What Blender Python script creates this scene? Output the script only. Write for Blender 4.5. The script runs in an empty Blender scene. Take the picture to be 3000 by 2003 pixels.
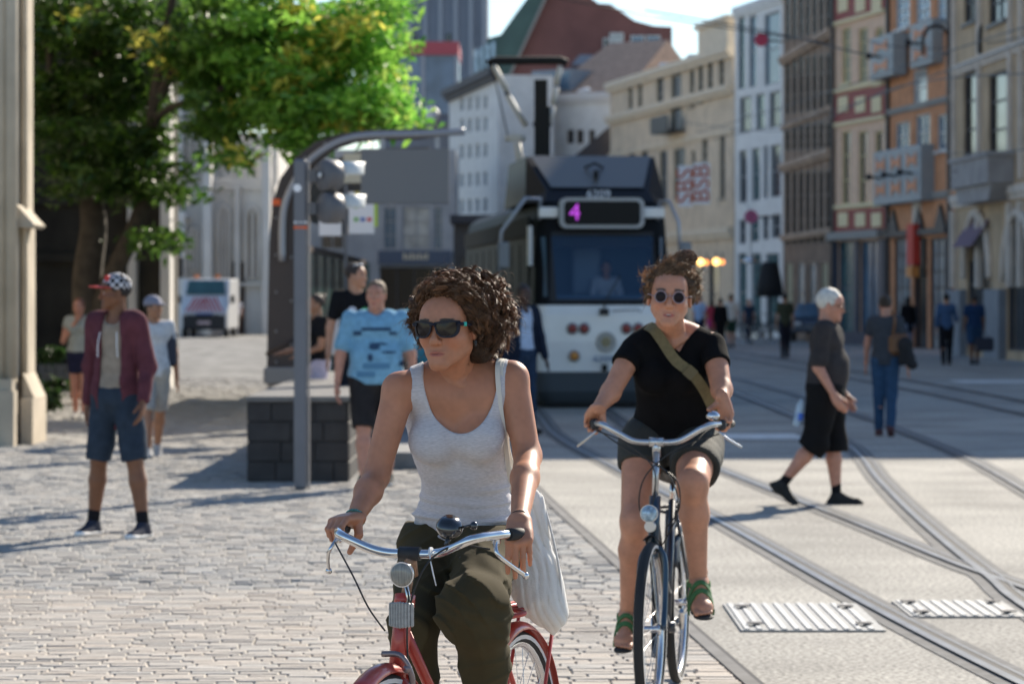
import bpy, math, random
import numpy as np
from mathutils import Vector, Matrix
R = math.radians
sc = bpy.context.scene
COL = sc.collection
random.seed(7)

# ------------------------------------------------------------ camera, sky, sun, exposure
F = 6848.0                     # focal length in units of the 2348-wide photograph (105 mm lens)
CX, HY, EYE = 1174.0, 683.0, 1.66
cd = bpy.data.cameras.new('camera'); cam = bpy.data.objects.new('camera', cd); COL.objects.link(cam)
cam.location = (0, 0, EYE); cam.rotation_euler = (R(90), 0, 0)
cd.lens = 105; cd.sensor_width = 36; cd.shift_y = -101 / 2348
cd.clip_start = .1; cd.clip_end = 3000
cd.dof.use_dof = True; cd.dof.focus_distance = 8.35; cd.dof.aperture_fstop = 6.0; cd.dof.aperture_blades = 0
sc.camera = cam
SUN_AZ, SUN_EL = R(29), R(32)      # ahead of the camera, to the right
sd = Vector((math.sin(SUN_AZ) * math.cos(SUN_EL), math.cos(SUN_AZ) * math.cos(SUN_EL), math.sin(SUN_EL)))
w = bpy.data.worlds.new('World'); sc.world = w; w.use_nodes = True
nt = w.node_tree; nt.nodes.clear()
bg = nt.nodes.new('ShaderNodeBackground'); sky = nt.nodes.new('ShaderNodeTexSky'); wo = nt.nodes.new('ShaderNodeOutputWorld')
sky.sky_type = 'NISHITA'; sky.sun_disc = False; sky.sun_elevation = SUN_EL; sky.sun_rotation = SUN_AZ
sky.air_density = 1.0; sky.dust_density = .15; sky.ozone_density = 3.0
bg.inputs['Strength'].default_value = .10
nt.links.new(sky.outputs[0], bg.inputs['Color']); nt.links.new(bg.outputs[0], wo.inputs[0])
sl = bpy.data.lights.new('sun', 'SUN'); so = bpy.data.objects.new('sun', sl); COL.objects.link(so)
sl.energy = 5.0; sl.angle = R(.5); sl.color = (1, .90, .75)
so.rotation_euler = sd.to_track_quat('Z', 'Y').to_euler()
sc.view_settings.view_transform = 'Standard'; sc.view_settings.look = 'None'
sc.view_settings.exposure = 0.76; sc.view_settings.gamma = 1
sc.cycles.use_denoising = True
sc.cycles.max_bounces = 6; sc.cycles.transparent_max_bounces = 16

def P(x, y, Z):
    """point seen at (x,y) of the photograph, Z metres ahead"""
    return Vector(((x - CX) / F * Z, Z, EYE - (y - HY) / F * Z))

# ------------------------------------------------------------ materials
MATS = {}
def M(name, col=(.5, .5, .5), rough=.6, metal=0., var=.0, vs=6., bump=0., bs=60., spec=.5, trans=0., emit=0., alpha=1., sheen=0., sss=0., stretch=None, attr=None, coat=0., transl=0.):
    if name in MATS: return MATS[name]
    m = bpy.data.materials.new(name); m.use_nodes = True; MATS[name] = m
    n = m.node_tree.nodes; l = m.node_tree.links; b = n['Principled BSDF']
    b.inputs['Base Color'].default_value = (*col, 1); b.inputs['Roughness'].default_value = rough
    b.inputs['Metallic'].default_value = metal; b.inputs['Specular IOR Level'].default_value = spec
    b.inputs['Transmission Weight'].default_value = trans
    b.inputs['Coat Weight'].default_value = coat
    if sheen: b.inputs['Sheen Weight'].default_value = sheen
    if sss:
        b.inputs['Subsurface Weight'].default_value = sss; b.inputs['Subsurface Radius'].default_value = (.02, .008, .004); b.inputs['Subsurface Scale'].default_value = .6
    if alpha < 1: b.inputs['Alpha'].default_value = alpha
    if emit:
        b.inputs['Emission Color'].default_value = (*col, 1); b.inputs['Emission Strength'].default_value = emit
    tc = n.new('ShaderNodeTexCoord'); vec = tc.outputs['Object']
    if stretch:
        mp = n.new('ShaderNodeMapping'); mp.inputs['Scale'].default_value = stretch; l.new(vec, mp.inputs[0]); vec = mp.outputs[0]
    cur = None
    if attr:
        a = n.new('ShaderNodeAttribute'); a.attribute_name = attr; cur = a.outputs['Color']
    if var:
        t = n.new('ShaderNodeTexNoise'); t.inputs['Scale'].default_value = vs; t.inputs['Detail'].default_value = 6; l.new(vec, t.inputs['Vector'])
        mr = n.new('ShaderNodeMapRange'); mr.inputs[1].default_value = .3; mr.inputs[2].default_value = .7
        mr.inputs[3].default_value = 1 - var; mr.inputs[4].default_value = 1 + var; l.new(t.outputs['Fac'], mr.inputs[0])
        mx = n.new('ShaderNodeVectorMath'); mx.operation = 'SCALE'
        if cur: l.new(cur, mx.inputs[0])
        else: mx.inputs[0].default_value = col
        l.new(mr.outputs[0], mx.inputs['Scale']); cur = mx.outputs[0]
    if cur: l.new(cur, b.inputs['Base Color'])
    if bump:
        t = n.new('ShaderNodeTexNoise'); t.inputs['Scale'].default_value = bs; t.inputs['Detail'].default_value = 4; l.new(vec, t.inputs['Vector'])
        bp = n.new('ShaderNodeBump'); bp.inputs['Strength'].default_value = bump; bp.inputs['Distance'].default_value = .01
        l.new(t.outputs['Fac'], bp.inputs['Height']); l.new(bp.outputs[0], b.inputs['Normal'])
    if transl:
        tr = n.new('ShaderNodeBsdfTranslucent'); ms = n.new('ShaderNodeMixShader'); ms.inputs[0].default_value = transl
        if cur: l.new(cur, tr.inputs[0])
        else: tr.inputs[0].default_value = (*col, 1)
        out = n['Material Output']; l.new(b.outputs[0], ms.inputs[1]); l.new(tr.outputs[0], ms.inputs[2]); l.new(ms.outputs[0], out.inputs[0])
    return m

# ------------------------------------------------------------ objects
def tag(o, label=None, cat=None, group=None, kind=None):
    if label: o['label'] = label
    if cat: o['category'] = cat
    if group: o['group'] = group
    if kind: o['kind'] = kind
    return o
def empty(name, loc, rz=0., label=None, cat=None, group=None):
    o = bpy.data.objects.new(name, None); COL.objects.link(o); o.location = loc; o.rotation_euler = (0, 0, rz)
    o.empty_display_size = .1
    return tag(o, label, cat, group)
def kids(o): return [c for c in COL.objects if c.parent == o]
def copy_tree(o, parent=None):
    c = o.copy(); COL.objects.link(c)
    if parent: c.parent = parent
    for ch in kids(o): copy_tree(ch, c)
    return c
def new_obj(name, me, parent=None, world=False):
    """world=True: the mesh is in world coordinates; move it so that the origin is the parent's"""
    o = bpy.data.objects.new(name, me); COL.objects.link(o)
    if parent is not None:
        o.parent = parent
        if world:
            p = parent; off = Vector((0, 0, 0))
            while p: off += p.location; p = p.parent
            me.transform(Matrix.Translation(-off))
    return o
def np_mesh(name, V, Fq, mats, smooth=True, midx=None, color=None):
    """V (n,3); Fq list/array of equal-sized faces"""
    me = bpy.data.meshes.new(name); V = np.asarray(V, np.float32); Fq = np.asarray(Fq, np.int32)
    k = Fq.shape[1]
    me.vertices.add(len(V)); me.vertices.foreach_set('co', V.ravel())
    me.loops.add(Fq.size); me.loops.foreach_set('vertex_index', Fq.ravel())
    me.polygons.add(len(Fq)); me.polygons.foreach_set('loop_start', np.arange(len(Fq), dtype=np.int32) * k)
    me.polygons.foreach_set('use_smooth', np.full(len(Fq), smooth))
    if midx is not None: me.polygons.foreach_set('material_index', np.asarray(midx, np.int32))
    me.update(calc_edges=True)
    for m in (mats if isinstance(mats, (list, tuple)) else [mats]): me.materials.append(m)
    if color is not None:
        a = me.color_attributes.new('tint', 'FLOAT_COLOR', 'POINT'); c = np.ones((len(V), 4), np.float32); c[:, :3] = color
        a.data.foreach_set('color', c.ravel())
    return me

class MB:
    """collects simple shapes into one mesh"""
    def __init__(s): s.v = []; s.f = []; s.m = []; s.sm = []
    def add(s, v, f, mi=0, smooth=False):
        b = len(s.v); s.v += [tuple(p) for p in v]; s.f += [tuple(i + b for i in q) for q in f]; s.m += [mi] * len(f); s.sm += [smooth] * len(f); return s
    def box(s, c, d, rot=None, mi=0, bev=0.):
        x, y, z = d[0] / 2, d[1] / 2, d[2] / 2
        if bev:
            b = min(bev, x * .9, y * .9, z * .9); v = []
            for sx in (-1, 1):
                for sy in (-1, 1):
                    for sz in (-1, 1): v += [(sx * x, sy * (y - b), sz * (z - b)), (sx * (x - b), sy * y, sz * (z - b)), (sx * (x - b), sy * (y - b), sz * z)]
            import itertools
            I = lambda a, bb, cc, k: ((a > 0) * 4 + (bb > 0) * 2 + (cc > 0)) * 3 + k
            f = []
            for a in (-1, 1):
                f.append([I(a, -1, -1, 0), I(a, 1, -1, 0), I(a, 1, 1, 0), I(a, -1, 1, 0)][::a])
                f.append([I(-1, a, -1, 1), I(-1, a, 1, 1), I(1, a, 1, 1), I(1, a, -1, 1)][::a])
                f.append([I(-1, -1, a, 2), I(1, -1, a, 2), I(1, 1, a, 2), I(-1, 1, a, 2)][::a])
            for a in (-1, 1):
                for bb in (-1, 1):
                    q = a * bb
                    f.append([I(a, bb, -1, 0), I(a, bb, -1, 1), I(a, bb, 1, 1), I(a, bb, 1, 0)][::q])
                    f.append([I(a, -1, bb, 0), I(a, 1, bb, 0), I(a, 1, bb, 2), I(a, -1, bb, 2)][::q])
                    f.append([I(-1, a, bb, 1), I(-1, a, bb, 2), I(1, a, bb, 2), I(1, a, bb, 1)][::q])
                    for cc in (-1, 1): f.append([I(a, bb, cc, 0), I(a, bb, cc, 1), I(a, bb, cc, 2)][::a * bb * cc])
        else:
            v = [(i * x, j * y, k * z) for i in (-1, 1) for j in (-1, 1) for k in (-1, 1)]
            f = [(0, 1, 3, 2), (4, 6, 7, 5), (0, 4, 5, 1), (2, 3, 7, 6), (0, 2, 6, 4), (1, 5, 7, 3)]
        if rot is not None:
            v = [rot @ Vector(p) for p in v]
        return s.add([(p[0] + c[0], p[1] + c[1], p[2] + c[2]) for p in v], f, mi)
    def b2(s, lo, hi, mi=0, bev=0.):
        return s.box([(a + b) / 2 for a, b in zip(lo, hi)], [b - a for a, b in zip(lo, hi)], mi=mi, bev=bev)
    def tube(s, path, r, n=10, closed=False, mi=0, cap=True, flat=1., up=None):
        path = [Vector(p) for p in path]; N = len(path); rr = r if isinstance(r, (list, tuple)) else [r] * N
        prev = None; v = []
        for i, p in enumerate(path):
            a = path[(i - 1) % N] if (closed or i) else p; b = path[(i + 1) % N] if (closed or i < N - 1) else p
            t = (b - a).normalized()
            if prev is None:
                u = (up or Vector((0, 0, 1))); u = u if abs(t.dot(u)) < .95 else Vector((1, 0, 0)); e = t.cross(u).normalized()
            else: e = (prev - t * prev.dot(t)).normalized()
            prev = e; g = t.cross(e)
            for k in range(n):
                an = 2 * math.pi * k / n; v.append(p + (e * math.cos(an) + g * math.sin(an) * flat) * rr[i])
        f = []
        for i in range(N if closed else N - 1):
            j = (i + 1) % N
            for k in range(n): f.append((i * n + k, i * n + (k + 1) % n, j * n + (k + 1) % n, j * n + k))
        s.add(v, f, mi, True)
        if cap and not closed:
            b = len(s.v) - len(v)
            s.f += [tuple(b + k for k in range(n))[::-1], tuple(b + (N - 1) * n + k for k in range(n))]; s.m += [mi] * 2; s.sm += [False] * 2
        return s
    def lathe(s, prof, c, ax=(0, 0, 1), n=20, mi=0):
        ax = Vector(ax).normalized(); e = ax.orthogonal().normalized(); g = ax.cross(e); c = Vector(c); v = []
        for (r, h) in prof:
            for k in range(n):
                an = 2 * math.pi * k / n; v.append(c + ax * h + (e * math.cos(an) + g * math.sin(an)) * max(r, 1e-4))
        f = [(i * n + k, i * n + (k + 1) % n, (i + 1) * n + (k + 1) % n, (i + 1) * n + k) for i in range(len(prof) - 1) for k in range(n)]
        s.add(v, f, mi, True)
        b = len(s.v) - len(v); s.f += [tuple(b + k for k in range(n))[::-1], tuple(b + (len(prof) - 1) * n + k for k in range(n))]; s.m += [mi] * 2; s.sm += [False] * 2
        return s
    def ball(s, c, r, n=12, mi=0, sc3=(1, 1, 1)):
        m = n // 2; v = []; c = Vector(c)
        for i in range(m + 1):
            th = math.pi * i / m
            for k in range(n):
                ph = 2 * math.pi * k / n; v.append(c + Vector((math.sin(th) * math.cos(ph) * sc3[0], math.sin(th) * math.sin(ph) * sc3[1], math.cos(th) * sc3[2])) * r)
        return s.add(v, [(i * n + k, (i + 1) * n + k, (i + 1) * n + (k + 1) % n, i * n + (k + 1) % n) for i in range(m) for k in range(n)], mi, True)
    def prism(s, poly, a, b, axis='y', mi=0):
        """poly 2D (counterclockwise), extruded from a to b along axis"""
        def q(p, h): return {'y': (p[0], h, p[1]), 'x': (h, p[0], p[1]), 'z': (p[0], p[1], h)}[axis]
        n = len(poly); v = [q(p, a) for p in poly] + [q(p, b) for p in poly]
        return s.add(v, [tuple(range(n)), tuple(range(2 * n - 1, n - 1, -1))] + [(i, i + n, (i + 1) % n + n, (i + 1) % n) for i in range(n)], mi)
    def xf(s, mat): s.v = [tuple(mat @ Vector(p)) for p in s.v]; return s
    def build(s, name, mats, parent=None, world=False, bevel=0.):
        me = bpy.data.meshes.new(name); me.from_pydata(s.v, [], s.f); me.polygons.foreach_set('material_index', s.m); me.polygons.foreach_set('use_smooth', s.sm)
        for m in (mats if isinstance(mats, (list, tuple)) else [mats]): me.materials.append(m)
        me.update()
        o = new_obj(name, me, parent, world)
        if bevel:
            b = o.modifiers.new('bevel', 'BEVEL'); b.width = bevel; b.segments = 2; b.limit_method = 'ANGLE'
        return o
def set_origin(o, loc):
    o.data.transform(Matrix.Translation(-Vector(loc))); o.location = loc; return o
def spline(pts, n=8, closed=False):
    pts = [Vector(p) for p in pts]; N = len(pts); out = []
    for i in range(N if closed else N - 1):
        if closed: a, b, c, d = pts[i - 1], pts[i], pts[(i + 1) % N], pts[(i + 2) % N]
        else: a, b, c, d = pts[max(i - 1, 0)], pts[i], pts[i + 1], pts[min(i + 2, N - 1)]
        for k in range(n):
            t = k / n; out.append(.5 * ((2 * b) + (c - a) * t + (2 * a - 5 * b + 4 * c - d) * t * t + (3 * b - a - 3 * c + d) * t ** 3))
    if not closed: out.append(pts[-1])
    return out
def text(name, s, size, mat, parent, mtx, depth=.004, world=False, sx=1.):
    cu = bpy.data.curves.new(name, 'FONT'); cu.body = s; cu.size = size; cu.extrude = depth; cu.align_x = 'CENTER'; cu.align_y = 'CENTER'
    o = bpy.data.objects.new(name, cu); COL.objects.link(o)
    me = bpy.data.meshes.new_from_object(o.evaluated_get(bpy.context.evaluated_depsgraph_get())); bpy.data.objects.remove(o)
    me.transform(mtx @ Matrix.Diagonal((sx, 1, 1, 1))); me.materials.clear(); me.materials.append(mat)
    return new_obj(name, me, parent, world)
def face_cam(loc, rz=0.):   # text plane standing upright, readable from -Y
    return Matrix.Translation(loc) @ Matrix.Rotation(rz, 4, 'Z') @ Matrix.Rotation(R(90), 4, 'X')

# ------------------------------------------------------------ implicit surfaces (bodies, clothes)
def V3(p): return np.array([p[0], p[1], p[2]], np.float32)
def cone(a, b, r1, r2=None, k=.02, n=None, q=1.): return ('c', V3(a), V3(b), r1, r1 if r2 is None else r2, k, None if n is None else V3(n), q)
def ell(c, r, rot=None, k=.02): return ('e', V3(c), V3(r), np.eye(3, dtype=np.float32) if rot is None else np.array(rot, np.float32), k)
def cut(prim): return ('s', prim)
def grow(prims, d):
    out = []
    for p in prims:
        if p[0] == 'c': out.append(p[:3] + (p[3] + d, p[4] + d) + p[5:])
        elif p[0] == 'e': out.append(('e', p[1], p[2] + d, p[3], p[4]))
    return out
def pbox(p):
    if p[0] == 's': return pbox(p[1])
    if p[0] == 'f': return p[2], p[3]
    if p[0] == 'c':
        r = max(p[3], p[4]) / (1. if p[7] <= 1 else 1 / p[7]); return np.minimum(p[1], p[2]) - r, np.maximum(p[1], p[2]) + r
    r = float(max(p[2])); return p[1] - r, p[1] + r
def pdist(p, X, Y, Z):
    if p[0] == 'f': return p[1](X, Y, Z)
    if p[0] == 'c':
        _, a, b, r1, r2, k, n, q = p
        x, y, z = X - a[0], Y - a[1], Z - a[2]; d = b - a; L = float(d @ d) + 1e-12
        if n is not None:
            t0 = np.clip((x * d[0] + y * d[1] + z * d[2]) / L, 0, 1)
            x, y, z = x - t0 * d[0], y - t0 * d[1], z - t0 * d[2]
            s = (x * n[0] + y * n[1] + z * n[2]) * (1 / q - 1); x, y, z = x + n[0] * s, y + n[1] * s, z + n[2] * s
            return (np.sqrt(x * x + y * y + z * z) - (r1 + (r2 - r1) * t0)) * min(q, 1)
        t = np.clip((x * d[0] + y * d[1] + z * d[2]) / L, 0, 1)
        x, y, z = x - t * d[0], y - t * d[1], z - t * d[2]
        return np.sqrt(x * x + y * y + z * z) - (r1 + (r2 - r1) * t)
    _, c, r, Rm, k = p
    x, y, z = X - c[0], Y - c[1], Z - c[2]
    u = (Rm[0, 0] * x + Rm[0, 1] * y + Rm[0, 2] * z) / r[0]; v = (Rm[1, 0] * x + Rm[1, 1] * y + Rm[1, 2] * z) / r[1]; w_ = (Rm[2, 0] * x + Rm[2, 1] * y + Rm[2, 2] * z) / r[2]
    k0 = np.sqrt(u * u + v * v + w_ * w_) + 1e-9; k1 = np.sqrt((u / r[0]) ** 2 + (v / r[1]) ** 2 + (w_ / r[2]) ** 2) + 1e-9
    return k0 * (k0 - 1) / k1
def surf(prims, h, disp=None, smooth=1):
    """surface nets over the blended primitives -> (verts, quads)"""
    bx = [pbox(p) for p in prims if p[0] != 's']
    lo = np.min([b[0] for b in bx], 0) - 4 * h; hi = np.max([b[1] for b in bx], 0) + 4 * h
    n = np.ceil((hi - lo) / h).astype(int) + 1
    ax = [(lo[i] + h * np.arange(n[i])).astype(np.float32) for i in range(3)]
    A = np.full(n, 1., np.float32)
    for p in prims:
        sub = p[0] == 's'; q = p[1] if sub else p; k = q[5] if q[0] == 'c' else (q[4])
        b0, b1 = pbox(q); m = k + 3 * h
        i0 = np.clip(np.floor((b0 - m - lo) / h).astype(int), 0, n - 1); i1 = np.clip(np.ceil((b1 + m - lo) / h).astype(int) + 1, 1, n)
        if (i1 <= i0).any(): continue
        X = ax[0][i0[0]:i1[0], None, None]; Y = ax[1][None, i0[1]:i1[1], None]; Z = ax[2][None, None, i0[2]:i1[2]]
        d = pdist(q, X, Y, Z); S = A[i0[0]:i1[0], i0[1]:i1[1], i0[2]:i1[2]]
        d = np.broadcast_to(d, S.shape)
        if sub:
            hh = np.maximum(k - np.abs(S + d), 0) / max(k, 1e-6); S[...] = np.maximum(S, -d) + hh * hh * k / 4
        else:
            hh = np.maximum(k - np.abs(S - d), 0) / max(k, 1e-6); S[...] = np.minimum(S, d) - hh * hh * k / 4
    if disp is not None:
        I = np.where(np.abs(A) < 4 * h); A[I] += disp(ax[0][I[0]], ax[1][I[1]], ax[2][I[2]])
    s = A < 0
    c = [s[i:n[0] - 1 + i, j:n[1] - 1 + j, k:n[2] - 1 + k] for i in (0, 1) for j in (0, 1) for k in (0, 1)]
    al = c[0].copy(); an = c[0].copy()
    for q in c[1:]: al &= q; an |= q
    act = an & ~al; I = np.array(np.where(act)).T
    idx = np.full(act.shape, -1, np.int32); idx[act] = np.arange(len(I))
    corner = np.array([(i, j, k) for i in (0, 1) for j in (0, 1) for k in (0, 1)])
    v = np.stack([A[I[:, 0] + q[0], I[:, 1] + q[1], I[:, 2] + q[2]] for q in corner], 1)
    acc = np.zeros((len(I), 3), np.float32); cnt = np.zeros(len(I), np.float32)
    for a in range(8):
        for b in range(a + 1, 8):
            dd = corner[b] - corner[a]
            if abs(dd).sum() != 1: continue
            m = (v[:, a] < 0) != (v[:, b] < 0); t = np.where(m, v[:, a] / np.where(m, v[:, a] - v[:, b], 1), 0)
            acc += m[:, None] * (corner[a] + t[:, None] * dd); cnt += m
    V = lo + h * (I + acc / cnt[:, None])
    Q = []
    for axn in range(3):
        sl0 = [slice(1, n[i] - 1) for i in range(3)]; sl0[axn] = slice(0, n[axn] - 1)
        sl1 = list(sl0); sl1[axn] = slice(1, n[axn])
        a, b = s[tuple(sl0)], s[tuple(sl1)]; E = np.array(np.where(a != b)).T
        if not len(E): continue
        fl = a[E[:, 0], E[:, 1], E[:, 2]]
        E = E + np.array([0 if i == axn else 1 for i in range(3)])
        o1, o2 = [(1, 2), (2, 0), (0, 1)][axn]
        e1 = np.zeros(3, int); e1[o1] = 1; e2 = np.zeros(3, int); e2[o2] = 1
        g = lambda e: idx[e[:, 0], e[:, 1], e[:, 2]]
        q = np.stack([g(E - e1 - e2), g(E - e2), g(E), g(E - e1)], 1)
        q[~fl] = q[~fl][:, ::-1]; Q.append(q)
    Q = np.concatenate(Q); Q = Q[(Q >= 0).all(1)]
    for _ in range(smooth):
        S = np.zeros_like(V); C = np.zeros(len(V), np.float32)
        for i in range(4):
            for j in (1, 3):
                np.add.at(S, Q[:, i], V[Q[:, (i + j) % 4]]); np.add.at(C, Q[:, i], 1)
        V = V * .45 + .55 * S / np.maximum(C, 1)[:, None]
    return V.astype(np.float32), Q
def join(parts):
    V = []; Q = []; b = 0
    for v, q in parts: V.append(v); Q.append(q + b); b += len(v)
    return np.concatenate(V), np.concatenate(Q)
_rs = np.random.RandomState(3)
_NG = _rs.rand(32, 32, 32).astype(np.float32) - .5
def noise(x, y, z, f):
    x, y, z = x * f, y * f, z * f; i, j, k = np.floor(x).astype(int), np.floor(y).astype(int), np.floor(z).astype(int)
    u, v, w_ = x - i, y - j, z - k; u, v, w_ = u * u * (3 - 2 * u), v * v * (3 - 2 * v), w_ * w_ * (3 - 2 * w_); r = 0
    for a in (0, 1):
        for b in (0, 1):
            for c in (0, 1): r = r + _NG[(i + a) % 32, (j + b) % 32, (k + c) % 32] * (u if a else 1 - u) * (v if b else 1 - v) * (w_ if c else 1 - w_)
    return r
def sdf_obj(name, prims, h, mats, parent=None, disp=None, smooth=1, color=None, extra=None, world=True):
    v, q = surf(prims, h, disp, smooth)
    if extra: v, q = join([(v, q)] + extra)
    return new_obj(name, np_mesh(name, v, q, mats, True, color=color(v) if callable(color) else color), parent, world)
# ============================================================ SETTING: ground, road, rails
def curve_x(pts, z):
    pts = sorted(pts)
    for (a, xa), (b, xb) in zip(pts, pts[1:]):
        if z <= b: return xa + (xb - xa) * (z - a) / (b - a)
    return pts[-1][1]
EDGE = [(5, 1.55), (12.85, 1.05), (14.8, .92), (23.6, .365), (36, -.35), (45, -.85), (60, -1.2), (90, -1.6), (200, -2)]   # pavement / road boundary
g = MB(); g.add([(-900, -60, -.06), (900, -60, -.06), (900, 2500, -.06), (-900, 2500, -.06)], [(0, 1, 2, 3)])
gm = M('paving_far', (.30, .29, .28), .9, var=.15, vs=.8)
tag(g.build('ground', gm), kind='structure')

def road_mat():
    m = M('road_concrete', (.40, .39, .38), .92); n = m.node_tree.nodes; l = m.node_tree.links; b = n['Principled BSDF']
    tc = n.new('ShaderNodeTexCoord')
    t1 = n.new('ShaderNodeTexNoise'); t1.inputs['Scale'].default_value = 38; t1.inputs['Detail'].default_value = 5
    t2 = n.new('ShaderNodeTexNoise'); t2.inputs['Scale'].default_value = .7; t2.inputs['Detail'].default_value = 5
    t3 = n.new('ShaderNodeTexVoronoi'); t3.inputs['Scale'].default_value = 60
    for t in (t1, t2, t3): l.new(tc.outputs['Object'], t.inputs['Vector'])
    r1 = n.new('ShaderNodeValToRGB'); r1.color_ramp.elements[0].position = .3; r1.color_ramp.elements[0].color = (.13, .125, .115, 1); r1.color_ramp.elements[1].position = .66; r1.color_ramp.elements[1].color = (.52, .495, .45, 1)
    l.new(t1.outputs['Fac'], r1.inputs[0])
    r2 = n.new('ShaderNodeValToRGB'); r2.color_ramp.elements[0].position = .3; r2.color_ramp.elements[0].color = (.66, .66, .66, 1); r2.color_ramp.elements[1].position = .65; r2.color_ramp.elements[1].color = (1.1, 1.1, 1.08, 1)
    l.new(t2.outputs['Fac'], r2.inputs[0])
    mx = n.new('ShaderNodeMix'); mx.data_type = 'RGBA'; mx.blend_type = 'MULTIPLY'; mx.inputs['Factor'].default_value = 1
    l.new(r1.outputs[0], mx.inputs[6]); l.new(r2.outputs[0], mx.inputs[7]); l.new(mx.outputs[2], b.inputs['Base Color'])
    bp = n.new('ShaderNodeBump'); bp.inputs['Strength'].default_value = .5; bp.inputs['Distance'].default_value = .006
    l.new(t3.outputs['Distance'], bp.inputs['Height']); l.new(bp.outputs[0], b.inputs['Normal'])
    return m
zs = [5 + i * 1.0 for i in range(196)]
g = MB(); v = []
for z in zs: v += [(curve_x(EDGE, z), z, 0), (30, z, 0)]
g.add(v, [(2 * i, 2 * i + 1, 2 * i + 3, 2 * i + 2) for i in range(len(zs) - 1)])
tag(g.build('road', road_mat()), kind='structure')
# kerb strip between setts and road
g = MB(); v = []
for z in zs:
    x = curve_x(EDGE, z); v += [(x - .05, z, -.02), (x - .05, z, .006), (x + .012, z, .006), (x + .012, z, -.02)]
g.add(v, [(4 * i + j, 4 * i + j + 1, 4 * i + j + 5, 4 * i + j + 4)[::-1] for i in range(len(zs) - 1) for j in range(3)])
tag(g.build('kerb', M('kerb_stone', (.17, .165, .16), .95, var=.2, vs=4)), kind='structure')
g = MB(); v = []
for z in zs:
    x = curve_x(EDGE, z); v += [(x + .012, z, .004), (x + .035, z, .004)]
g.add(v, [(2 * i, 2 * i + 1, 2 * i + 3, 2 * i + 2) for i in range(len(zs) - 1)])
tag(g.build('kerb_joint', M('joint_dirt', (.04, .04, .045), .9)), kind='structure')

# setts, each one real geometry near the camera
def setts(name, z0, z1, x0, dz, lx, mat, seed, jit, rough_h):
    rs = np.random.RandomState(seed); C = []; z = z0; row = 0
    while z < z1:
        d = dz * rs.uniform(.85, 1.15); xm = curve_x(EDGE, z + d / 2) - .05; x = xm
        while x > x0(z):
            L = lx * rs.uniform(.75, 1.3)
            if x - L < x0(z) - .3: pass
            C.append((x - L, z, L, d)); x -= L
        z += d; row += 1
    C = np.array(C, np.float32); n = len(C); gap = .0010 + rs.rand(n) * .0014
    gy = gap * 2.6; X0, Y0, X1, Y1 = C[:, 0] + gap, C[:, 1] + gy, C[:, 0] + C[:, 2] - gap, C[:, 1] + C[:, 3] - gy
    h = rs.randn(n) * rough_h; tx = rs.randn(n) * rough_h * .6; ty = rs.randn(n) * rough_h * .6
    b = .005; V = np.zeros((n, 12, 3), np.float32)
    for k, (i, o, zz) in enumerate(((0, 0, -.035), (0, .35, -.007), (1, 1, 0))):
        bb = b * (0 if k == 0 else (.35 if k == 1 else 1.3))
        for c, (sx, sy) in enumerate(((-1, -1), (1, -1), (1, 1), (-1, 1))):
            jx = rs.randn(n) * jit; jy = rs.randn(n) * jit
            V[:, k * 4 + c, 0] = (X0 + bb if sx < 0 else X1 - bb) + (jx if k else 0)
            V[:, k * 4 + c, 1] = (Y0 + bb if sy < 0 else Y1 - bb) + (jy if k else 0)
            V[:, k * 4 + c, 2] = zz + (0 if k == 0 else h + tx * sx + ty * sy)
    q = []
    for k in (0, 1):
        for c in range(4): q.append((k * 4 + c, k * 4 + (c + 1) % 4, k * 4 + 4 + (c + 1) % 4, k * 4 + 4 + c))
    q.append((8, 9, 10, 11)); q = np.array(q)
    Q = (q[None] + (np.arange(n) * 12)[:, None, None]).reshape(-1, 4)
    tone = (1 + rs.randn(n) * .075)[:, None] * np.ones((n, 3)); hue = rs.randn(n) * .022
    tone[:, 0] += hue; tone[:, 2] -= hue
    base = mat[1]; col = np.repeat(np.clip(tone * base, .02, .9), 12, 0)
    me = np_mesh(name, V.reshape(-1, 3), Q, mat[0], False, color=col)
    return tag(new_obj(name, me), kind='structure')
SM = M('sett_stone', (.3, .3, .3), .85, attr='tint', var=.10, vs=22, bump=.5, bs=70)
left = lambda z: -(z * .1765) - 2.4
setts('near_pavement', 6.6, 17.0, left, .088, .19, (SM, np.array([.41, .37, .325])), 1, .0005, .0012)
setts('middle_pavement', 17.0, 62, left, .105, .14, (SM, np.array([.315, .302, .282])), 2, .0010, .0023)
g = MB(); g.add([(-40, 5, -.010), (1.4, 5, -.010), (-.2, 33, -.010), (-.6, 62, -.010), (-40, 62, -.010)], [(0, 1, 2, 3, 4)])
tag(g.build('sett_bed', M('sett_bed', (.15, .135, .115), .95, var=.3, vs=20)), kind='structure')
g = MB(); v = []
for z in range(62, 240, 2): v += [(-40, z, -.006), (curve_x(EDGE, z) - .1, z, -.006)]
g.add(v, [(2 * i, 2 * i + 1, 2 * i + 3, 2 * i + 2) for i in range(len(v) // 2 - 1)])
tag(g.build('far_pavement', M('far_setts', (.17, .166, .158), .9, var=.5, vs=1.6, stretch=(1, .22, 1))), kind='structure')  # stretched noise: sett texture, with patches of shade painted in

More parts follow.
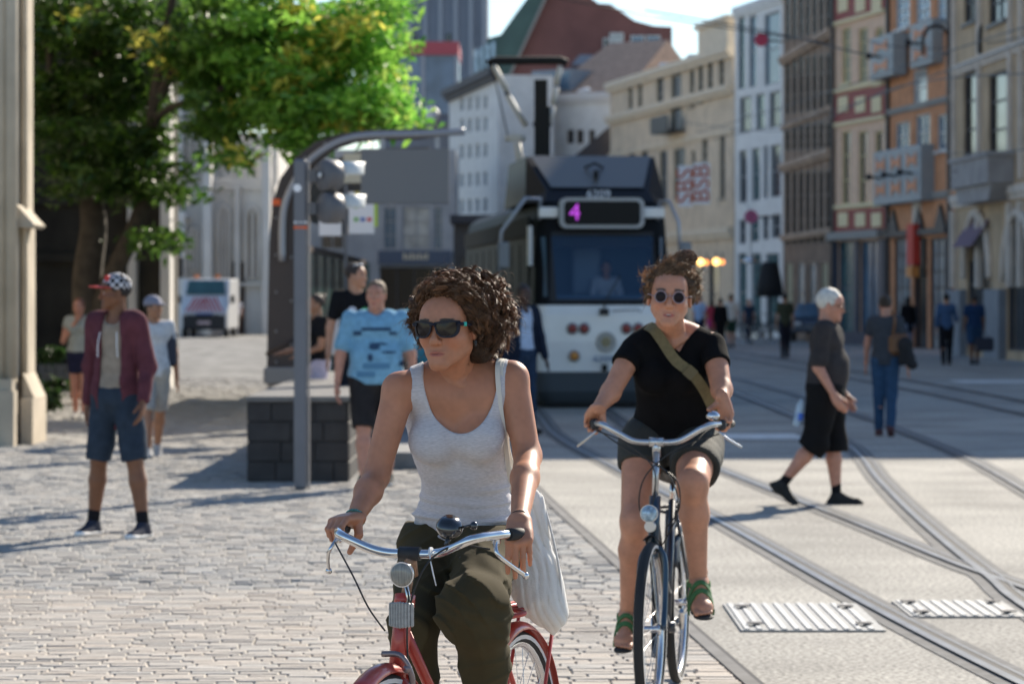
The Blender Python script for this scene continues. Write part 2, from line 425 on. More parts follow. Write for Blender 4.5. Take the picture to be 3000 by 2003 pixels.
# tram rails
rail_steel = M('rail_steel', (.15, .16, .175), .42, .8, var=.25, vs=3)
rail_dark = M('rail_groove', (.03, .03, .032), .8)
rail_bed = M('rail_bed', (.13, .13, .13), .9, var=.3, vs=8)
RK = [0]
def rail(pts, bed=.125):
    RK[0] += 1; e_ = .0012 * RK[0]
    pts = spline([(x, z, 0) for z, x in sorted(pts)], 6)
    def strip(a, b, h, mat_i, mb):
        v = []
        for i, p in enumerate(pts):
            t = (pts[min(i + 1, len(pts) - 1)] - pts[max(i - 1, 0)]).normalized(); nrm = Vector((t.y, -t.x, 0))
            v += [p + nrm * a + Vector((0, 0, h)), p + nrm * b + Vector((0, 0, h))]
        mb.add(v, [(2 * i, 2 * i + 1, 2 * i + 3, 2 * i + 2) for i in range(len(pts) - 1)], mat_i)
    mb = MB(); strip(-bed, bed, .004 + e_ * .4, 2, mb); strip(-.048, -.0, .014 + e_, 0, mb); strip(.0, .042, .010 + e_, 1, mb); strip(.042, .058, .014 + e_, 0, mb)
    return tag(mb.build('tram_rail', [rail_steel, rail_dark, rail_bed]), kind='structure')
RA = [(8, 2.75), (10.5, 2.45), (12.85, 2.2), (16.2, 1.93), (22.9, 1.5), (29, 1.02), (36, .55), (44, .35), (70, -.4)]
RB = [(8, 3.9), (12.85, 3.3), (17.1, 2.93), (18.7, 2.77), (22, 2.54), (27.5, 2.11), (33, 1.72), (38, 1.5), (44, 1.38), (70, .7)]
RC = [(8, 2.95), (12.85, 2.75), (16.2, 2.77), (17.6, 2.84), (19.6, 2.92), (23.1, 3.1), (27.5, 3.38), (31, 3.65), (34.3, 3.82), (42, 3.95), (60, 3.7), (100, 2.2)]
RD = [(12, 3.6), (17, 3.85), (21, 4.1), (25.3, 4.4), (31.1, 4.72), (37.3, 4.85), (44, 4.9), (60, 4.65), (100, 3.3)]
for r_ in (RA, RB, RC, RD): rail(r_)
for r_ in ([(z, x + 2.35) for z, x in RD], [(z, x + 3.3) for z, x in RD]): rail(r_, .09)

# steel grates in the road
def grate(x0, x1, z0, z1, name, label, dx):
    o = empty(name, (x0, z0, 0), label=label, cat='grate', group='steel access grates by the rails')
    mb = MB(); L = z1 - z0
    mb.b2((0, 0, .004), (x1 - x0, L, .010)); mb.build('plate', M('galvanised', (.30, .305, .305), .7, .2, var=.2, vs=30), o)
    mb = MB(); n = int((x1 - x0) / .062)
    for i in range(n):
        x = .02 + i * .062; mb.b2((x, .02, .012), (x + .026, L - .02, .016))
    mb.build('ribs', M('galvanised_rib', (.46, .465, .46), .6, .2, var=.1, vs=40), o)
    for a in (.12, .88):
        for b in (.15, .8): mb = MB(); mb.b2(((x1 - x0) * a - .04, L * b - .03, .0225), ((x1 - x0) * a + .04, L * b + .05, .027)); mb.build('lift_lug', M('dark_hole', (.04, .04, .05), .7), o)
    return o
grate(1.14, 1.86, 14.85, 16.15, 'road_grate', 'wide ribbed steel grate between the kerb and the nearest rail', 0)
grate(2.07, 2.67, 15.5, 16.3, 'road_grate', 'small ribbed steel grate between the two near rails', 0)
# painted crossing marks in the shade
for (x, y, wd, ln, lab) in ((2310, 878, .9, 1.9, 'right edge'), (1740, 1007, .55, 1.4, 'behind')):
    p = P(x, y, 0); s_ = (y - HY) / EYE; Z = F / s_; X = (x - CX) / s_
    mb = MB(); mb.add([(X - wd, Z, .004), (X + wd, Z, .004), (X + wd, Z + ln, .004), (X - wd, Z + ln, .004)], [(0, 1, 2, 3)])
    tag(mb.build('road_marking', M('road_paint', (.62, .62, .6), .7, var=.2, vs=5)), kind='structure')

# ============================================================ BUILDINGS
def wall_holes(mb, W, H, ops, mi=0, z0=0., rec=.14):
    us = sorted({0., W} | {o[0] for o in ops} | {o[2] for o in ops}); zs = sorted({z0, H} | {o[1] for o in ops} | {o[3] for o in ops})
    us = [u for u in us if 0 <= u <= W]; zs = [z for z in zs if z0 <= z <= H]
    for a, b in zip(us, us[1:]):
        for c, d in zip(zs, zs[1:]):
            m = ((a + b) / 2, (c + d) / 2)
            if any(o[0] < m[0] < o[2] and o[1] < m[1] < o[3] for o in ops): continue
            mb.add([(a, 0, c), (b, 0, c), (b, 0, d), (a, 0, d)], [(0, 1, 2, 3)], mi)
    for o in ops:
        a, c, b, d = o[:4]; t = rec
        a, b = max(a, 0), min(b, W); c = max(c, z0)
        for q in ([(a, 0, c), (a, 0, d), (a, t, d), (a, t, c)], [(b, 0, c), (b, t, c), (b, t, d), (b, 0, d)], [(a, 0, d), (b, 0, d), (b, t, d), (a, t, d)], [(a, 0, c), (a, t, c), (b, t, c), (b, 0, c)]):
            mb.add(q, [(0, 1, 2, 3)], mi)
GLASS = {}
def glass(kind):
    d = {'dark': (.025, .035, .045), 'blue': (.10, .17, .24), 'cream': (.30, .29, .19), 'teal': (.05, .12, .13), 'sky': (.35, .5, .62), 'pale': (.4, .42, .42), 'black': (.008, .009, .011)}
    c = d[kind]
    return M('glass_' + kind, c, .12 if kind != 'cream' else .5, 0, var=.25, vs=1.5, spec=.6)
class Facade:
    def __init__(s, name, label, xl, Zl, xr, Zr, H, wall, depth=8., ground=0., ext=None, cat='building', group=None):
        s.A = Vector(((xl - CX) / F * Zl, Zl, ground)); s.B = Vector(((xr - CX) / F * Zr, Zr, ground))
        if ext: s.B = Vector((ext[0], ext[1], ground))
        d = s.B - s.A; s.W = d.length; s.d = d / s.W; s.rz = math.atan2(d.y, d.x); s.H = H; s.wall = wall; s.depth = depth; s.rec = .14
        s.o = empty(name, s.A, s.rz, label, cat, group); s.ops = []; s.wins = []
    def u(s, x):
        q = (x - CX) / F; return (q * s.A.y - s.A.x) / (s.d.x - q * s.d.y)
    def uz(s, x, y):
        u = s.u(x); Z = s.A.y + u * s.d.y; return u, EYE + (HY - y) / F * Z - s.A.z
    def rect(s, x0, y0, x1, y1):
        u0 = s.u(x0); u1 = s.u(x1); um = .5 * (u0 + u1); Z = s.A.y + um * s.d.y
        return u0, EYE + (HY - y1) / F * Z - s.A.z, u1, EYE + (HY - y0) / F * Z - s.A.z
    def win(s, x0, y0, x1, y1, g='dark', bars=(1, 2), fc=None, arch=False, sill=True, uz=None):
        r_ = uz or s.rect(x0, y0, x1, y1); s.wins.append((r_, g, bars, fc, arch, sill))
    def done(s, roof=None, parapet=True, cornice=None, trim=None):
        ops = [wn[0] for wn in s.wins]
        mb = MB(); wall_holes(mb, s.W, s.H, ops, rec=s.rec)
        W, H, D = s.W, s.H, s.depth
        mb.add([(0, 0, 0), (0, D, 0), (0, D, H), (0, 0, H)], [(0, 3, 2, 1)][::1]); mb.add([(W, 0, 0), (W, D, 0), (W, D, H), (W, 0, H)], [(0, 1, 2, 3)])
        mb.add([(0, D, 0), (W, D, 0), (W, D, H), (0, D, H)], [(0, 3, 2, 1)]); mb.add([(0, 0, H), (W, 0, H), (W, D, H), (0, D, H)], [(0, 1, 2, 3)])
        for wn in s.wins:                      # arch spandrels
            if wn[4]:
                a, c, b, d = wn[0]; r = (b - a) / 2; m = (a + b) / 2; N = 10
                for i in range(N):
                    t0, t1 = math.pi * i / N, math.pi * (i + 1) / N
                    p0 = (m - r * math.cos(t0), d - r + r * math.sin(t0)); p1 = (m - r * math.cos(t1), d - r + r * math.sin(t1))
                    mb.add([(p0[0], 0, p0[1]), (p1[0], 0, p1[1]), (p1[0], 0, d), (p0[0], 0, d)], [(0, 1, 2, 3)])
                    mb.add([(p0[0], 0, p0[1]), (p1[0], 0, p1[1]), (p1[0], s.rec, p1[1]), (p0[0], s.rec, p0[1])], [(0, 3, 2, 1)])
        mb.build('wall', s.wall, s.o)
        for (r_, gk, bars, fc, arch, sill) in s.wins[:95]:
            a, c, b, d = r_; f = .07; fm = M('window_frame_' + (fc[0] if fc else 'white'), fc[1] if fc else (.6, .6, .58), .5)
            mb = MB(); y = s.rec - .075
            mb.b2((a, y, c), (a + f, y + .06, d)); mb.b2((b - f, y, c), (b, y + .06, d)); mb.b2((a + f, y, c), (b - f, y + .06, c + f)); mb.b2((a + f, y, d - f), (b - f, y + .06, d))
            for i in range(1, bars[0] + 1):
                if bars[0] < 1: break
                xx = a + (b - a) * i / (bars[0] + 1); mb.b2((xx - .025, y + .01, c + f), (xx + .025, y + .05, d - f))
            for i in range(1, bars[1] + 1):
                zz = c + (d - c) * i / (bars[1] + 1); mb.b2((a + f, y + .015, zz - .022), (b - f, y + .045, zz + .022))
            if sill: mb.b2((a - .06, -.09, c - .1), (b + .06, y - .003, c - .002))
            wo_ = mb.build('window', fm, s.o)
            mb = MB(); mb.b2((a + .01, y + .061, c + .01), (b - .01, y + .072, d - .01)); mb.build('pane', glass(gk), wo_)
        if cornice:
            for (z, h, dp, m) in cornice:
                mb = MB(); mb.b2((-.02, -dp, z), (s.W + .02, -.003, z + h)); mb.b2((-.02, -dp * .6, z - h * .7), (s.W + .02, -.004, z - .003)); mb.build('cornice', m, s.o)
        return s.o

# --- right-hand row -------------------------------------------------------
ochre = M('ochre_stone', (.52, .39, .25), .85, var=.22, vs=1.2, bump=.3, bs=9)
pale = M('pale_stone', (.64, .57, .49), .8, var=.15, vs=2, bump=.3, bs=12)
plinth = M('blue_stone', (.20, .225, .255), .7, var=.12, vs=2)
fb = Facade('stone_house', 'ochre and pale stone house with balcony and round arches at the right edge', 2188, 88, 2348, 80, 20.8, ochre, 14, ext=(14.4, 59.6))  # height and out-of-view near end shaped to cast the road's shade edge
for (x0, x1) in ((2209, 2238), (2266, 2308), (2365, 2395), (2425, 2470)):
    fb.win(x0, 165, x1, 362, 'black', (0, 2), ('iron', (.05, .05, .06)))
    fb.win(x0, -140, x1, 52, 'dark', (1, 3), ('iron', (.05, .05, .06)))
for (x0, x1) in ((2217, 2272), (2308, 2372), (2420, 2490)): fb.win(x0, 497, x1, 806, 'dark', (1, 1), ('iron', (.05, .05, .06)), True, False)
fo = fb.done(cornice=[(fb.uz(2260, 140)[1] + .0, .18, .12, pale), (fb.uz(2260, 455)[1], .22, .16, pale)])
mb = MB()
for x in (2192, 2250, 2322, 2347, 2410): 
    u = fb.u(x); mb.b2((u - .16, -.16, 1.95), (u + .16, -.003, 6.35 if 0 else fb.uz(2260, 458)[1] - .2)); mb.b2((u - .12, -.13, fb.uz(2260, 450)[1] + .3), (u + .12, -.003, 20.6))
mb.build('pilaster', pale, fo)
for (x0, x1) in ((2217, 2272), (2308, 2372)):
    a, c, b, d = fb.rect(x0, 497, x1, 806); m_ = (a + b) / 2; r = (b - a) / 2 + .12; mb = MB()
    mb.tube([(m_ - r, -.06, 2.2)] + [(m_ - r * math.cos(math.pi * i / 12), -.06, d - (b - a) / 2 + r * math.sin(math.pi * i / 12)) for i in range(13)] + [(m_ + r, -.06, 2.2)], .12, 8); mb.build('arch_moulding', pale, fo)
mb = MB(); mb.b2((-.05, -.22, 0), (fb.u(2217) - .02, -.005, 1.9)); mb.build('plinth', plinth, fo); mb = MB(); mb.b2((fb.u(2272) + .02, -.22, 0), (fb.u(2308) - .02, -.005, 1.9)); mb.build('plinth', plinth, fo); mb = MB(); mb.b2((fb.u(2372) + .02, -.22, 0), (fb.W, -.005, 1.9)); mb.build('plinth', plinth, fo)
# balcony
u0, u1 = fb.u(2236) , fb.u(2326); zb0, zb1 = fb.uz(2250, 432)[1], fb.uz(2250, 374)[1]
mb = MB(); mb.b2((u0 + .15, -.72, zb0), (u1, -.005, zb0 + .16)); mb.b2((u0 + .15, -.72, zb0 + .162), (u1, -.58, zb1)); mb.b2((u0 + .15, -.578, zb0 + .162), (u0 + .3, -.005, zb1)); mb.b2((u1 - .15, -.578, zb0 + .162), (u1, -.005, zb1)); mb.b2((u0 + .05, -.78, zb1 + .003), (u1 + .08, -.005, zb1 + .12))
mb.prism([(u0 + .5, zb0 - .45), (u1 - .5, zb0 - .45), (u1 - .1, zb0 - .004), (u0 + .25, zb0 - .004)], -.6, -.006)
mb.build('balcony', M('balcony_stone', (.34, .325, .32), .8, var=.2, vs=2), fo)
mb = MB()
for k in range(3): mb.b2((u0 + .146, -.55 + k * .16, zb0 + .45), (u0 + .149, -.47 + k * .16, zb1 - .2))
for k in range(3): mb.b2((u0 + .45 + k * .22, -.726, zb0 + .45), (u0 + .56 + k * .22, -.7215, zb1 - .2))
mb.build('balcony_slot', M('slot_dark', (.05, .05, .05), .9), fo)
# purple umbrella-like awning in arch
mb = MB(); a, c, b, d = fb.rect(2217, 497, 2272, 806); mb.add([(a + .1, .1, 4.0), (b - .1, .1, 4.0), (b - .3, -.5, 3.1), (a + .3, -.5, 3.1)], [(0, 1, 2, 3)]); mb.build('awning', M('awning_mauve', (.16, .10, .14), .8), fo)

brickO = M('orange_brick', (.60, .28, .14), .85, var=.18, vs=2.5, bump=.2, bs=14)
shopdark = M('shop_black', (.02, .022, .028), .5)
fb = Facade('brick_house', 'orange brick house with dark gabled shop front next to the stone house', 2038, 102.7, 2184, 95, 20, brickO, 12)
for (x0, x1) in ((2052, 2085), (2098, 2132), (2147, 2178)):
    fb.win(x0, 262 if x0 > 2090 else 280, x1, 345, 'blue', (1, 1)); fb.win(x0, -20, x1, 66, 'sky', (1, 3)); fb.win(x0, -260, x1, -150, 'blue', (1, 3))
fb.win(2092, 160, 2126, 240, 'pale', (0, 1))
fb.win(2050, 545, 2088, 812, 'pale', (2, 6), ('iron', (.05, .05, .06)), False, False); fb.win(2094, 545, 2126, 812, 'black', (0, 0), ('iron', (.05, .05, .06)), False, False); fb.win(2132, 545, 2174, 812, 'pale', (2, 6), ('iron', (.05, .05, .06)), False, False)
fo = fb.done(cornice=[(fb.uz(2110, 245)[1], .12, .12, M('grey_trim', (.3, .29, .27), .8)), (fb.uz(2110, 455)[1], .14, .14, M('grey_trim')), (fb.uz(2110, 78)[1], .1, .1, M('grey_trim'))])
mb = MB(); mb.b2((.0, -.12, 0), (.16, -.004, 20)); mb.b2((fb.W - .2, -.14, 0), (fb.W, -.004, 20)); mb.build('downpipe', M('pipe_dark', (.03, .03, .035), .5), fo)
mb = MB(); z_ = fb.uz(2110, 540)[1]; mb.b2((.17, -.2, z_), (fb.W - .22, -.005, z_ + .2))
for x in (2052, 2110, 2160):
    u = fb.u(x); mb.prism([(u - .6, z_ + .21), (u + .6, z_ + .21), (u, z_ + .95)], -.1, -.006)
mb.build('shop_fascia', shopdark, fo)
mb = MB(); u = fb.u(2104); mb.b2((u - .28, -.3, 2.75), (u + .5, -.06, 4.1)); mb.build('hanging_banner', M('red_banner', (.6, .05, .03), .6), fo)
mb = MB(); mb.b2((u - .3, -.32, 2.35), (u + .4, -.06, 2.7)); mb.build('banner_foot', M('orange_banner', (.7, .28, .07), .6), fo)
mb = MB(); u, z_ = fb.uz(2104, 487); mb.b2((u - .5, -.05, z_ - .45), (u + .5, -.003, z_ + .45)); mb.b2((u - .28, -.07, z_ - .25), (u + .28, -.052, z_ + .25)); mb.build('relief_plaque', pale, fo)

redp = M('oxblood_paint', (.28, .045, .04), .6, var=.1, vs=3); cream = M('cream_paint', (.74, .63, .38), .6, var=.08, vs=3); pink = M('salmon_paint', (.72, .49, .34), .65, var=.1, vs=3)
fb = Facade('painted_house', 'narrow house with cream windows and dark red bands above a blue shop', 1915, 108.5, 2032, 103, 20, pink, 12)
for (x0, x1) in ((1930, 1951), (1968, 1990), (2006, 2026)):
    fb.win(x0, 300, x1, 470, 'dark', (0, 2), ('cream', (.62, .53, .30))); fb.win(x0, 64, x1, 192, 'cream', (0, 3), ('cream', (.62, .53, .30))); fb.win(x0, -190, x1, -40, 'cream', (0, 3), ('cream', (.62, .53, .30)))
fb.win(1922, 552, 1963, 770, 'teal', (0, 1), ('navy', (.03, .05, .10)), False, False); fb.win(1972, 552, 2018, 770, 'blue', (1, 0), ('navy', (.03, .05, .10)), False, False)
fo = fb.done()
def band(o, fbx, x0, y0, x1, y1, dp, mat, name):
    a, c, b, d = fbx.rect(x0, y0, x1, y1); mb = MB(); mb.b2((max(a, 0), -dp, c), (min(b, fbx.W), -.004, d)); return mb.build(name, mat, o)
band(fo, fb, 1900, 208, 2040, 280, .05, redp, 'painted_band'); band(fo, fb, 1900, -30, 2040, 42, .05, redp, 'painted_band'); band(fo, fb, 1900, 480, 2040, 528, .05, redp, 'painted_band')
for (y0, y1) in ((222, 258), (-8, 28), (488, 520)):
    for x in (1937, 1977, 2014):
        band(fo, fb, x - 11, y0, x + 11, y1, .09, cream, 'cream_panel')
for y in (203, 282, 474, 45): band(fo, fb, 1900, y - 7, 2040, y + 1, .12, cream, 'cream_ledge')
band(fo, fb, 1900, 530, 2040, 548, .35, M('grey_trim'), 'shop_awning'); 
mb = MB(); mb.b2((0, -.1, 0), (fb.u(1922) - .01, -.004, 3.7)); mb.b2((fb.u(1963) + .01, -.1, 0), (fb.u(1972) - .01, -.004, 3.7)); mb.b2((fb.u(2018) + .01, -.1, 0), (fb.W, -.004, 3.7)); mb.b2((0, -.14, 0), (fb.W, -.101, .45)); mb.build('shop_front', M('navy_paint', (.025, .04, .075), .45), fo)
mb = MB(); mb.b2((.0, -.18, 0), (.12, -.103, 20)); mb.build('downpipe', M('pipe_dark'), fo)

brown = M('brown_stone', (.22, .15, .105), .9, var=.35, vs=1.6, bump=.4, bs=6)
brownl = M('brown_stone_light', (.42, .31, .23), .9, var=.25, vs=2)
fb = Facade('gothic_house', 'dark brown stone facade of narrow upright mullions beside the painted house', 1797, 124, 1912, 110, 20, brown, 12); fb.rec = .04
for j, (y0, y1) in enumerate(((-190, -60), (-30, 84), (128, 258), (282, 345), (392, 560))):
    for i in range(7): 
        x0 = 1803 + i * 15.4; sh = (i - 3) * (-3.5 if y1 < 200 else -1.8 if y1 < 300 else -.6)
        fb.win(x0, y0 + sh, x0 + 8.5, y1 + sh, 'black', (0, 2), ('darkbrown', (.06, .045, .035)), sill=False)
for i in range(4): fb.win(1804 + i * 27, 600, 1820 + i * 27, 745, 'pale' if i % 3 else 'cream', (0, 1), ('brown', (.16, .12, .09)), sill=False)
fo = fb.done(cornice=[(fb.uz(1855, 110)[1], .2, .25, brownl), (fb.uz(1855, 272)[1], .12, .15, brownl), (fb.uz(1855, 370)[1], .2, .25, brownl), (5.0 - .9, .15, .2, brownl)])
mb = MB()
for i in range(8):
    u = fb.u(1800 + i * 15.4); mb.b2((u - .22, -.03, 4.3), (u + .22, -.004, 19.8))
mb.build('mullion', brownl, fo)

greyc = M('pale_concrete', (.74, .75, .74), .75, var=.08, vs=1.5)
fb = Facade('modern_block', 'pale grey modern block with a grid of tall windows, left of the brown facade', 1685, 132, 1795, 125, 14.2, greyc, 12)
for (ys) in ((28, 205), (210, 306), (333, 466), (492, 560)):
    xs = {28: ((1692, 1708), (1717, 1735), (1752, 1788)), 210: ((1695, 1723), (1733, 1754), (1763, 1790)), 333: ((1694, 1712), (1723, 1742), (1750, 1760), (1766, 1790)), 492: ((1694, 1710), (1720, 1740), (1748, 1762), (1768, 1790))}[ys[0]]
    for k, (x0, x1) in enumerate(xs):
        sl_ = (x0 - 1740) * -.18
        fb.win(x0, ys[0] + sl_ + 3, x1, ys[1] + sl_ - 8, 'teal' if (k + ys[0]) % 3 == 1 else 'blue' if ys[0] < 100 else 'dark', (0, 1), ('grey', (.3, .32, .34)), sill=False)
for (x0, x1) in ((1692, 1712), (1722, 1745), (1755, 1786)): fb.win(x0, 580, x1, 762, 'teal', (0, 1), ('grey', (.3, .32, .34)), sill=False)
fo = fb.done(cornice=[(14.2, .25, .15, greyc)])
mb = MB(); mb.b2((.4, 1, 14.45), (fb.W - .3, 1.1, 15.6)); mb.b2((.4, 1.102, 15.5), (fb.W - .3, 6, 15.6)); mb.build('roof_glazing', glass('sky'), fo)

beige = M('beige_stone', (.66, .54, .40), .85, var=.15, vs=1.3, bump=.3, bs=8); beiged = M('beige_trim', (.72, .62, .48), .85, var=.12, vs=3)
fb = Facade('stone_terrace', 'long beige stone terrace with dark narrow windows behind the tram', 1399, 157, 1682, 133, 12.9, beige, 12)
for (x0, y0, x1, y1) in ((1505, 175, 1521, 255), (1538, 170, 1562, 300), (1580, 160, 1592, 245), (1600, 150, 1612, 235), (1622, 140, 1634, 225), (1648, 128, 1660, 215), (1440, 190, 1450, 250), (1462, 185, 1472, 248),
    (1512, 345, 1530, 470), (1545, 340, 1570, 450), (1585, 345, 1594, 450), (1610, 318, 1622, 370), (1650, 310, 1662, 455), (1440, 340, 1455, 430), (1470, 338, 1485, 430), (1415, 345, 1425, 430)):
    fb.win(x0, y0, x1, y1, 'dark', (0, 1), ('stone', (.3, .27, .22)))
for (x0, x1) in ((1560, 1575), (1588, 1608), (1625, 1650), (1530, 1548), (1480, 1500)): fb.win(x0, 592, x1, 760, 'dark', (0, 1), ('iron', (.05, .05, .06)), False, False)
fo = fb.done(cornice=[(fb.uz(1540, 243)[1], .25, .35, beiged), (12.6, .3, .35, beiged), (fb.uz(1540, 335)[1] + .1, .14, .12, beiged), (fb.uz(1620, 540)[1], .3, .3, beiged)])
mb = MB(); a = fb.u(1600); b = fb.u(1668); mb.b2((a, 0, 13.0), (b, 1.2, 14.1)); mb.b2((a - .2, -.15, 14.1), (b + .2, 1.3, 14.35)); mb.build('roof_parapet', beiged, fo)
a, c, b, d = fb.rect(1536, 268, 1568, 306); mb = MB(); mb.b2((a - .3, -.9, c), (b + .3, -.004, c + .1)); mb.b2((a - .3, -.9, c + .102), (b + .3, -.85, d)); mb.build('balcony_rail', M('iron_black', (.03, .03, .035), .5), fo)
# rooftop clutter
for x in (1500, 1545, 1440): MB().lathe([(.35, 0), (.4, .5), (.3, .7)], (fb.u(x), 2, 13.0), n=10).build('roof_vent', M('white_metal', (.7, .7, .7), .5), fo)
# two-panel banner on terrace
Zb = 131; bo = empty('wall_banner', P(1592, 470, Zb), 0, 'white twin wall banner with rust-red upright lettering on the beige terrace', 'banner')
for k, (x0, x1, y0, y1) in enumerate(((1555, 1588, 380, 474), (1590, 1628, 374, 468))):
    a = P(x0, y1, Zb) - bo.location; b = P(x1, y0, Zb) - bo.location; mb = MB(); mb.b2((a.x, 0, a.z), (b.x, .12, b.z)); pn = mb.build('banner_panel', M('banner_white', (.90, .90, .93), .6), bo)
    text('lettering', 'SBS' if k == 0 else 'BSB', 1.05, M('rust_letter', (.55, .10, .02), .6), pn, Matrix.Translation(((a.x + b.x) / 2, -.02, (a.z + b.z) / 2)) @ Matrix.Rotation(R(90), 4, 'X') @ Matrix.Rotation(R(90), 4, 'Z'), sx=1.0)

# --- middle distance and skyline -----------------------------------------
whitep = M('white_render', (.66, .67, .66), .8, var=.1, vs=1.5); slate = M('dark_slate', (.045, .045, .055), .7, var=.2, vs=2)
fb = Facade('white_row_house', 'pale four storey row receding behind the tram shelter panel', 1030, 178, 1143, 160, 13.6, whitep, 3)
for y in (215, 265, 325, 390, 450, 520, 590):
    for i in range(6): 
        x = 1036 + i * 18
        if (i * 7 + y) % 5: fb.win(x, y + (6 - i) * 1.3, x + 9, y + 34 + (6 - i) * 1.3, 'blue', (0, 1), ('white', (.5, .5, .5)), sill=False)
fo = fb.done(cornice=[(13.6, .4, .5, slate)])
fb = Facade('white_gable_house', 'white rendered house under a tiled roof, right behind the pantograph', 1143, 165, 1418, 160, 12.6, whitep, 8)
for r_ in ((1165, 250, 1178, 285), (1300, 298, 1316, 330), (1322, 298, 1338, 330), (1165, 330, 1178, 365), (1175, 470, 1190, 510), (1350, 298, 1364, 330), (1210, 250, 1224, 285)): fb.win(*r_, 'dark', (0, 1), ('brown', (.16, .12, .09)), sill=False)
fo = fb.done(cornice=[(12.4, .3, .3, M('white_trim', (.6, .6, .6), .7))])
W_ = fb.W; mb = MB(); mb.add([(3.0, .1, 12.72), (W_ + .5, .1, 12.72), (W_ - .6, 5.5, 15.9), (3.6, 5.5, 15.9), (3.0, 8, 12.72), (W_ + .5, 8, 12.72)], [(0, 1, 2, 3), (3, 2, 5, 4), (0, 3, 4), (1, 5, 2)]); mb.build('roof', M('clay_tile', (.34, .23, .17), .85, var=.3, vs=4), fo)
mb = MB(); mb.b2((2.0, .4, 12.75), (4.7, 2.4, 14.1)); dm = mb.build('dormer', M('zinc', (.22, .26, .30), .6), fo)
mb = MB(); mb.b2((3.4, .36, 13.0), (4.6, .395, 13.9)); mb.build('dormer_glass', glass('blue'), dm)
mb = MB(); mb.lathe([(.5, 0), (.55, .15), (.1, .3)], (5.6, .6, 12.75), n=12); mb.build('roof_light', M('white_metal'), fo)
# dark gable in front
o = empty('slate_gable_house', P(1385, 683, 150) * Vector((1, 1, 0)) if 0 else Vector((P(1385, 683, 158).x, 158, 0)), 0, 'small house with a steep dark slate gable left of the beige terrace', 'building')
mb = MB(); mb.prism([(-1.9, 0), (1.1, 0), (1.1, 8.6), (-1.9, 8.6)], 0, 5); mb.build('wall', whitep, o)
mb = MB(); mb.prism([(-2.2, 8.61), (1.3, 8.61), (1.2, 10.4), (.5, 10.9)], -.2, 5.2); mb.build('roof', slate, o)
mb = MB(); mb.b2((-1.0, -.05, 6.3), (-.3, -.003, 7.5)); mb.build('window', glass('dark'), o)

def px_prism(name, parent, pts, Z, depth, mat):
    mb = MB(); q = []
    for (x, y) in pts: p = P(x, y, Z) - parent.location; q.append((p.x, p.z))
    y0 = Z - parent.location.y; mb.prism(q, y0, y0 + depth); return mb.build(name, mat, parent)
Zk = 215; o = empty('brick_gable_building', Vector((P(1350, 683, Zk).x, Zk, 0)), 0, 'huge windowless dark red brick gable with a green copper roof edge', 'building')
bk = M('dark_red_brick', (.19, .085, .075), .9, var=.12, vs=.6)
px_prism('wall', o, [(1160, 700), (1545, 700), (1541, 62), (1500, 60), (1455, 48), (1415, 20), (1400, 10), (1372, 8), (1345, -12), (1262, -25), (1160, 190)], Zk, 20, bk)
px_prism('roof', o, [(1090, 150), (1158, 192), (1160, 188), (1260, -25), (1225, -25), (1180, 35), (1148, 80), (1120, 88)], Zk - .5, 19, M('copper_green', (.05, .10, .09), .6, var=.25, vs=.5))
px_prism('attic', o, [(1085, 190), (1157, 192), (1157, 195), (1089, 151), (1085, 105)][::1], Zk + .4, 15, M('zinc'))
for i in range(4):
    px_prism('attic_window', o, [(1088 + i * 13, 168 - i * 6), (1096 + i * 13, 165 - i * 6), (1096 + i * 13, 112 - i * 6), (1088 + i * 13, 116 - i * 6)], Zk - .8, .3, glass('sky'))
for (x0, x1, y0, y1, gk) in ((1383, 1398, 88, 132, 'black'), (1398, 1430, 76, 132, 'pale'), (1446, 1478, 82, 140, 'blue'), (1482, 1514, 82, 140, 'blue')):
    wn = px_prism('window', o, [(x0, y1), (x1, y1), (x1, y0), (x0, y0)], Zk - .25, .2, M('window_frame_white', (.6, .6, .58), .5)); q = px_prism('pane', o, [(x0 + 3, y1 - 3), (x1 - 3, y1 - 3), (x1 - 3, y0 + 3), (x0 + 3, y0 + 3)], Zk - .3, .04, glass(gk)); q.parent = wn
px_prism('coping', o, [(1158, 192), (1163, 192), (1262, -22), (1257, -25)], Zk - .6, .5, M('grey_trim'))
px_prism('roof_slab', o, [(1310, 148), (1430, 150), (1415, 128), (1330, 126)], Zk - 10, 9, M('blue_roof', (.10, .14, .22), .4))

Zt = 330; o = empty('concrete_tower', Vector((P(1000, 683, Zt).x, Zt, 0)), 0, 'tall blue-grey ribbed concrete tower rising behind the tree', 'tower')
tc_ = M('tower_concrete', (.22, .26, .32), .85, var=.12, vs=.15)
px_prism('wall', o, [(880, 690), (1118, 690), (1118, -160), (880, -160)], Zt, 24, tc_)
for x in (900, 935, 970, 1005, 1040, 1075, 1105): px_prism('rib', o, [(x, 600), (x + 9, 600), (x + 9, -160), (x, -160)], Zt - .7, .69, M('tower_rib', (.28, .32, .37), .85))
for x in (945, 1022): px_prism('window', o, [(x, 115), (x + 13, 115), (x + 13, 78), (x, 78)], Zt - .1, .09, glass('dark'))
Zt = 285; o = empty('glass_pavilion', Vector((P(975, 683, Zt).x, Zt, 0)), 0, 'glazed building framed in red below the concrete tower', 'building')
px_prism('wall', o, [(870, 690), (1058, 690), (1058, 262), (870, 262)], Zt + .5, 12, M('slate_blue', (.10, .12, .17), .6))
px_prism('red_band', o, [(870, 126), (1052, 126), (1052, 96), (870, 96)], Zt - .4, 12, M('faded_red', (.38, .07, .09), .6))
px_prism('glazing', o, [(870, 262), (1050, 262), (1050, 126), (870, 126)], Zt, 10, M('glass_hall', (.13, .19, .28), .2, var=.4, vs=.3))
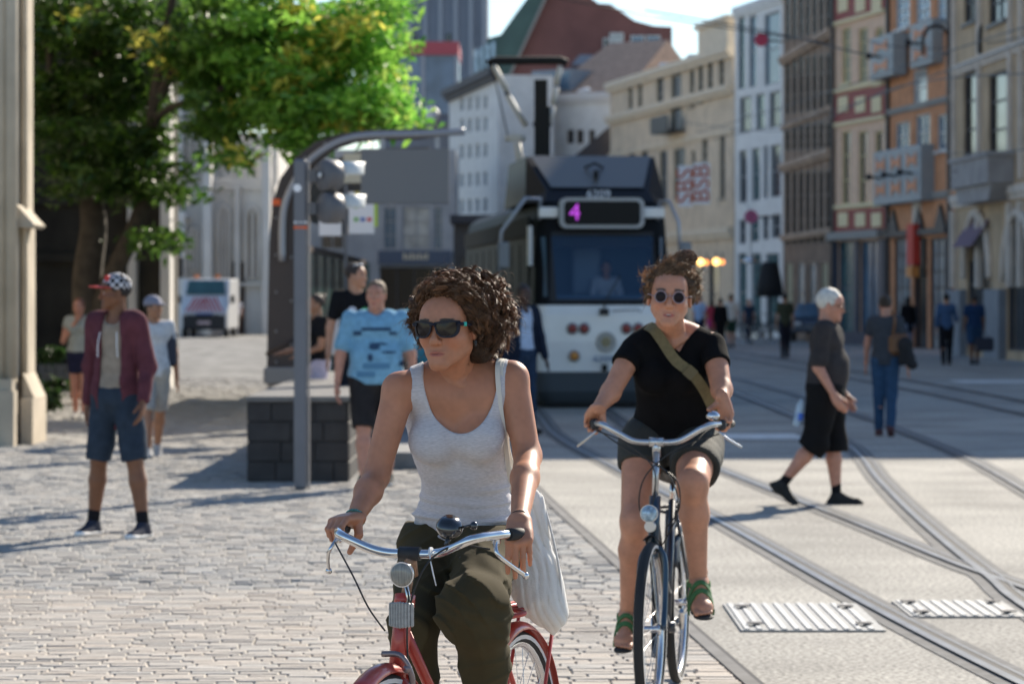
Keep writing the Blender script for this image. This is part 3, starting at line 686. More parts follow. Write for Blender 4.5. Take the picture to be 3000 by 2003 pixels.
for x in (905, 966, 1043): px_prism('post', o, [(x, 262), (x + 8, 262), (x + 8, 127), (x, 127)], Zt - .3, .28, M('grey_post', (.3, .32, .36), .6))
Zt = 230; o = empty('low_roof_building', Vector((P(960, 683, Zt).x, Zt, 0)), 0, 'low dark roofs with a white dome above the shelter canopy', 'building')
px_prism('wall', o, [(890, 690), (1062, 690), (1062, 285), (1036, 285), (1036, 235), (1028, 235), (1028, 285), (890, 278)], Zt, 10, M('grey_wall_far', (.25, .26, .29), .8))
mb = MB(); p = P(988, 268, Zt - 1) - o.location; mb.ball(p, .75, 14); mb.build('dome', M('white_metal'), o)

greyw = M('grey_render', (.33, .36, .40), .8, var=.12, vs=1)
fb = Facade('shop_building', 'grey building with pale tall windows and a dark shop front seen under the canopy', 650, 152, 1045, 152, 9.2, greyw, 8)
for (x0, x1, gk) in ((735, 790, 'dark'), (880, 910, 'blue'), (922, 985, 'pale'), (995, 1015, 'blue')):
    fb.win(x0, 475, x1, 572, gk, (1, 2), ('grey', (.3, .32, .34)))
    fb.win(x0, 395, x1, 450, gk, (1, 1), ('grey', (.3, .32, .34)))
fb.win(715, 600, 850, 765, 'teal', (3, 0), ('grey', (.3, .32, .34)), sill=False); fb.win(870, 612, 1030, 765, 'black', (3, 0), ('iron', (.05, .05, .06)), sill=False)
fo = fb.done(); band(fo, fb, 868, 575, 1035, 606, .3, M('shop_blue', (.06, .09, .15), .5), 'shop_fascia')
a, c, b, d = fb.rect(925, 580, 975, 600); text('shop_letters', 'SHOES', .42, M('white_metal'), fo, Matrix.Translation(((a + b) / 2, -.32, (c + d) / 2)) @ Matrix.Rotation(R(90), 4, 'X')) if 0 else None
mb = MB()
for i in range(7): mb.b2((a + i * .19, -.33, c + .1), (a + i * .19 + .12, -.302, c + .42 - .07 * (i % 2)))
mb.build('shop_letters', M('cream_letter', (.6, .55, .42), .6), fo)

# dark shop fronts between shelter and tram
fb = Facade('arcade_house', 'dark shop front with sand-coloured blinds between the shelter and the tram', 1040, 90, 1215, 90, 3.9, M('arcade_dark', (.06, .055, .055), .7, var=.2, vs=1), 3)
for i in range(5): fb.win(1052 + i * 30, 590, 1076 + i * 30, 770, 'dark', (1, 2), ('iron', (.05, .05, .06)), sill=False)
fo = fb.done()
mb = MB(); mb.add([(.4, -.02, 3.0), (fb.W * .6, -.02, 3.0), (fb.W * .6, -1.0, 2.2), (.4, -1.0, 2.2)], [(0, 1, 2, 3)]); mb.build('awning', M('sand_awning', (.42, .38, .28), .8), fo)
mb = MB(); mb.b2((-.1, -.4, 3.9), (fb.W, 3, 4.15)); mb.build('flat_roof', slate, fo)
band(fo, fb, 1085, 545, 1098, 600, .1, M('white_metal'), 'notice')

# --- church on the left -----------------------------------------------------
dkstone = M('shade_dark_stone', (.045, .04, .032), .95, var=.35, vs=1.5, bump=.4, bs=5)  # wall colour darkened to take in the deep shade behind the tree
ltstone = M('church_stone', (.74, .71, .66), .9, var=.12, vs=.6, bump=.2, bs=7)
sand = M('sand_stone', (.50, .43, .33), .9, var=.2, vs=1.6, bump=.4, bs=10)
Zc = 56; s_ = F / Zc; o = empty('church_wall', Vector(((60 - CX) / s_, Zc, 0)), 0, 'dark stone church wall behind the tree, deep shade put into its colour', 'church wall')
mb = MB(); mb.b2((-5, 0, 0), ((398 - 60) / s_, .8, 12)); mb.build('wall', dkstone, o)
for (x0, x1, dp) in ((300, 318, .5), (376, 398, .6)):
    mb = MB(); mb.b2(((x0 - 60) / s_, -dp, 0), ((x1 - 60) / s_, -.003, 12)); mb.build('pilaster', ltstone, o)  # pale stone here stands for the sunlit corner edges of the wall
for y in (600, 470): 
    z_ = EYE - (y - HY) / s_; mb = MB(); mb.b2((-5, -.15, z_), ((299 - 60) / s_, -.004, z_ + .15)); mb.build('string_course', dkstone, o)
mb = MB(); mb.b2((.3, -1.3, 0), (1.9, -.16, .14)); mb.b2((.3, -.9, .142), (1.9, -.16, .28)); mb.b2((.3, -.5, .282), (1.9, -.16, .42)); mb.build('step', M('step_stone', (.30, .28, .25), .9, var=.2, vs=4), o)

Zc = 135; s_ = F / Zc; o = empty('gothic_church', Vector(((400 - CX) / s_, Zc, 0)), 0, 'pale grey gothic church side with pointed windows and buttresses behind the van', 'church')
L = lambda x: (x - 400) / s_
H_ = lambda y: EYE - (y - HY) / s_
mb = MB(); mb.b2((L(385), 0, 0), (L(482), 14, 16)); mb.b2((L(482) + .003, 3, 0), (L(625), 14, H_(300))); mb.b2((L(482) + .003, 1.2, 0), (L(625), 2.99, H_(420))); mb.build('wall', ltstone, o)
mb = MB()
mb.b2((L(398), -1.8, 0), (L(432), -.003, H_(500))); mb.prism([(L(398), H_(500)), (L(440), H_(500)), (L(400), H_(462))], -1.8, -.003); mb.b2((L(400), -1.3, H_(462)), (L(424), -.004, H_(180)))
mb.b2((L(470), -1.0, 0), (L(488), -.003, H_(240))); mb.b2((L(600), .2, 0), (L(618), 1.19, H_(330))); mb.b2((L(536), .5, 0), (L(546), 1.19, H_(425)))
mb.build('buttress', ltstone, o)
def lancet(x0, x1, y0, y1, yy):
    mb = MB(); w2 = (L(x1) - L(x0)) / 2; m_ = (L(x0) + L(x1)) / 2; zt = H_(y0); zs_ = zt - w2 * 1.5
    pts = [(m_ - w2, H_(y1)), (m_ + w2, H_(y1)), (m_ + w2, zs_), (m_ + w2 * .75, zs_ + w2 * .9), (m_, zt), (m_ - w2 * .75, zs_ + w2 * .9), (m_ - w2, zs_)]
    mb.prism(pts, yy - .05, yy - .003); wn = mb.build('window', glass('dark'), o)
    mb = MB(); mb.tube([(x, yy - .1, z) for x, z in pts], .13, 6, closed=True); mb.b2((m_ - .07, yy - .12, H_(y1)), (m_ + .07, yy - .052, zt - .2)); mb.build('tracery', ltstone, wn)
for a in ((436, 462, 250, 400, 0), (495, 520, 470, 640, 1.2), (558, 590, 470, 640, 1.2), (500, 520, 330, 405, 3), (545, 565, 330, 405, 3), (580, 598, 330, 405, 3), (436, 460, 520, 620, 0)): lancet(*a)
mb = MB()
for y in (418, 432): mb.b2((L(484), 1.0, H_(y)), (L(622), 1.19, H_(y) + .22))
for i in range(15): mb.b2((L(486) + i * .19, 1.05, H_(430)), (L(486) + i * .19 + .08, 1.15, H_(420)))
mb.build('balustrade', ltstone, o)
MB().b2((L(486), .8, H_(655)), (L(618), 1.19, H_(648))).build('string_course', ltstone, o); MB().b2((L(398), -.2, H_(410)), (L(480), -.005, H_(402))).build('string_course', ltstone, o)
mb = MB(); mb.b2((L(528), 1.0, 0), (L(556), 1.195, H_(600))); mb.build('door', M('dark_wood', (.05, .035, .03), .7), o)

# buttress at the left edge of the view
o = empty('nave_sky_block', (-9.2, 34.6, 0), 0, 'unseen stone mass added left of the moulded buttress to block sky light', 'church'); mb = MB(); mb.b2((-16, .6, 0), (0, 21.2, 17)); mb.build('wall', sand, o); mb = MB(); mb.b2((-16, .3, 17.01), (.3, 21.5, 17.6)); mb.build('cornice', sand, o)  # out-of-view mass added to keep sky light off the left pavement
Zb_ = 33.6; s_ = F / Zb_; L = lambda x: (x - CX) / s_
o = empty('stone_buttress', Vector((L(60), Zb_, 0)), 0, 'weathered sandstone buttress with moulded base at the left edge', 'buttress')
X = lambda x: L(x) - L(60); H_ = lambda y: EYE - (y - HY) / s_
mb = MB(); mb.b2((X(-260), 0, 0), (X(26), 1.2, 9)); mb.b2((X(26) + .002, .6, 0), (X(42), 1.2, H_(500))); mb.b2((X(26) + .002, .6, H_(500) + .002), (X(37), 1.2, 9))
mb.tube([(X(26), -.02, .75), (X(26), -.02, 9)], .07, 10); mb.tube([(X(36), .58, .75), (X(36), .58, 9)], .04, 10); mb.tube([(X(2), -.02, .75), (X(2), -.02, 9)], .06, 10)
mb.build('shaft', sand, o)
mb = MB(); mb.prism([(X(34), H_(468)), (X(76), H_(515)), (X(68), H_(522)), (X(34), H_(520))], .1, .9); mb.build('weathering', sand, o)
mb = MB(); mb.b2((X(-260), -.25, 0), (X(40), -.003, .62)); mb.b2((X(40) + .003, .2, 0), (X(68), 1.2, .52)); mb.prism([(X(41), .522), (X(68), .522), (X(60), .6), (X(44), .78), (X(41), .8)], .35, 1.2); mb.b2((X(-260), -.18, .622), (X(34), -.004, .75)); mb.build('base', sand, o)

# ============================================================ TREE, PLANTS
leafm = M('leaf_green', (.07, .13, .025), .42, attr='tint', transl=.55, spec=.7)
bark = M('bark', (.055, .045, .035), .95, var=.3, vs=8, bump=.8, bs=18)
def leaves(name, clusters, parent, seed, size, dens=1., cols=((.045, .13, .018), (.19, .35, .055), (.74, .70, .13)), yellow=.1):
    rs = np.random.RandomState(seed); Vv = []; Cc = []
    for (c, r, n, yl) in clusters:
        n = int(n * dens); c = np.array(c); r = np.array(r)
        # twigs: leaf sprays gathered round sub-clumps
        m = max(4, n // 100); d = rs.randn(m, 3); d /= np.linalg.norm(d, axis=1)[:, None]; sc_ = c + d * r * (rs.rand(m, 1) ** .33) * 1.05
        idx = rs.randint(0, m, n); p = sc_[idx] + rs.randn(n, 3) * np.array([.20, .20, .10]) * min(1, r.max() / 1.2)
        nrm = rs.randn(n, 3) * .55 + np.array([0, -.1, .9]); nrm /= np.linalg.norm(nrm, axis=1)[:, None]
        t = rs.randn(n, 3); t -= (t * nrm).sum(1)[:, None] * nrm; t /= np.linalg.norm(t, axis=1)[:, None]; b = np.cross(nrm, t)
        s = size * rs.uniform(.6, 1.3, (n, 1)); t *= s; b *= s * .42
        droop = np.array([0, 0, -1]) * s * .25
        q = np.stack([p - t * .5, p + b * .5 , p + t * .5 + droop, p - b * .5], 1); Vv.append(q.reshape(-1, 3))
        isy = (rs.rand(m) < yl * .65)[idx] & (rs.rand(n) < .7)
        sun_gain = .55 + 2.0 * np.clip((c[0] + 5.4) / 3.0, 0, 1); k = rs.rand(n, 1) ** 1.3; col = np.array(cols[0]) * (1 - k) + np.array(cols[1]) * k; col *= rs.uniform(.7, 1.25, (m, 1))[idx] * sun_gain; col = np.clip(col, 0, .7); col[isy] = np.array(cols[2]) * rs.uniform(.7, 1.2, (isy.sum(), 1))  # sunlit right and shaded left of the crown painted into the leaf colour
        Cc.append(np.repeat(col, 4, 0))
    Vv = np.concatenate(Vv); Q = np.arange(len(Vv)).reshape(-1, 4)
    return new_obj(name, np_mesh(name, Vv, Q, leafm, False, color=np.concatenate(Cc)), parent, True)
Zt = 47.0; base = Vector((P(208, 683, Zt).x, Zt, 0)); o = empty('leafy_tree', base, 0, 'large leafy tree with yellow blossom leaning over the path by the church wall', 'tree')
def T(x, y, dz=0): return P(x, y, Zt + dz)
mb = MB()
for pth, r0, r1 in (([(200, 915), (205, 800), (200, 640), (214, 520), (205, 400), (215, 250), (235, 60), (230, -80)], .30, .10),
                    ([(212, 760, 0), (255, 640, -.3), (310, 520, -.6), (345, 400, -.8), (352, 250, -1), (372, 120, -1), (400, -20, -1)], .17, .06),
                    ([(348, 330, -.8), (365, 265, -1.2), (430, 235, -1.6), (520, 200, -2), (640, 180, -2.2), (760, 200, -2.2)], .08, .03),
                    ([(352, 250, -1), (430, 120, -1.3), (560, 60, -1.8), (720, 50, -2), (850, 90, -2.2)], .09, .03),
                    ([(210, 420), (150, 330, .4), (120, 200, .5), (110, 60, .5)], .12, .04), ([(215, 300), (290, 180, .6), (330, 20, .8)], .10, .04),
                    ([(310, 520, -.6), (350, 545, -.9), (375, 560, -1)], .03, .01), ([(430, 235, -1.6), (500, 300, -1.8), (540, 370, -1.9)], .04, .015)):
    pp = spline([T(*q) for q in pth], 6); n = len(pp); mb.tube(pp, [r0 + (r1 - r0) * i / (n - 1) for i in range(n)], 9)
mb.build('trunk', bark, o, world=True)
cl = []
def C_(x, y, rx, ry, n, yl=.08, dz=0, rz=1.3):
    p = T(x, y, dz); s = F / (Zt + dz); cl.append(((p.x, p.y, p.z), (rx / s, rz, ry / s), n, yl))
for a in ((150, 60, 110, 110, 2600, .04, .6), (300, 60, 130, 100, 2600, .06, .2), (190, 200, 125, 110, 2600, .05, .4), (300, 210, 90, 90, 1500, .05, .3), (170, 330, 95, 70, 1700, .04), (280, 340, 100, 60, 1800, .04, -.4),
          (250, 420, 110, 45, 1500, .03, -.4), (350, 420, 70, 30, 500, .03, -.8), (420, 130, 110, 80, 2000, .1, -.8), (520, 60, 120, 70, 2400, .16, -1.2), (500, 160, 110, 55, 1700, .18, -1.6), (640, 60, 120, 90, 2600, .16, -1.8),
          (620, 170, 110, 55, 2000, .25, -2), (740, 110, 110, 95, 2800, .22, -2.2), (740, 230, 110, 60, 2200, .22, -2.2), (840, 90, 70, 80, 1800, .25, -2.4), (850, 190, 60, 70, 1300, .25, -2.4), (800, 275, 90, 40, 1300, .22, -2.4), (890, 250, 45, 30, 450, .3, -2.6),
          (670, 270, 75, 60, 1300, .15, -2), (560, 235, 60, 50, 900, .12, -1.8), (520, 310, 38, 55, 600, .06, -1.8), (560, 370, 26, 25, 160, .05, -1.9), (480, 250, 45, 45, 500, .08, -1.6), (690, 335, 50, 25, 350, .15, -2.1),
          (330, 545, 50, 32, 420, .0, -1), (410, 430, 28, 25, 120, 0, -1), (860, 10, 60, 50, 1000, .25, -2), (930, 275, 26, 14, 130, .3, -2.6)): C_(*a)
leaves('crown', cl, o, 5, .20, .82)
p = P(116, 868, 42); o = empty('green_shrub', Vector((p.x - .1, 42, 0)), 0, 'glossy green shrub in front of the church wall beside the steps', 'shrub')
leaves('foliage', [((p.x + .02, 42, .55), (.30, .3, .36), 620, 0)], o, 9, .20, cols=((.05, .12, .03), (.12, .22, .06), (.2, .3, .06)))
mb = MB()
for k in range(6): mb.tube([(p.x - .1, 42, 0), (p.x - .25 + .1 * k, 42.05, .35), (p.x - .35 + .14 * k, 42, .7)], .008, 5)
mb.build('stem', bark, o, world=True)

# ============================================================ TRAM STOP
granite = M('dark_granite', (.035, .033, .034), .7, var=.3, vs=6, bump=.3, bs=40); gtop = M('granite_top', (.16, .155, .15), .75, var=.15, vs=8)
o = empty('platform_wall', (-2.4, 27, 0), 0, 'low dark stone block wall with a pale top behind the grey signal pole', 'low wall')
mb = MB()
rs = random.Random(4)
for r_ in range(4):
    z0 = r_ * .18; x = 0.; 
    while x < .93 - .01:
        L_ = min(.93 - x, .22 + rs.random() * .18); mb.b2((x + .004, .0 + rs.random() * .006, z0 + .004), (x + L_ - .004, .12, z0 + .176), bev=.006); x += L_
    y = .125
    while y < 9:
        L_ = .3 + rs.random() * .3; mb.b2((.0, y + .004, z0 + .004), (.12, y + L_ - .004, z0 + .176), bev=.006); mb.b2((.81, y + .004, z0 + .004), (.93, y + L_ - .004, z0 + .176), bev=.006); y += L_
mb.b2((.02, .02, 0), (.91, 9.2, .715)); mb.build('blocks', granite, o)
mb = MB()
for k in range(8): mb.b2((-.01, -.02 + k * 1.16, .72), (.94, 1.13 + k * 1.16, .77), bev=.006)
mb.build('coping', gtop, o)
g = MB(); g.b2((-1.4, 29, .0), (-.5, 60, .16), bev=.01); tag(g.build('tram_platform', M('platform_slab', (.25, .25, .25), .85, var=.2, vs=3)), kind='structure')
# shelter: curved brown rib, canopy, hanging panel
Zs = 37.0; s_ = F / Zs; org = Vector(((650 - CX) / s_, Zs, 0)); o = empty('tram_shelter', org, 0, 'tram stop shelter with a curved dark brown steel rib and long canopy', 'shelter')
def S(x, y): p = P(x, y, Zs) - org; return (p.x, p.z)
outer = [S(*q) for q in ((612, 850), (614, 700), (617, 560), (624, 470), (642, 410), (676, 362), (722, 326), (780, 306), (850, 298), (960, 296), (1066, 296))]
inner = [S(*q) for q in ((684, 850), (684, 700), (684, 560), (690, 470), (704, 415), (728, 375), (765, 345), (815, 328), (870, 322), (960, 320), (1066, 304))]
brn = M('shelter_brown', (.045, .03, .026), .5, var=.1, vs=4)
mb = MB()
def ribm(mb, y0, y1):
    n = len(outer)
    v = [(p[0], y0, p[1]) for p in outer] + [(p[0], y0, p[1]) for p in inner] + [(p[0], y1, p[1]) for p in outer] + [(p[0], y1, p[1]) for p in inner]
    f = []
    for i in range(n - 1): f += [(i, i + 1, n + i + 1, n + i), (2 * n + i, 3 * n + i, 3 * n + i + 1, 2 * n + i + 1), (i, 2 * n + i, 2 * n + i + 1, i + 1), (n + i, n + i + 1, 3 * n + i + 1, 3 * n + i)]
    mb.add(v, f)
ribm(mb, 0, .06); mb.build('rib', brn, o)
mb = MB()
for (x, y) in ((633, 500), (633, 585), (633, 670), (633, 760), (633, 830), (668, 590), (668, 690), (668, 790), (700, 350 + 12), (745, 330), (820, 312), (900, 308), (980, 308)):
    q = S(x, y); mb.lathe([(.018, 0), (.018, .012), (.008, .02)], (q[0], -.001, q[1]), (0, -1, 0), 8)
mb.build('bolt', M('bolt_steel', (.3, .3, .3), .4, .8), o)
mb = MB(); v = []
for p in outer[3:-1]: v += [(p[0], 4.6, p[1] - .03), (p[0], 17.0, p[1] - .03)]
mb.add(v, [(2 * i, 2 * i + 1, 2 * i + 3, 2 * i + 2) for i in range(len(v) // 2 - 1)]); rf = mb.build('canopy', M('canopy_metal', (.10, .09, .085), .5), o)
m_ = rf.modifiers.new('thick', 'SOLIDIFY'); m_.thickness = .04
mb = MB(); mb.tube(spline([(q[0], -.10, q[1]) for q in (S(648, 600), S(652, 480), S(690, 395), S(735, 350), S(790, 322), S(850, 312), S(960, 309), S(1066, 303))], 5), .045, 10)
for x in (878, 1003): q = S(x, 312); q2 = S(x, 345); mb.b2((q[0] - .03, -.08, q2[1]), (q[0] + .03, -.06, q[1]))
mb.build('gutter_tube', M('grey_steel', (.30, .31, .34), .4, .4), o)
mb = MB(); a = S(828, 468); b = S(1030, 342); mb.b2((a[0], -.10, a[1]), (b[0], .05, b[1]), bev=.01); mb.build('display_case', M('display_grey', (.17, .175, .185), .55), o)
mb = MB(); a = S(606, 862); b = S(692, 838); mb.b2((a[0], -.15, a[1] - .1), (b[0], .5, b[1] - .02), bev=.02); mb.b2((a[0] + .05, -.05, -.0), (b[0] - .05, .4, a[1] - .103)); mb.build('foot', M('foot_grey', (.22, .22, .22), .8), o)
mb = MB(); q = S(634, 462); mb.b2((q[0] - .05, -.02, q[1] - .05), (q[0] + .05, -.004, q[1] + .03)); mb.build('orange_sticker', M('orange_tape', (.8, .13, .02), .5), o)
mb = MB(); mb.tube([(S(690, 770)[0], -.02, S(690, 770)[1]), (S(610, 812)[0], -.02, S(610, 812)[1])], .022, 8); mb.build('brace', brn, o)
for k in range(8):
    mb = MB(); mb.b2((.16, 1.6 + k * 1.9, .35), (.18, 3.42 + k * 1.9, 2.25)); mb.build('glass_pane', M('shelter_glass', (.05, .12, .115), .12, alpha=.72), o)
    mb = MB(); mb.b2((.14, 3.43 + k * 1.9, 0), (.20, 3.49 + k * 1.9, 2.35)); mb.b2((.14, 1.58 + k * 1.9, 2.26), (.20, 3.425 + k * 1.9, 2.34)); mb.build('pane_frame', brn, o)
# signal pole
Zp = 26.0; s_ = F / Zp; org = Vector(((691 - CX) / s_, Zp, 0)); o = empty('signal_pole', org, 0, 'grey steel signal pole in front of the stone block, two round lamps at its top', 'signal pole')
polem = M('pole_grey', (.16, .165, .185), .5, .1, var=.06, vs=4)
mb = MB(); hz = EYE - (365 - HY) / s_; mb.b2((-.062, -.055, 0), (.05, .055, hz), bev=.02); mb.build('post', polem, o)
mb = MB(); mb.b2((.058, -.03, 0), (.074, .03, hz - .02), bev=.004); mb.build('cable_duct', M('duct_grey', (.30, .28, .27), .5, .1), o)
for y in (403, 478):
    z = EYE - (y - HY) / s_; mb = MB(); ax = Vector((.80, .60, 0)).normalized(); c = Vector((.20 + (.01 if y > 450 else 0), -.1, z))
    mb.lathe([(.02, -.012), (.128, -.01), (.136, 0), (.136, .13), (.12, .14)], c, ax, 28); mb.b2((.05, -.02, z - .05), (.13, .03, z + .05)); hd = mb.build('signal_head', M('signal_grey', (.12, .12, .13), .5), o)
    mb = MB(); v = []; e = Vector((-.6, .8, 0)); up = Vector((0, 0, 1)); n = 18
    for i in range(n + 1):
        an = math.pi * (.98 * i / n + .01) - 0.0; d_ = e * math.cos(an) + up * math.sin(an)
        v += [c + ax * .14 + d_ * .122, c + ax * (.44 - .10 * abs(math.cos(an))) + d_ * .122]
    mb.add(v, [(2 * i, 2 * i + 1, 2 * i + 3, 2 * i + 2) for i in range(n)], 0, True); hood = mb.build('hood', M('hood_grey', (.62, .64, .63), .5, 0), hd); sm = hood.modifiers.new('thick', 'SOLIDIFY'); sm.thickness = .004
    if y < 450:
        mb = MB(); mb.lathe([(.025, 0), (.02, .01)], c + Vector((-.02, -.012, 0)) - ax * .012, -ax, 12); mb.build('cap_screw', M('white_metal'), hd)
mb = MB(); z = EYE - (522 - HY) / s_; mb.b2((-.0645, -.0575, z - .025), (.0525, .0575, z + .025), bev=.018); mb.build('orange_tape', M('orange_tape'), o)
mb = MB(); z = EYE - (511 - HY) / s_; mb.b2((-.0642, -.0572, z - .012), (.0522, .0572, z + .018), bev=.018); mb.build('white_tape', M('banner_white'), o)
mb = MB(); z = EYE - (432 - HY) / s_; mb.lathe([(.035, 0), (.035, .004)], (-.03, -.056, z), (0, -1, 0), 14); mb.build('white_sticker', M('banner_white'), o)
# stop flag
Zp = 41.0; s_ = F / Zp; org = Vector(((792 - CX) / s_, Zp, 0)); o = empty('tram_stop_sign', org, 0, 'white tram stop boards with coloured line dots on a thin post under the canopy', 'stop sign')
Q_ = lambda x, y: ((x - 792) / s_, EYE - (y - HY) / s_)
def board(x0, y0, x1, y1, m, name, dy=0., th=.02, par=None):
    a = Q_(x0, y1); b = Q_(x1, y0); mb = MB(); mb.b2((a[0], -th + dy, a[1]), (b[0], dy, b[1])); return mb.build(name, m, par or o)
board(789, 350, 796, 760, polem, 'post', .03)
for r_ in ((732, 505, 783, 541), (800, 466, 858, 536), (800, 440, 860, 463)): board(*r_, M('banner_white'), 'board', -.01)
board(788, 352, 828, 420, M('sign_cream', (.6, .55, .42), .6), 'sign_box'); board(814, 440, 824, 463, M('sign_yellow', (.75, .6, .08), .5), 'yellow_mark', -.032, .004); board(858, 466, 866, 520, M('sign_lime', (.45, .65, .05), .5), 'lime_tab', -.01)
for k, c in enumerate(((.15, .45, .08), (.08, .16, .5), (.7, .05, .05))):
    board(812 + k * 15, 499, 822 + k * 15, 508, M('line_dot_%s' % 'abc'[k], c, .5), 'line_mark', -.032, .004)
board(812, 470, 820, 478, M('line_dot_a'), 'line_mark', -.032, .004)
# ============================================================ TRAM
white_p = M('tram_white', (.82, .82, .80), .35, 0, var=.06, vs=2, coat=.3); blackp = M('tram_black', (.008, .009, .011), .6, 0, spec=.12)
skirt_m = M('tram_grey', (.07, .085, .10), .5); steel_t = M('tram_steel', (.38, .40, .45), .35, .6)
tr = empty('tram', (1.39, 45, 0), R(5.3), 'black and white city tram with a purple 4 in its destination box', 'tram')
def outline(w, f, r=.22, rear=14.):
    pts = [(-w, rear)]
    for i in range(7):
        a = math.pi / 2 * i / 6; pts.append((-w + r - r * math.cos(a), f + r - r * math.sin(a)))
    for i in range(7):
        a = math.pi / 2 * i / 6; pts.append((w - r + r * math.sin(a), f + r - r * math.cos(a)))
    pts.append((w, rear)); return pts
def loft(levels, name, mat, skip=()):
    mb = MB(); v = []; n = None
    for (z, w_, f_) in levels:
        o_ = outline(w_, f_); n = len(o_); v += [(p[0], p[1], z) for p in o_]
    f = []
    for i in range(len(levels) - 1):
        for k in range(n):
            if (i, k) in skip: continue
            f.append((i * n + k, i * n + (k + 1) % n, (i + 1) * n + (k + 1) % n, (i + 1) * n + k))
    mb.add(v, f); mb.add([v[k] for k in range(n)], [tuple(range(n))[::-1]]); mb.add(v[-n:], [tuple(range(n))]); return mb.build(name, mat, tr)
loft([(.08, .92, .22), (.25, 1.0, .08), (.545, 1.04, .01)], 'skirt', skirt_m)
loft([(.55, 1.05, .0), (1.0, 1.065, -.04), (1.4, 1.06, -.03), (1.55, 1.055, .0)], 'lower_panel', white_p)
ub = loft([(1.553, 1.05, .01), (1.60, 1.045, .02), (2.66, 1.0, .26), (2.86, .99, .30), (3.08, .93, .42), (3.2, .78, .8)], 'upper_body', blackp, skip=((1, 7),))
mb = MB(); mb.b2((-.7, 1.0, .1), (.7, 13.8, .30)); mb.build('underframe', M('under_black', (.01, .01, .01), .8), tr)
def wz(z): return .02 + (z - 1.6) / 1.06 * .24
io = [(-.825, 1.6), (.825, 1.6), (.78, 2.66), (-.78, 2.66)]; ii = [(-.72, 1.64), (.74, 1.64), (.80 * .97, 2.60), (-.775, 2.60)]
mb = MB(); v = [(x, wz(z) - .004, z) for x, z in io] + [(x, wz(z) - .004, z) for x, z in ii]; mb.add(v, [(0, 1, 5, 4), (1, 2, 6, 5), (2, 3, 7, 6), (3, 0, 4, 7)]); mb.build('windscreen_frame', M('rubber', (.015, .015, .017), .6), tr)
mb = MB(); mb.add([(x, wz(z) + .01, z) for x, z in ii], [(0, 1, 2, 3)]); mb.build('windscreen', M('windscreen_glass', (.02, .07, .16), .05, 0, alpha=.40, spec=.8), tr)
for sx in (-1, 1):   # corner quarter windows
    mb = MB(); mb.add([(sx * .86, -.02 + wz(1.68) - .02, 1.68), (sx * 1.02, wz(1.68) + .14, 1.68), (sx * .985, wz(2.58) + .14, 2.58), (sx * .87, wz(2.58) - .03, 2.58)], [(0, 1, 2, 3)]); mb.build('corner_window', glass('blue'), tr)
mb = MB(); mb.b2((-.98, 1.6, 1.56), (.95, 1.64, 2.85)); mb.b2((-.8, .14, 1.56), (.8, .8, 1.70)); mb.build('cab_interior', M('cab_blue', (.03, .10, .20), .6), tr)
mb = MB(); mb.b2((-.35, 1.2, 1.7), (.1, 1.3, 2.45), bev=.04); mb.build('seat', M('cab_seat', (.2, .3, .42), .7), tr)
mb = MB(); mb.b2((-.8, .55, 2.42), (.8, .8, 2.62)); mb.build('sun_blind', M('under_black'), tr)
# white brow with destination box
mb = MB(); mb.b2((-.97, .20, 2.87), (-.67, .32, 3.03), bev=.02); mb.b2((.63, .20, 2.87), (.95, .32, 3.03), bev=.02); mb.build('brow', white_p, tr)
fr = []
def rrect(x0, z0, x1, z1, r, n=5):
    out = []
    for cx, cz, a0 in ((x1 - r, z1 - r, 0), (x0 + r, z1 - r, 90), (x0 + r, z0 + r, 180), (x1 - r, z0 + r, 270)):
        for i in range(n + 1): a = R(a0 + 90 * i / n); out.append((cx + r * math.cos(a), cz + r * math.sin(a)))
    return out
mb = MB(); mb.prism(rrect(-.66, 2.71, .62, 3.17, .1), .08, .3); db = mb.build('destination_box', M('box_grey', (.42, .43, .43), .5), tr)
mb = MB(); mb.prism(rrect(-.60, 2.76, .56, 3.12, .07), .07, .079); mb.build('display', M('display_glass', (.012, .013, .015), .3, spec=.1), db)
text('line_number', '4', .35, M('magenta_led', (.50, .06, .62), .5, emit=.55), db, Matrix.Translation((-.44, .06, 2.94)) @ Matrix.Rotation(R(90), 4, 'X'))
# roof fairing
mb = MB(); pts = [(-.80, .75, 3.30), (.78, .75, 3.30), (1.0, 1.7, 3.86), (-1.02, 1.7, 3.86)]; bk_ = [(-1.02, 4.6, 3.86), (1.0, 4.6, 3.86)]
v = pts + bk_ + [(-1.1, 1.0, 3.12), (1.08, 1.0, 3.12), (1.08, 4.6, 3.12), (-1.1, 4.6, 3.12), (-.85, .5, 3.12), (.83, .5, 3.12)]
mb.add(v, [(0, 1, 2, 3), (3, 2, 5, 4), (6, 0, 3), (7, 2, 1), (6, 3, 4, 9), (7, 8, 5, 2), (10, 11, 1, 0), (10, 0, 6), (11, 7, 1), (9, 4, 5, 8)])
fa = mb.build('roof_fairing', M('fairing_black', (.009, .010, .014), .5, 0, spec=.2), tr)
mb = MB(); mb.add([(-.72, .80, 3.34), (.70, .80, 3.34), (.93, 1.68, 3.862), (-.95, 1.68, 3.862)], [(0, 1, 2, 3)]); mb.v = [(x, y - .02, z + .012) for x, y, z in mb.v]; mb.build('fairing_panel', M('fairing_panel', (.17, .165, .155), .38, .5), tr)
mb = MB(); mb.b2((-.03, .98, 3.5), (.03, 1.1, 3.62)); mb.tube([(-.14, 1.3, 3.68), (0, 1.2, 3.74), (.14, 1.3, 3.68)], .02, 6); mb.build('horn', M('under_black'), tr)
text('fleet_number', '6209', .17, M('decal_white', (.7, .72, .75), .5), tr, Matrix.Translation((-.03, .46, 3.235)) @ Matrix.Rotation(R(74), 4, 'X'), sx=1.1)
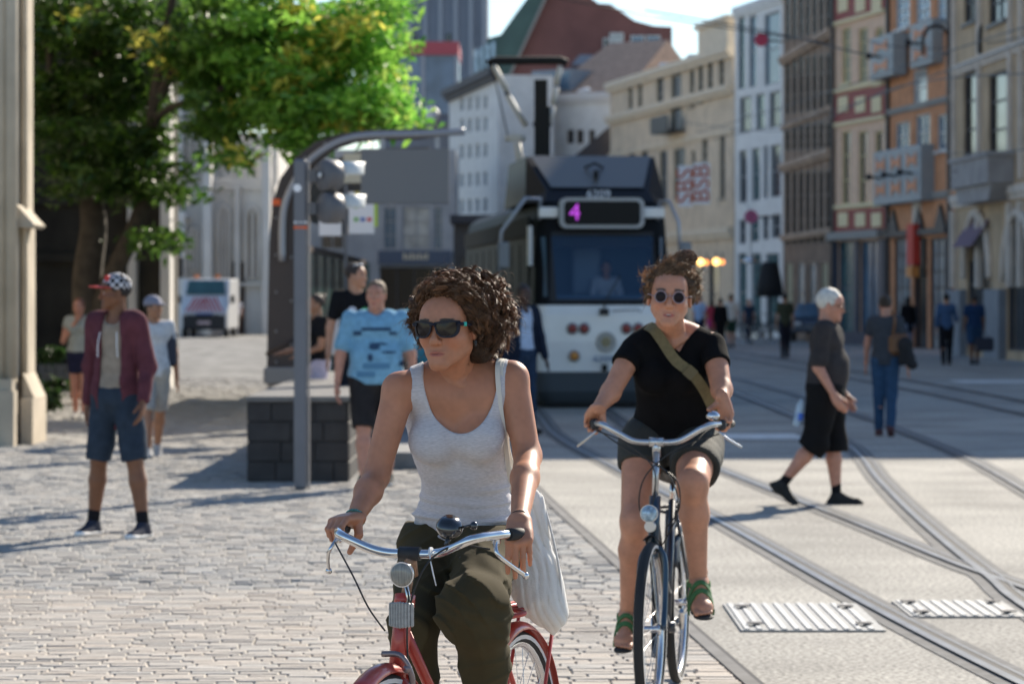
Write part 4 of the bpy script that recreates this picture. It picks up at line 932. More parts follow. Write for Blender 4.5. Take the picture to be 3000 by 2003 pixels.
# lamps
for (x, z, m, nm) in ((-.49, 1.2, M('lamp_red', (.25, .02, .02), .15), 'tail_light'), (-.31, 1.2, M('lamp_red'), 'tail_light'), (.33, 1.2, M('lamp_red'), 'tail_light'), (.51, 1.2, M('lamp_red'), 'tail_light'), (-.46, .79, M('lamp_amber', (.55, .22, .03), .15), 'indicator'), (.48, .79, M('lamp_amber'), 'indicator')):
    mb = MB(); mb.lathe([(.088, 0), (.092, .025), (.072, .035)], (x, -.035, z), (0, -1, 0), 16); lr = mb.build(nm, M('lamp_ring', (.35, .35, .36), .35, .6), tr)
    mb = MB(); mb.lathe([(.068, 0), (.052, .018), (.02, .024)], (x, -.071, z), (0, -1, 0), 16); mb.build('lens', m, lr)
mb = MB(); mb.lathe([(.15, 0), (.155, .02), (.12, .026), (.115, .012)], (.02, -.04, 1.0), (0, -1, 0), 22); em = mb.build('emblem', M('emblem_grey', (.42, .41, .38), .5), tr)
mb = MB()
for k in range(7):
    a = R(k * 51); mb.ball((.02 + .06 * math.cos(a), -.068, 1.0 + .06 * math.sin(a)), .022, 8)
mb.ball((.02, -.068, 1.0), .03, 8); mb.build('emblem_relief', M('emblem_gold', (.45, .36, .16), .5), em)
text('fleet_number', '6209', .13, M('decal_blue', (.12, .2, .33), .5), tr, Matrix.Translation((-.02, -.055, .74)) @ Matrix.Rotation(R(90), 4, 'X'), sx=1.2)
mb = MB(); mb.b2((-.04, -.07, .56), (.04, -.02, .66)); mb.build('coupler_eye', M('under_black'), tr)
mb = MB(); mb.tube([(-.02, -.05, 1.45), (.02, -.03, 1.62), (.25, .06, 2.0)], .012, 6); mb.b2((-.08, -.08, 1.4), (.06, -.04, 1.5)); mb.build('wiper', M('rubber'), tr)
mb = MB(); mb.tube([(.12, -.05, 1.47), (.5, -.04, 1.49), (.55, -.03, 1.45)], .012, 6); mb.build('script_mark', M('decal_grey', (.35, .38, .42), .5), tr)
mb = MB(); mb.b2((-.9, .16, .02), (.9, .4, .078), bev=.01); mb.build('bumper', M('under_black'), tr)
for sx, pts in ((-1, [(-.95, .3, 2.84), (-.95, .2, 3.16), (-1.18, .1, 3.16), (-1.56, .0, 2.66), (-1.6, .0, 2.05)]), (1, [(.86, .3, 2.84), (.87, .2, 3.13), (1.0, .1, 3.13), (1.13, .0, 2.8), (1.17, .0, 2.1)])):
    mb = MB(); mb.tube(pts, .028, 8); ar = mb.build('mirror_arm', steel_t, tr)
    mb = MB(); mb.b2((pts[-1][0] - .02, -.04, 2.1), (pts[-1][0] + .16, .04, 2.5), bev=.03); mb.build('mirror', M('mirror_back', (.2, .22, .24), .4), ar)
for i in range(9):
    y = 1.0 + i * 1.4
    for sx in (-1, 1):
        mb = MB(); mb.b2((sx * 1.046 - .012, y, 1.66), (sx * 1.046 + .012, y + 1.2, 2.5)); mb.build('side_window', M('tram_side_glass', (.012, .016, .018), .6, spec=.1), tr)
mb = MB(); mb.b2((-1.075, .9, 2.62), (-1.03, 13.5, 2.9)); mb.build('side_panel', M('side_cream', (.05, .048, .04), .8, spec=.1), tr)
mb = MB(); mb.b2((-1.10, .3, 2.15), (-1.06, .7, 2.75)); mb.build('side_notice', M('decal_white'), tr)
# pantograph
panto = M('panto_grey', (.62, .60, .55), .55, 0); org = tr.location
Zq = 50.
pn = MB(); pn.box(P(1243, 305, Zq), (.26, .5, .85)); pn.box(P(1240, 235, Zq + .3), (.22, .2, .75)); pn.tube([P(1222, 285, Zq), P(1265, 285, Zq)], .04, 8)
def tram_local(mb): 
    inv = (Matrix.Translation(org) @ Matrix.Rotation(R(5.3), 4, 'Z')).inverted(); return mb.xf(inv)
pg = tram_local(pn).build('pantograph', M('under_black'), tr)
for a, b in (((1131, 150), (1162, 208)), ((1164, 220), (1207, 290)), ((1285, 152), (1276, 195)), ((1276, 200), (1268, 240)), ((1268, 244), (1258, 285))):
    mb = MB(); mb.tube([P(*a, Zq), P(*b, Zq)], .05, 8); tram_local(mb).build('pantograph_arm', panto, pg)
mb = MB(); mb.tube([P(1118, 148, Zq), P(1135, 140, Zq), P(1285, 139, Zq), P(1300, 146, Zq)], .07, 8); mb.tube([P(1160, 210, Zq), P(1168, 222, Zq)], .035, 8); mb.tube([P(1130, 160, Zq), P(1165, 315, Zq)], .012, 6); tram_local(mb).build('collector_bar', M('under_black'), pg)
mb = MB(); mb.tube([P(1158, 318, Zq), P(1205, 318, Zq)], .05, 8); mb.box(P(1182, 316, Zq), (.2, .1, .1)); mb.tube([P(1186, 328, Zq), P(1197, 398, Zq)], .06, 8); tram_local(mb).build('trolley_post', panto, pg)

# ============================================================ VEHICLES BEHIND
def van(loc, rz, label, sc_=1.):
    o = empty('van', loc, rz, label, 'van', None); w = 1.0
    prof = [(-.0, .35), (0.0, .95), (.10, 1.12), (.75, 1.75), (1.05, 2.45), (5.0, 2.5), (5.0, .35)]
    mb = MB(); mb.prism([(y, z) for y, z in prof], -w, w, 'x'); mb.build('body', M('van_white', (.68, .69, .70), .35, coat=.3), o, bevel=.06)
    mb = MB(); mb.add([(-.84, .72, 1.78), (.84, .72, 1.78), (.76, 1.0, 2.38), (-.76, 1.0, 2.38)], [(0, 1, 2, 3)]); mb.v = [(x, y - .04, z + .02) for x, y, z in mb.v]; mb.build('windscreen', glass('teal'), o)
    mb = MB(); mb.b2((-.9, -.05, .32), (.9, .1, .95), bev=.05); mb.build('bumper', M('plastic_black', (.02, .02, .022), .6), o)
    st = M('stripe_red', (.6, .09, .08), .5)
    hd = MB(); hd.add([(-.85, -.01, 1.0), (.85, -.01, 1.0), (.8, .68, 1.7), (-.8, .68, 1.7)], [(0, 1, 2, 3)]); hd.v = [(x, y - .03, z + .03) for x, y, z in hd.v]; h_ = hd.build('bonnet', M('van_white'), o)
    mb = MB()
    for k in range(5):
        for sx in (-1, 1):
            x0 = .05 + k * .17; mb.add([(sx * x0, .02, 1.04), (sx * (x0 + .08), .02, 1.04), (sx * max(x0 - .35 + .08 + .0, .01), .60, 1.64), (sx * max(x0 - .35, .0), .60, 1.64)], [(0, 1, 2, 3)])
    mb.v = [(x, y - .04, z + .045) for x, y, z in mb.v]; mb.build('stripes', st, h_)
    mb = MB(); mb.b2((-.35, -.08, .95), (.35, -.02, 1.02)); mb.build('blue_strip', M('police_blue', (.05, .09, .3), .5), o)
    for sx in (-1, 1):
        mb = MB(); mb.box((sx * .75, .03, .98), (.28, .1, .22), bev=.05); mb.build('headlight', M('lamp_clear', (.5, .52, .55), .15), o)
        mb = MB(); mb.box((sx * .45, 1.25, 2.58), (.22, .22, .16), bev=.05); mb.build('beacon', M('beacon_orange', (.8, .2, .02), .3), o)
        mb = MB(); mb.box((sx * 1.13, .75, 1.6), (.18, .1, .35), bev=.04); mb.build('mirror', M('plastic_black'), o)
        for y in (.75, 4.1):
            mb = MB(); mb.lathe([(.34, -.1), (.34, .1)], (sx * .88, y, .34), (1, 0, 0), 18); wl = mb.build('wheel', M('tyre_black', (.02, .02, .02), .8), o)
            mb = MB(); mb.lathe([(.2, -.11), (.2, .11)], (sx * .88, y, .34), (1, 0, 0), 14); mb.build('rim', steel_t, wl)
    mb = MB(); mb.b2((-.27, -.075, .55), (.27, -.055, .68)); mb.build('number_plate', M('plate_pink', (.6, .45, .45), .5), o)
    return o
Zv = 126; van(Vector(((468 - CX) / F * Zv, Zv, 0)), R(0), 'white service van with red chevrons on its bonnet and two orange roof beacons')
Zv = 185; van(Vector(((548 - CX) / F * Zv, Zv, 0)), R(10), 'second white van parked farther back, partly hidden by the first')
# dark blue car behind the old man
def car(loc, rz, col, label):
    o = empty('parked_car', loc, rz, label, 'car'); w = .86
    mb = MB(); prof = [(0, .35), (0, .75), (.9, .92), (3.9, .95), (4.1, .8), (4.1, .35)]; mb.prism(prof, -w, w, 'x'); mb.build('body', M('car_paint', col, .25, .2, coat=1), o, bevel=.08)
    mb = MB(); mb.add([(-.8, .8, .93), (.8, .8, .93), (.8, 3.8, .96), (-.8, 3.8, .96), (-.6, 1.5, 1.45), (.6, 1.5, 1.45), (.6, 3.3, 1.45), (-.6, 3.3, 1.45)], [(0, 1, 5, 4), (1, 2, 6, 5), (2, 3, 7, 6), (3, 0, 4, 7), (4, 5, 6, 7)]); mb.build('cabin', glass('blue'), o, bevel=.05)
    for sx in (-1, 1):
        mb = MB(); mb.box((sx * .62, .0, .68), (.3, .08, .14), bev=.03); mb.build('headlight', M('lamp_clear'), o)
        for y in (.75, 3.3): mb = MB(); mb.lathe([(.3, -.09), (.3, .09)], (sx * .78, y, .3), (1, 0, 0), 16); mb.build('wheel', M('tyre_black'), o)
    return o
Zv = 113; car(Vector(((1866 - CX) / F * Zv, Zv, 0)), R(-6), (.03, .05, .09), 'small dark blue car parked before the brown facade')

# ============================================================ STREET FURNITURE, SIGNS, WIRES
Zp = 104; s_ = F / Zp; o = empty('traffic_light', Vector(((404 - CX) / s_, Zp, 0)), 0, 'black traffic light with a round backing board left of the van', 'traffic light')
mb = MB(); mb.tube([(0, 0, 0), (0, 0, 3.1)], .07, 8); mb.build('post', M('pole_black', (.015, .016, .02), .5), o)
mb = MB(); mb.b2((-.25, -.12, 2.35), (.25, .1, 3.1), bev=.04); mb.b2((-.2, -.14, 3.12), (.2, .1, 3.85), bev=.08); mb.build('head', M('pole_black'), o)
mb = MB(); mb.ball((.24, -.1, 3.75), .09, 10); mb.build('hood_tip', M('chrome', (.7, .7, .7), .12, 1.), o)
Zp = 180; s_ = F / Zp; o = empty('lamp_post', Vector(((569 - CX) / s_, Zp, 0)), 0, 'tall blue-grey lamp post before the church', 'lamp post')
mb = MB(); mb.tube([(0, 0, 0), (0, 0, 8.2)], [.22, .16], 8); mb.build('post', M('post_bluegrey', (.16, .22, .27), .5), o)
mb = MB(); mb.b2((-.12, -.9, 8.0), (.12, .1, 8.15), bev=.04); mb.build('lamp_head', M('post_bluegrey'), o)

lbox = M('sign_box_grey', (.30, .34, .36), .5, var=.05, vs=3); lmark = M('mark_orange', (.62, .22, .09), .5)
def hsign(x, y0, y1, Zn, length, npan, width, label):
    p = P(x, y1, Zn); hgt = (y1 - y0) / F * Zn; an = math.atan2(.135, -1) # along street away
    o = empty('projecting_sign', p, 0, label, 'sign', None); dirv = Vector((-.134, .991, 0)); nr = Vector((-.991, -.134, 0))
    mt = Matrix((( -nr.x, dirv.x, 0, 0), (-nr.y, dirv.y, 0, 0), (0, 0, 1, 0), (0, 0, 0, 1)))   # local x: to the wall, y: away
    mb = MB(); mb.b2((0, 0, 0), (width, length, hgt), bev=.03); mb.xf(mt).build('cabinet', lbox, o)
    L = length / npan
    for k in range(npan):
        mb = MB(); yc = L * (k + .5)
        for zc in (hgt * .28, hgt * .74):
            for sy in (-1, 1):
                h = hgt * .15; mb.add([(-.03, yc + sy * L * .30, zc - h), (-.03, yc + sy * L * .30, zc + h), (-.03, yc + sy * L * .10, zc + h * .35), (-.03, yc + sy * L * .10, zc - h * .35)], [(0, 1, 2, 3)])
            mb.b2((-.032, yc - L * .12, zc - .05 * hgt), (-.028, yc + L * .12, zc + .05 * hgt))
        mb.xf(mt).build('orange_mark', lmark, o)
        mb = MB(); mb.tube([(-.02, yc, hgt * .5), (-.35, yc, hgt * .52)], .05, 6); mb.ball((-.42, yc, hgt * .52), .12, 8); mb.xf(mt).build('spot_lamp', M('pole_black'), o)
    mb = MB(); mb.b2((width, length * .3, hgt * .4), (width + .7, length * .4, hgt * .5)); mb.xf(mt).build('bracket', M('pole_black'), o)
    return o
hsign(2110, 330, 460, 97, 6.0, 3, 1.0, 'long grey box sign with three panels of orange bow marks on the orange brick house')
hsign(2046, 74, 172, 100, 3.0, 1, .5, 'small grey box sign with orange bow marks, upper left on the orange brick house')
hsign(2136, 42, 145, 96, 2.6, 1, .65, 'grey box sign with orange bow marks under the pipe arch, highest on the brick house')
for (x, y, r, Z, lab) in ((2146, 90, .40, 92, 'dark pipe arch over the upper box sign on the brick house'), (2284, 82, .47, 84, 'dark pipe arch high on the ochre stone house')):
    c = P(x, y, Z); o = empty('pipe_arch', c, 0, lab, 'pipe arch', 'dark pipe arches on the facades'); mb = MB(); mb.tube([(-r, .0, -.5)] + [(-r * math.cos(math.pi * i / 12), 0, r * math.sin(math.pi * i / 12)) for i in range(13)] + [(r, 0, -.4)], .055, 8); mb.tube([(r, 0, -.4), (r, 1.2, -.4)], .04, 6); mb.build('pipe', M('pole_black'), o)
wires = [((1600, 305, 120), (1830, 235, 90), (2080, 150, 70), (2420, 40, 48), 'overhead wire crossing the facades, highest of those over the brick house'),
         ((1640, 318, 110), (1880, 262, 85), (2110, 185, 66), (2450, 60, 45), 'overhead wire just under the highest one on the right'),
         ((1980, 92, 95), (2060, 108, 92), (2180, 110, 90), (2450, 70, 70), 'overhead wire running level past the box signs'),
         ((1560, 280, 130), (1800, 300, 90), (2060, 200, 64), (2430, 165, 46), 'overhead wire sagging across the grey block and brown facade'),
         ((1480, 25, 60), (1700, 62, 56), (1800, 82, 54), (2000, 130, 50), 'thin overhead wire against the sky above the terrace'),
         ((2150, 350, 84), (2250, 352, 70), (2330, 345, 60), (2460, 335, 50), 'overhead wire in front of the stone balcony'),
         ((1150, -30, 60), (1400, 20, 60), (1600, 55, 62), (1900, 100, 64), 'thin wire across the sky over the brick gable')]
for k, wv in enumerate(wires):
    pp = spline([P(*q) for q in wv[:4]], 8); o = MB().tube(pp, .014, 5).build('overhead_wire', M('wire_black', (.02, .02, .02), .5)); tag(o, wv[4], 'wire', 'tram wires over the street'); set_origin(o, pp[0])
for k, (x, y) in enumerate(((1606, 601), (1642, 600), (1620, 602), (1656, 601))):
    Z = 122 + k; p = P(x, y, Z); r = .15 if k < 2 else .11
    o = empty('wall_lamp', p, 0, ['lit yellow globe lamp nearest the cyclist\'s bun on the terrace', 'lit yellow globe lamp farther right on the terrace', 'dim orange globe lamp between the two yellow ones', 'dim orange globe lamp, rightmost of the row'][k], 'lamp', 'globe lamps along the terrace'); mb = MB(); mb.ball((0, 0, 0), r, 10); mb.build('globe', M('globe_lit', (1, .55, .16), .5, emit=3) if k < 2 else M('globe_dim', (1, .33, .08), .5, emit=1.5), o)
    mb = MB(); mb.tube([(0, 0, r * .9), (0, 0, r + .25), (0, .5, r + .3)], .025, 6); mb.build('arm', M('pole_black'), o)
Zp = 116; p = P(1765, 683, Zp); o = empty('closed_parasol', Vector((p.x, Zp, 0)), 0, 'closed black cafe parasol standing before the modern block', 'parasol')
mb = MB(); mb.lathe([(.55, 1.7), (.5, 2.2), (.36, 2.9), (.3, 3.05)], (0, 0, 0), n=10); mb.build('canopy', M('parasol_black', (.012, .012, .014), .8), o); mb = MB(); mb.tube([(0, 0, 0), (0, 0, 1.7)], .05, 6); mb.build('pole', M('pole_black'), o)
Zp = 118; p = P(1722, 598, Zp); o = empty('hanging_lamp', p, 0, 'shiny disc lamp hanging before the modern block', 'lamp'); mb = MB(); mb.lathe([(.3, 0), (.34, .1), (.2, .2), (.04, .26)], (0, 0, -.1), n=14); mb.build('shade', M('chrome'), o); mb = MB(); mb.tube([(0, 0, .12), (0, 0, 2), (0, 3, 2.4)], .015, 5); mb.build('cord', M('wire_black'), o)
for (x, y, r, c, nm, lab, Z) in ((1745, 92, .28, (.6, .06, .12), 'round_sign', 'round red sign high on the modern block', 122), (1722, 497, .28, (.5, .12, .25), 'round_sign', 'pink round sign low on the modern block', 122)):
    p = P(x, y, Z); o = empty(nm, p, 0, lab, 'sign'); mb = MB(); mb.lathe([(r, 0), (r, .08)], (0, 0, 0), (0, -1, 0), 16); mb.build('disc', M(nm + '%d' % x, c, .5), o); mb = MB(); mb.tube([(r * .5, .02, 0), (r * .5 + .9, 1.0, 0)], .04, 6); mb.build('bracket', M('pole_black'), o)

# ============================================================ BICYCLES
chrome = M('chrome'); rubberb = M('tyre_black'); steelp = M('spoke_steel', (.6, .6, .62), .25, 1.)
def bike(root, fm, opt):
    """local frame: rides towards -Y, rider's left is +X; hero=True builds everything"""
    hero = opt.get('hero', True); ns = 28
    def wheel(y, steer=0.):
        mb = MB(); n = 40; rr = .31
        pts = [(0, y + rr * math.cos(2 * math.pi * i / n), .345 + rr * math.sin(2 * math.pi * i / n)) for i in range(n)]
        mb.tube(pts, .013, 8, closed=True, flat=1.0)
        if hero:
            for i in range(ns):
                a = 2 * math.pi * i / ns; b = a + (.5 if i % 2 else -.5); sx = .03 if (i // 2) % 2 else -.03
                mb.tube([(0, y + .305 * math.cos(a), .345 + .305 * math.sin(a)), (sx, y + .025 * math.cos(b), .345 + .025 * math.sin(b))], .0011, 4, cap=False)
        mb.lathe([(.018, -.04), (.024, -.035), (.014, -.025), (.014, .025), (.024, .035), (.018, .04)], (0, y, .345), (1, 0, 0), 12)
        wl = mb.build('wheel', steelp, root)
        mb = MB(); pts = [(0, y + .327 * math.cos(2 * math.pi * i / 48), .345 + .327 * math.sin(2 * math.pi * i / 48)) for i in range(48)]; mb.tube(pts, .0195, 10, closed=True); mb.build('tyre', rubberb, wl)
        mb = MB()
        for sx in (-1, 1):
            v = []
            for i in range(48):
                a = 2 * math.pi * i / 48
                for r_ in (.322, .334): v.append((sx * .0203, y + r_ * math.cos(a), .345 + r_ * math.sin(a)))
            mb.add(v, [(2 * i, 2 * i + 1, (2 * i + 3) % 96, (2 * i + 2) % 96) for i in range(48)])
        mb.build('reflex_band', M('reflex_white', (.6, .6, .6), .4), wl)
        if steer:
            wl.location = (0, y, 0); wl.rotation_euler = (0, 0, steer)
            for o_ in [wl] + kids(wl): o_.data.transform(Matrix.Translation((0, -y, 0)))
        return wl
    wheel(-.56, opt.get('steer', 0)); wheel(.50)
    def fender(y, a0, a1, m, nm, w_=.032):
        mb = MB(); v = []; n = 22; m_ = 7
        for i in range(n + 1):
            a = R(a0 + (a1 - a0) * i / n)
            for k in range(m_):
                t = -1 + 2 * k / (m_ - 1); r_ = .372 - .022 * t * t; v.append((w_ * t, y + r_ * math.cos(a), .345 + r_ * math.sin(a)))
        mb.add(v, [(i * m_ + k, i * m_ + k + 1, (i + 1) * m_ + k + 1, (i + 1) * m_ + k) for i in range(n) for k in range(m_ - 1)], 0, True)
        o_ = mb.build(nm, m, root); s_ = o_.modifiers.new('thick', 'SOLIDIFY'); s_.thickness = .002; return o_
    fender(-.56, -25, opt.get('ff', 110), opt['fender'], 'mudguard'); fender(.50, -10, 150, opt['fender'], 'mudguard')
    bb = (0, .07, .285); ht, hb_ = (0, -.395, .86), (0, -.455, .66); st = (0, .27, .80)
    mb = MB(); mb.tube([hb_, ht], .021, 12); mb.tube([(0, -.44, .70), (0, -.2, .42), bb], .019, 10); mb.tube([(0, -.41, .80), (0, -.1, .52), (0, .13, .42)], .015, 10); mb.tube([bb, st], .016, 10)
    for sx in (-1, 1): mb.tube([(sx * .02, .07, .285), (sx * .06, .5, .345)], .010, 8); mb.tube([(sx * .018, .25, .76), (sx * .06, .5, .345)], .008, 8)
    mb.tube([(-.035, .07, .285), (.035, .07, .285)], .024, 10); mb.build('frame', fm, root)
    mb = MB(); mb.tube([(0, -.455, .665), (0, -.47, .70 - .08)], .022, 10)
    for sx in (-1, 1): mb.tube(spline([(sx * .0, -.462, .668), (sx * .028, -.466, .655), (sx * .05, -.475, .60), (sx * .053, -.51, .46), (sx * .052, -.56, .345)], 4), [.012] * 17, 8)
    mb.build('fork', opt.get('forkm', fm), root)
    bh, by = opt['bar_h'], opt['bar_y']
    mb = MB(); mb.tube([(0, -.39, .86), (0, by + .01, bh - .03)], .0135, 10); mb.tube([(0, by + .02, bh - .06), (0, by, bh)], .017, 10); mb.build('stem', opt.get('stemm', chrome), root)
    hw = opt['bar_w']; ge = opt['grip_end']; gy = opt['grip_y']; gz = opt['grip_z']
    for_l = [(.0, by, bh), (.06, by, bh), (.11, by - .012, bh + .012), (hw * .78, by - .02, gz - .006), (hw * .95, gy - .03, gz), (hw, gy, gz)]
    pts = [(-x, y, z) for x, y, z in for_l[:0:-1]] + for_l
    pp = spline(pts, 5); 
    mb = MB(); mb.tube([(-ge[0], ge[1], gz - .005)] + pp + [(ge[0], ge[1], gz - .005)], .0125 if hero else .012, 12); hb = mb.build('handlebar', chrome if opt.get('chromebar', True) else M('brushed_alu', (.55, .56, .57), .28, .9), root)
    mb = MB(); mb.tube([(-.028, by, bh), (.03, by, bh)], .0185, 12); mb.build('clamp', opt.get('clampm', M('plastic_black')), root)
    for sx in (-1, 1):
        mb = MB(); a = Vector((sx * hw, gy, gz)); b = Vector((sx * ge[0], ge[1], gz - .005)); a = a + (b - a) * .18; mb.tube([a, b, b + (b - a) * .03], [.0165, .0165, .012], 12); mb.build('grip', opt.get('gripm', M('grip_black', (.02, .02, .02), .7)), root)
    mb = MB(); mb.lathe([(.10, .0), (.10, .008)], (-.05, .07, .285), (-1, 0, 0), 28); cw = mb.build('chainring', steelp, root)
    ca = opt.get('crank', 30); po_ = opt.get('pedal_off', .06)
    for sx in (-1, 1):
        a = R(ca) + (0 if sx > 0 else math.pi); e = Vector((sx * .075, .07 - .17 * math.cos(a), .285 + .17 * math.sin(a)))
        mb = MB(); mb.tube([(sx * .06, .07, .285), e], .010, 8); mb.build('crank', chrome, root)
        mb = MB(); mb.box(e + Vector((sx * po_, 0, 0)), (.095, .075, .026), bev=.006); pd = mb.build('pedal', M('plastic_black'), root)
        mb = MB(); mb.box(e + Vector((sx * po_, -.0385, 0)), (.068, .004, .016)); mb.box(e + Vector((sx * po_, .0385, 0)), (.068, .004, .016)); mb.build('pedal_reflector', M('reflector_amber', (.85, .36, .02), .25, emit=.0), pd)
    mb = MB(); mb.tube([st, (0, .31, .90)], .013, 8); mb.build('seat_post', chrome, root)
    sd_ = sdf_obj('saddle', [cone((0, .20, .925), (0, .06, .935), .02, .014, .03), cone((-.045, .33, .93), (.045, .33, .93), .045, .045, .05), cone((0, .33, .93), (0, .2, .93), .06, .02, .04)], .008, [M('saddle_black', (.02, .018, .016), .5)], root, world=False)
    mb = MB()
    for x in (-.05, -.018, .018, .05): mb.tube([(x, .36, .765), (x, .78, .755)], .006, 6)
    mb.tube([(-.05, .37, .765), (.05, .37, .765)], .006, 6); mb.tube([(-.05, .77, .755), (.05, .77, .755)], .006, 6)
    for sx in (-1, 1): mb.tube([(sx * .055, .72, .755), (sx * .06, .52, .345)], .006, 6); mb.tube(spline([(sx * .05, .37, .765), (sx * .085, .34, .76), (sx * .03, .27, .75)], 4), .007, 6)
    mb.build('luggage_rack', opt.get('rackm', fm), root)
    return hb
redfr = M('bike_red', (.42, .045, .03), .38, .1, var=.25, vs=9, coat=.4)
b1 = empty('bicycle', (-.155, 8.23, 0), R(-19), 'red city bicycle with chrome handlebar and round headlamp, ridden by the curly-haired woman', 'bicycle')
bike(b1, redfr, dict(bar_h=.985, bar_y=-.355, bar_w=.236, grip_end=(.262, -.165), grip_y=-.275, grip_z=1.035, fender=redfr, ff=118, crank=-60, steer=R(-4), stemm=M('rusty_stem', (.30, .18, .12), .5, .8, var=.4, vs=40)))
# front details of the red bicycle
mb = MB(); c = Vector((.021, -.465, .940)); ax = Vector((0, -1, -.05)).normalized(); mb.lathe([(.008, -.050), (.021, -.040), (.031, -.013), (.0335, .0), (.0335, .005)], c, ax, 26); hl = mb.build('headlamp', chrome, b1)
mb = MB(); mb.lathe([(.0305, 0), (.029, .004), (.018, .008), (.003, .009)], c + ax * .0055, ax, 26); mb.build('lens', M('lamp_lens', (.26, .25, .22), .10, .0, var=.25, vs=60, stretch=(6, 1, .3)), hl)
mb = MB(); mb.tube([c - Vector((0, -.03, .03)), c + Vector((.004, .04, -.07)), (0, -.43, .80)], .006, 6); mb.build('bracket', chrome, hl)
mb = MB()
for i in range(9): 
    t = (i - 4) / 4; mb.box((.018 + t * .030, -.472 + .010 * t * t, .835), (.0080, .012, .070 - .008 * abs(t)), bev=.003)
mb.build('front_reflector', M('reflector_clear', (.34, .34, .33), .3, .1, var=.2, vs=90), b1)
mb = MB(); mb.lathe([(.024, 0), (.024, .17), (.020, .18)], (0, -.452, .662), Vector((0, .06, .2)), 16); mb.lathe([(.028, 0), (.028, .03)], (0, -.396, .85), Vector((0, .06, .2)), 16); mb.build('head_tube', redfr, b1)
mb = MB(); cb = Vector((.105, -.335, 1.055)); mb.lathe([(.002, -.026), (.026, -.022), (.034, -.008), (.036, .0), (.036, .004), (.034, .010), (.026, .023), (.002, .028)], cb, Vector((.25, -.35, .55)), 26); mb.lathe([(.0365, .0), (.0365, .003)], cb, Vector((.25, -.35, .55)), 26); bl = mb.build('bell', M('bell_black', (.012, .012, .013), .16, coat=1), b1)
mb = MB(); mb.tube([cb + Vector((.03, 0, .0)), cb + Vector((.062, .0, .008))], .004, 6); mb.ball(cb + Vector((.068, 0, .006)), .012, 10); mb.tube([cb + Vector((0, .0, -.02)), (.105, -.36, 1.012)], .007, 6); mb.build('bell_lever', M('bell_black'), bl)
def lever(sx, pts, r=.0058):
    mb = MB(); mb.tube(spline(pts, 5), r, 8, flat=.7); mb.ball(pts[-1], .0095, 10); mb.box(Vector(pts[0]) + Vector((0, .004, .0)), (.022, .022, .036), bev=.006); return mb.build('brake_lever', chrome, b1)
lever(-1, [(-.226, -.300, 1.02), (-.238, -.325, .99), (-.252, -.31, .965), (-.262, -.28, .925)]); lever(1, [(.222, -.30, 1.025), (.234, -.325, .99), (.262, -.29, .955), (.285, -.24, .925)])
cab = M('cable_black', (.012, .012, .012), .45)
for pts in ([(-.225, -.325, 1.005), (-.19, -.40, 1.005), (-.12, -.455, .93), (-.075, -.46, .85), (-.03, -.455, .79)], [(.215, -.325, 1.0), (.13, -.37, 1.01), (.07, -.42, .96), (.03, -.44, .84), (.028, -.44, .70), (.045, -.46, .64), (.05, -.49, .58)], [(.0, -.435, .95), (.03, -.44, .88), (.02, -.43, .80)]):
    MB().tube(spline(pts, 8), .0026, 6).build('brake_cable', cab, b1)
mb = MB(); mb.tube([(.063, -.372, 1.005), (.066, -.375, .97), (.075, -.378, .935), (.084, -.38, .905)], [.0018, .0018, .0018, .0014], 6); mb.lathe([(.0145, 0), (.0145, .006)], (.058, -.355, .989), (1, 0, .1), 14); mb.build('cable_tie', M('decal_white'), b1)
mb = MB(); mb.tube(spline([(-.02, -.50, .735), (.03, -.505, .735), (.055, -.50, .70), (.06, -.49, .66), (.045, -.49, .63)], 4), .008, 8); mb.ball((.05, -.50, .70), .013, 10); mb.ball((.06, -.475, .64), .011, 10); mb.build('caliper_brake', M('caliper', (.25, .2, .2), .4, .7), b1)
mb = MB(); mb.box((-.01, .60, .742), (.10, .28, .008)); mb.build('rack_plate', redfr, b1)
mb = MB(); mb.lathe([(.012, 0), (.016, .03), (.016, .06)], (-.06, -.50, .60), (0, -1, .1), 12); mb.build('dynamo', M('caliper'), b1)

dk = M('bike_dark', (.022, .03, .045), .3, .2, coat=.6)
alu = M('brushed_alu', (.55, .56, .57), .28, .9)
b2 = empty('bicycle', (.638, 12.42, 0), R(-9), 'dark city bicycle with wide swept handlebar, ridden by the woman in round sunglasses', 'bicycle')
bike(b2, dk, dict(bar_h=1.078, bar_y=-.355, bar_w=.262, grip_end=(.288, -.15), grip_y=-.265, grip_z=1.15, fender=M('fender_dark', (.03, .035, .045), .4, .3), ff=88, crank=30, pedal_off=.088, steer=R(-2), chromebar=False, stemm=alu, clampm=alu, forkm=M('fork_navy', (.02, .05, .085), .3, .3, coat=.5), rackm=M('plastic_black')))
mb = MB(); c = Vector((-.012, -.50, .80)); mb.lathe([(.01, -.035), (.03, -.02), (.036, .0), (.036, .008)], c, (0, -1, 0), 22); mb.lathe([(.02, -.02), (.024, .0), (.022, .01)], c + Vector((.004, .0, -.052)), (0, -1, 0), 16); hl = mb.build('headlamp', alu, b2)
mb = MB(); mb.lathe([(.033, 0), (.028, .01), (.004, .016)], c + Vector((0, -.0085, 0)), (0, -1, 0), 22); mb.build('lens', M('lens_blue', (.35, .48, .58), .06, .2, var=.4, vs=70), hl)
mb = MB(); mb.tube([c + Vector((0, .02, -.02)), (0, -.46, .68)], .007, 6); mb.build('bracket', M('plastic_black'), hl)
mb = MB(); mb.lathe([(.016, 0), (.028, .012), (.029, .022), (.018, .036), (.003, .04)], (.225, -.30, 1.165), (0, -.1, 1), 20); mb.build('bell', chrome, b2)
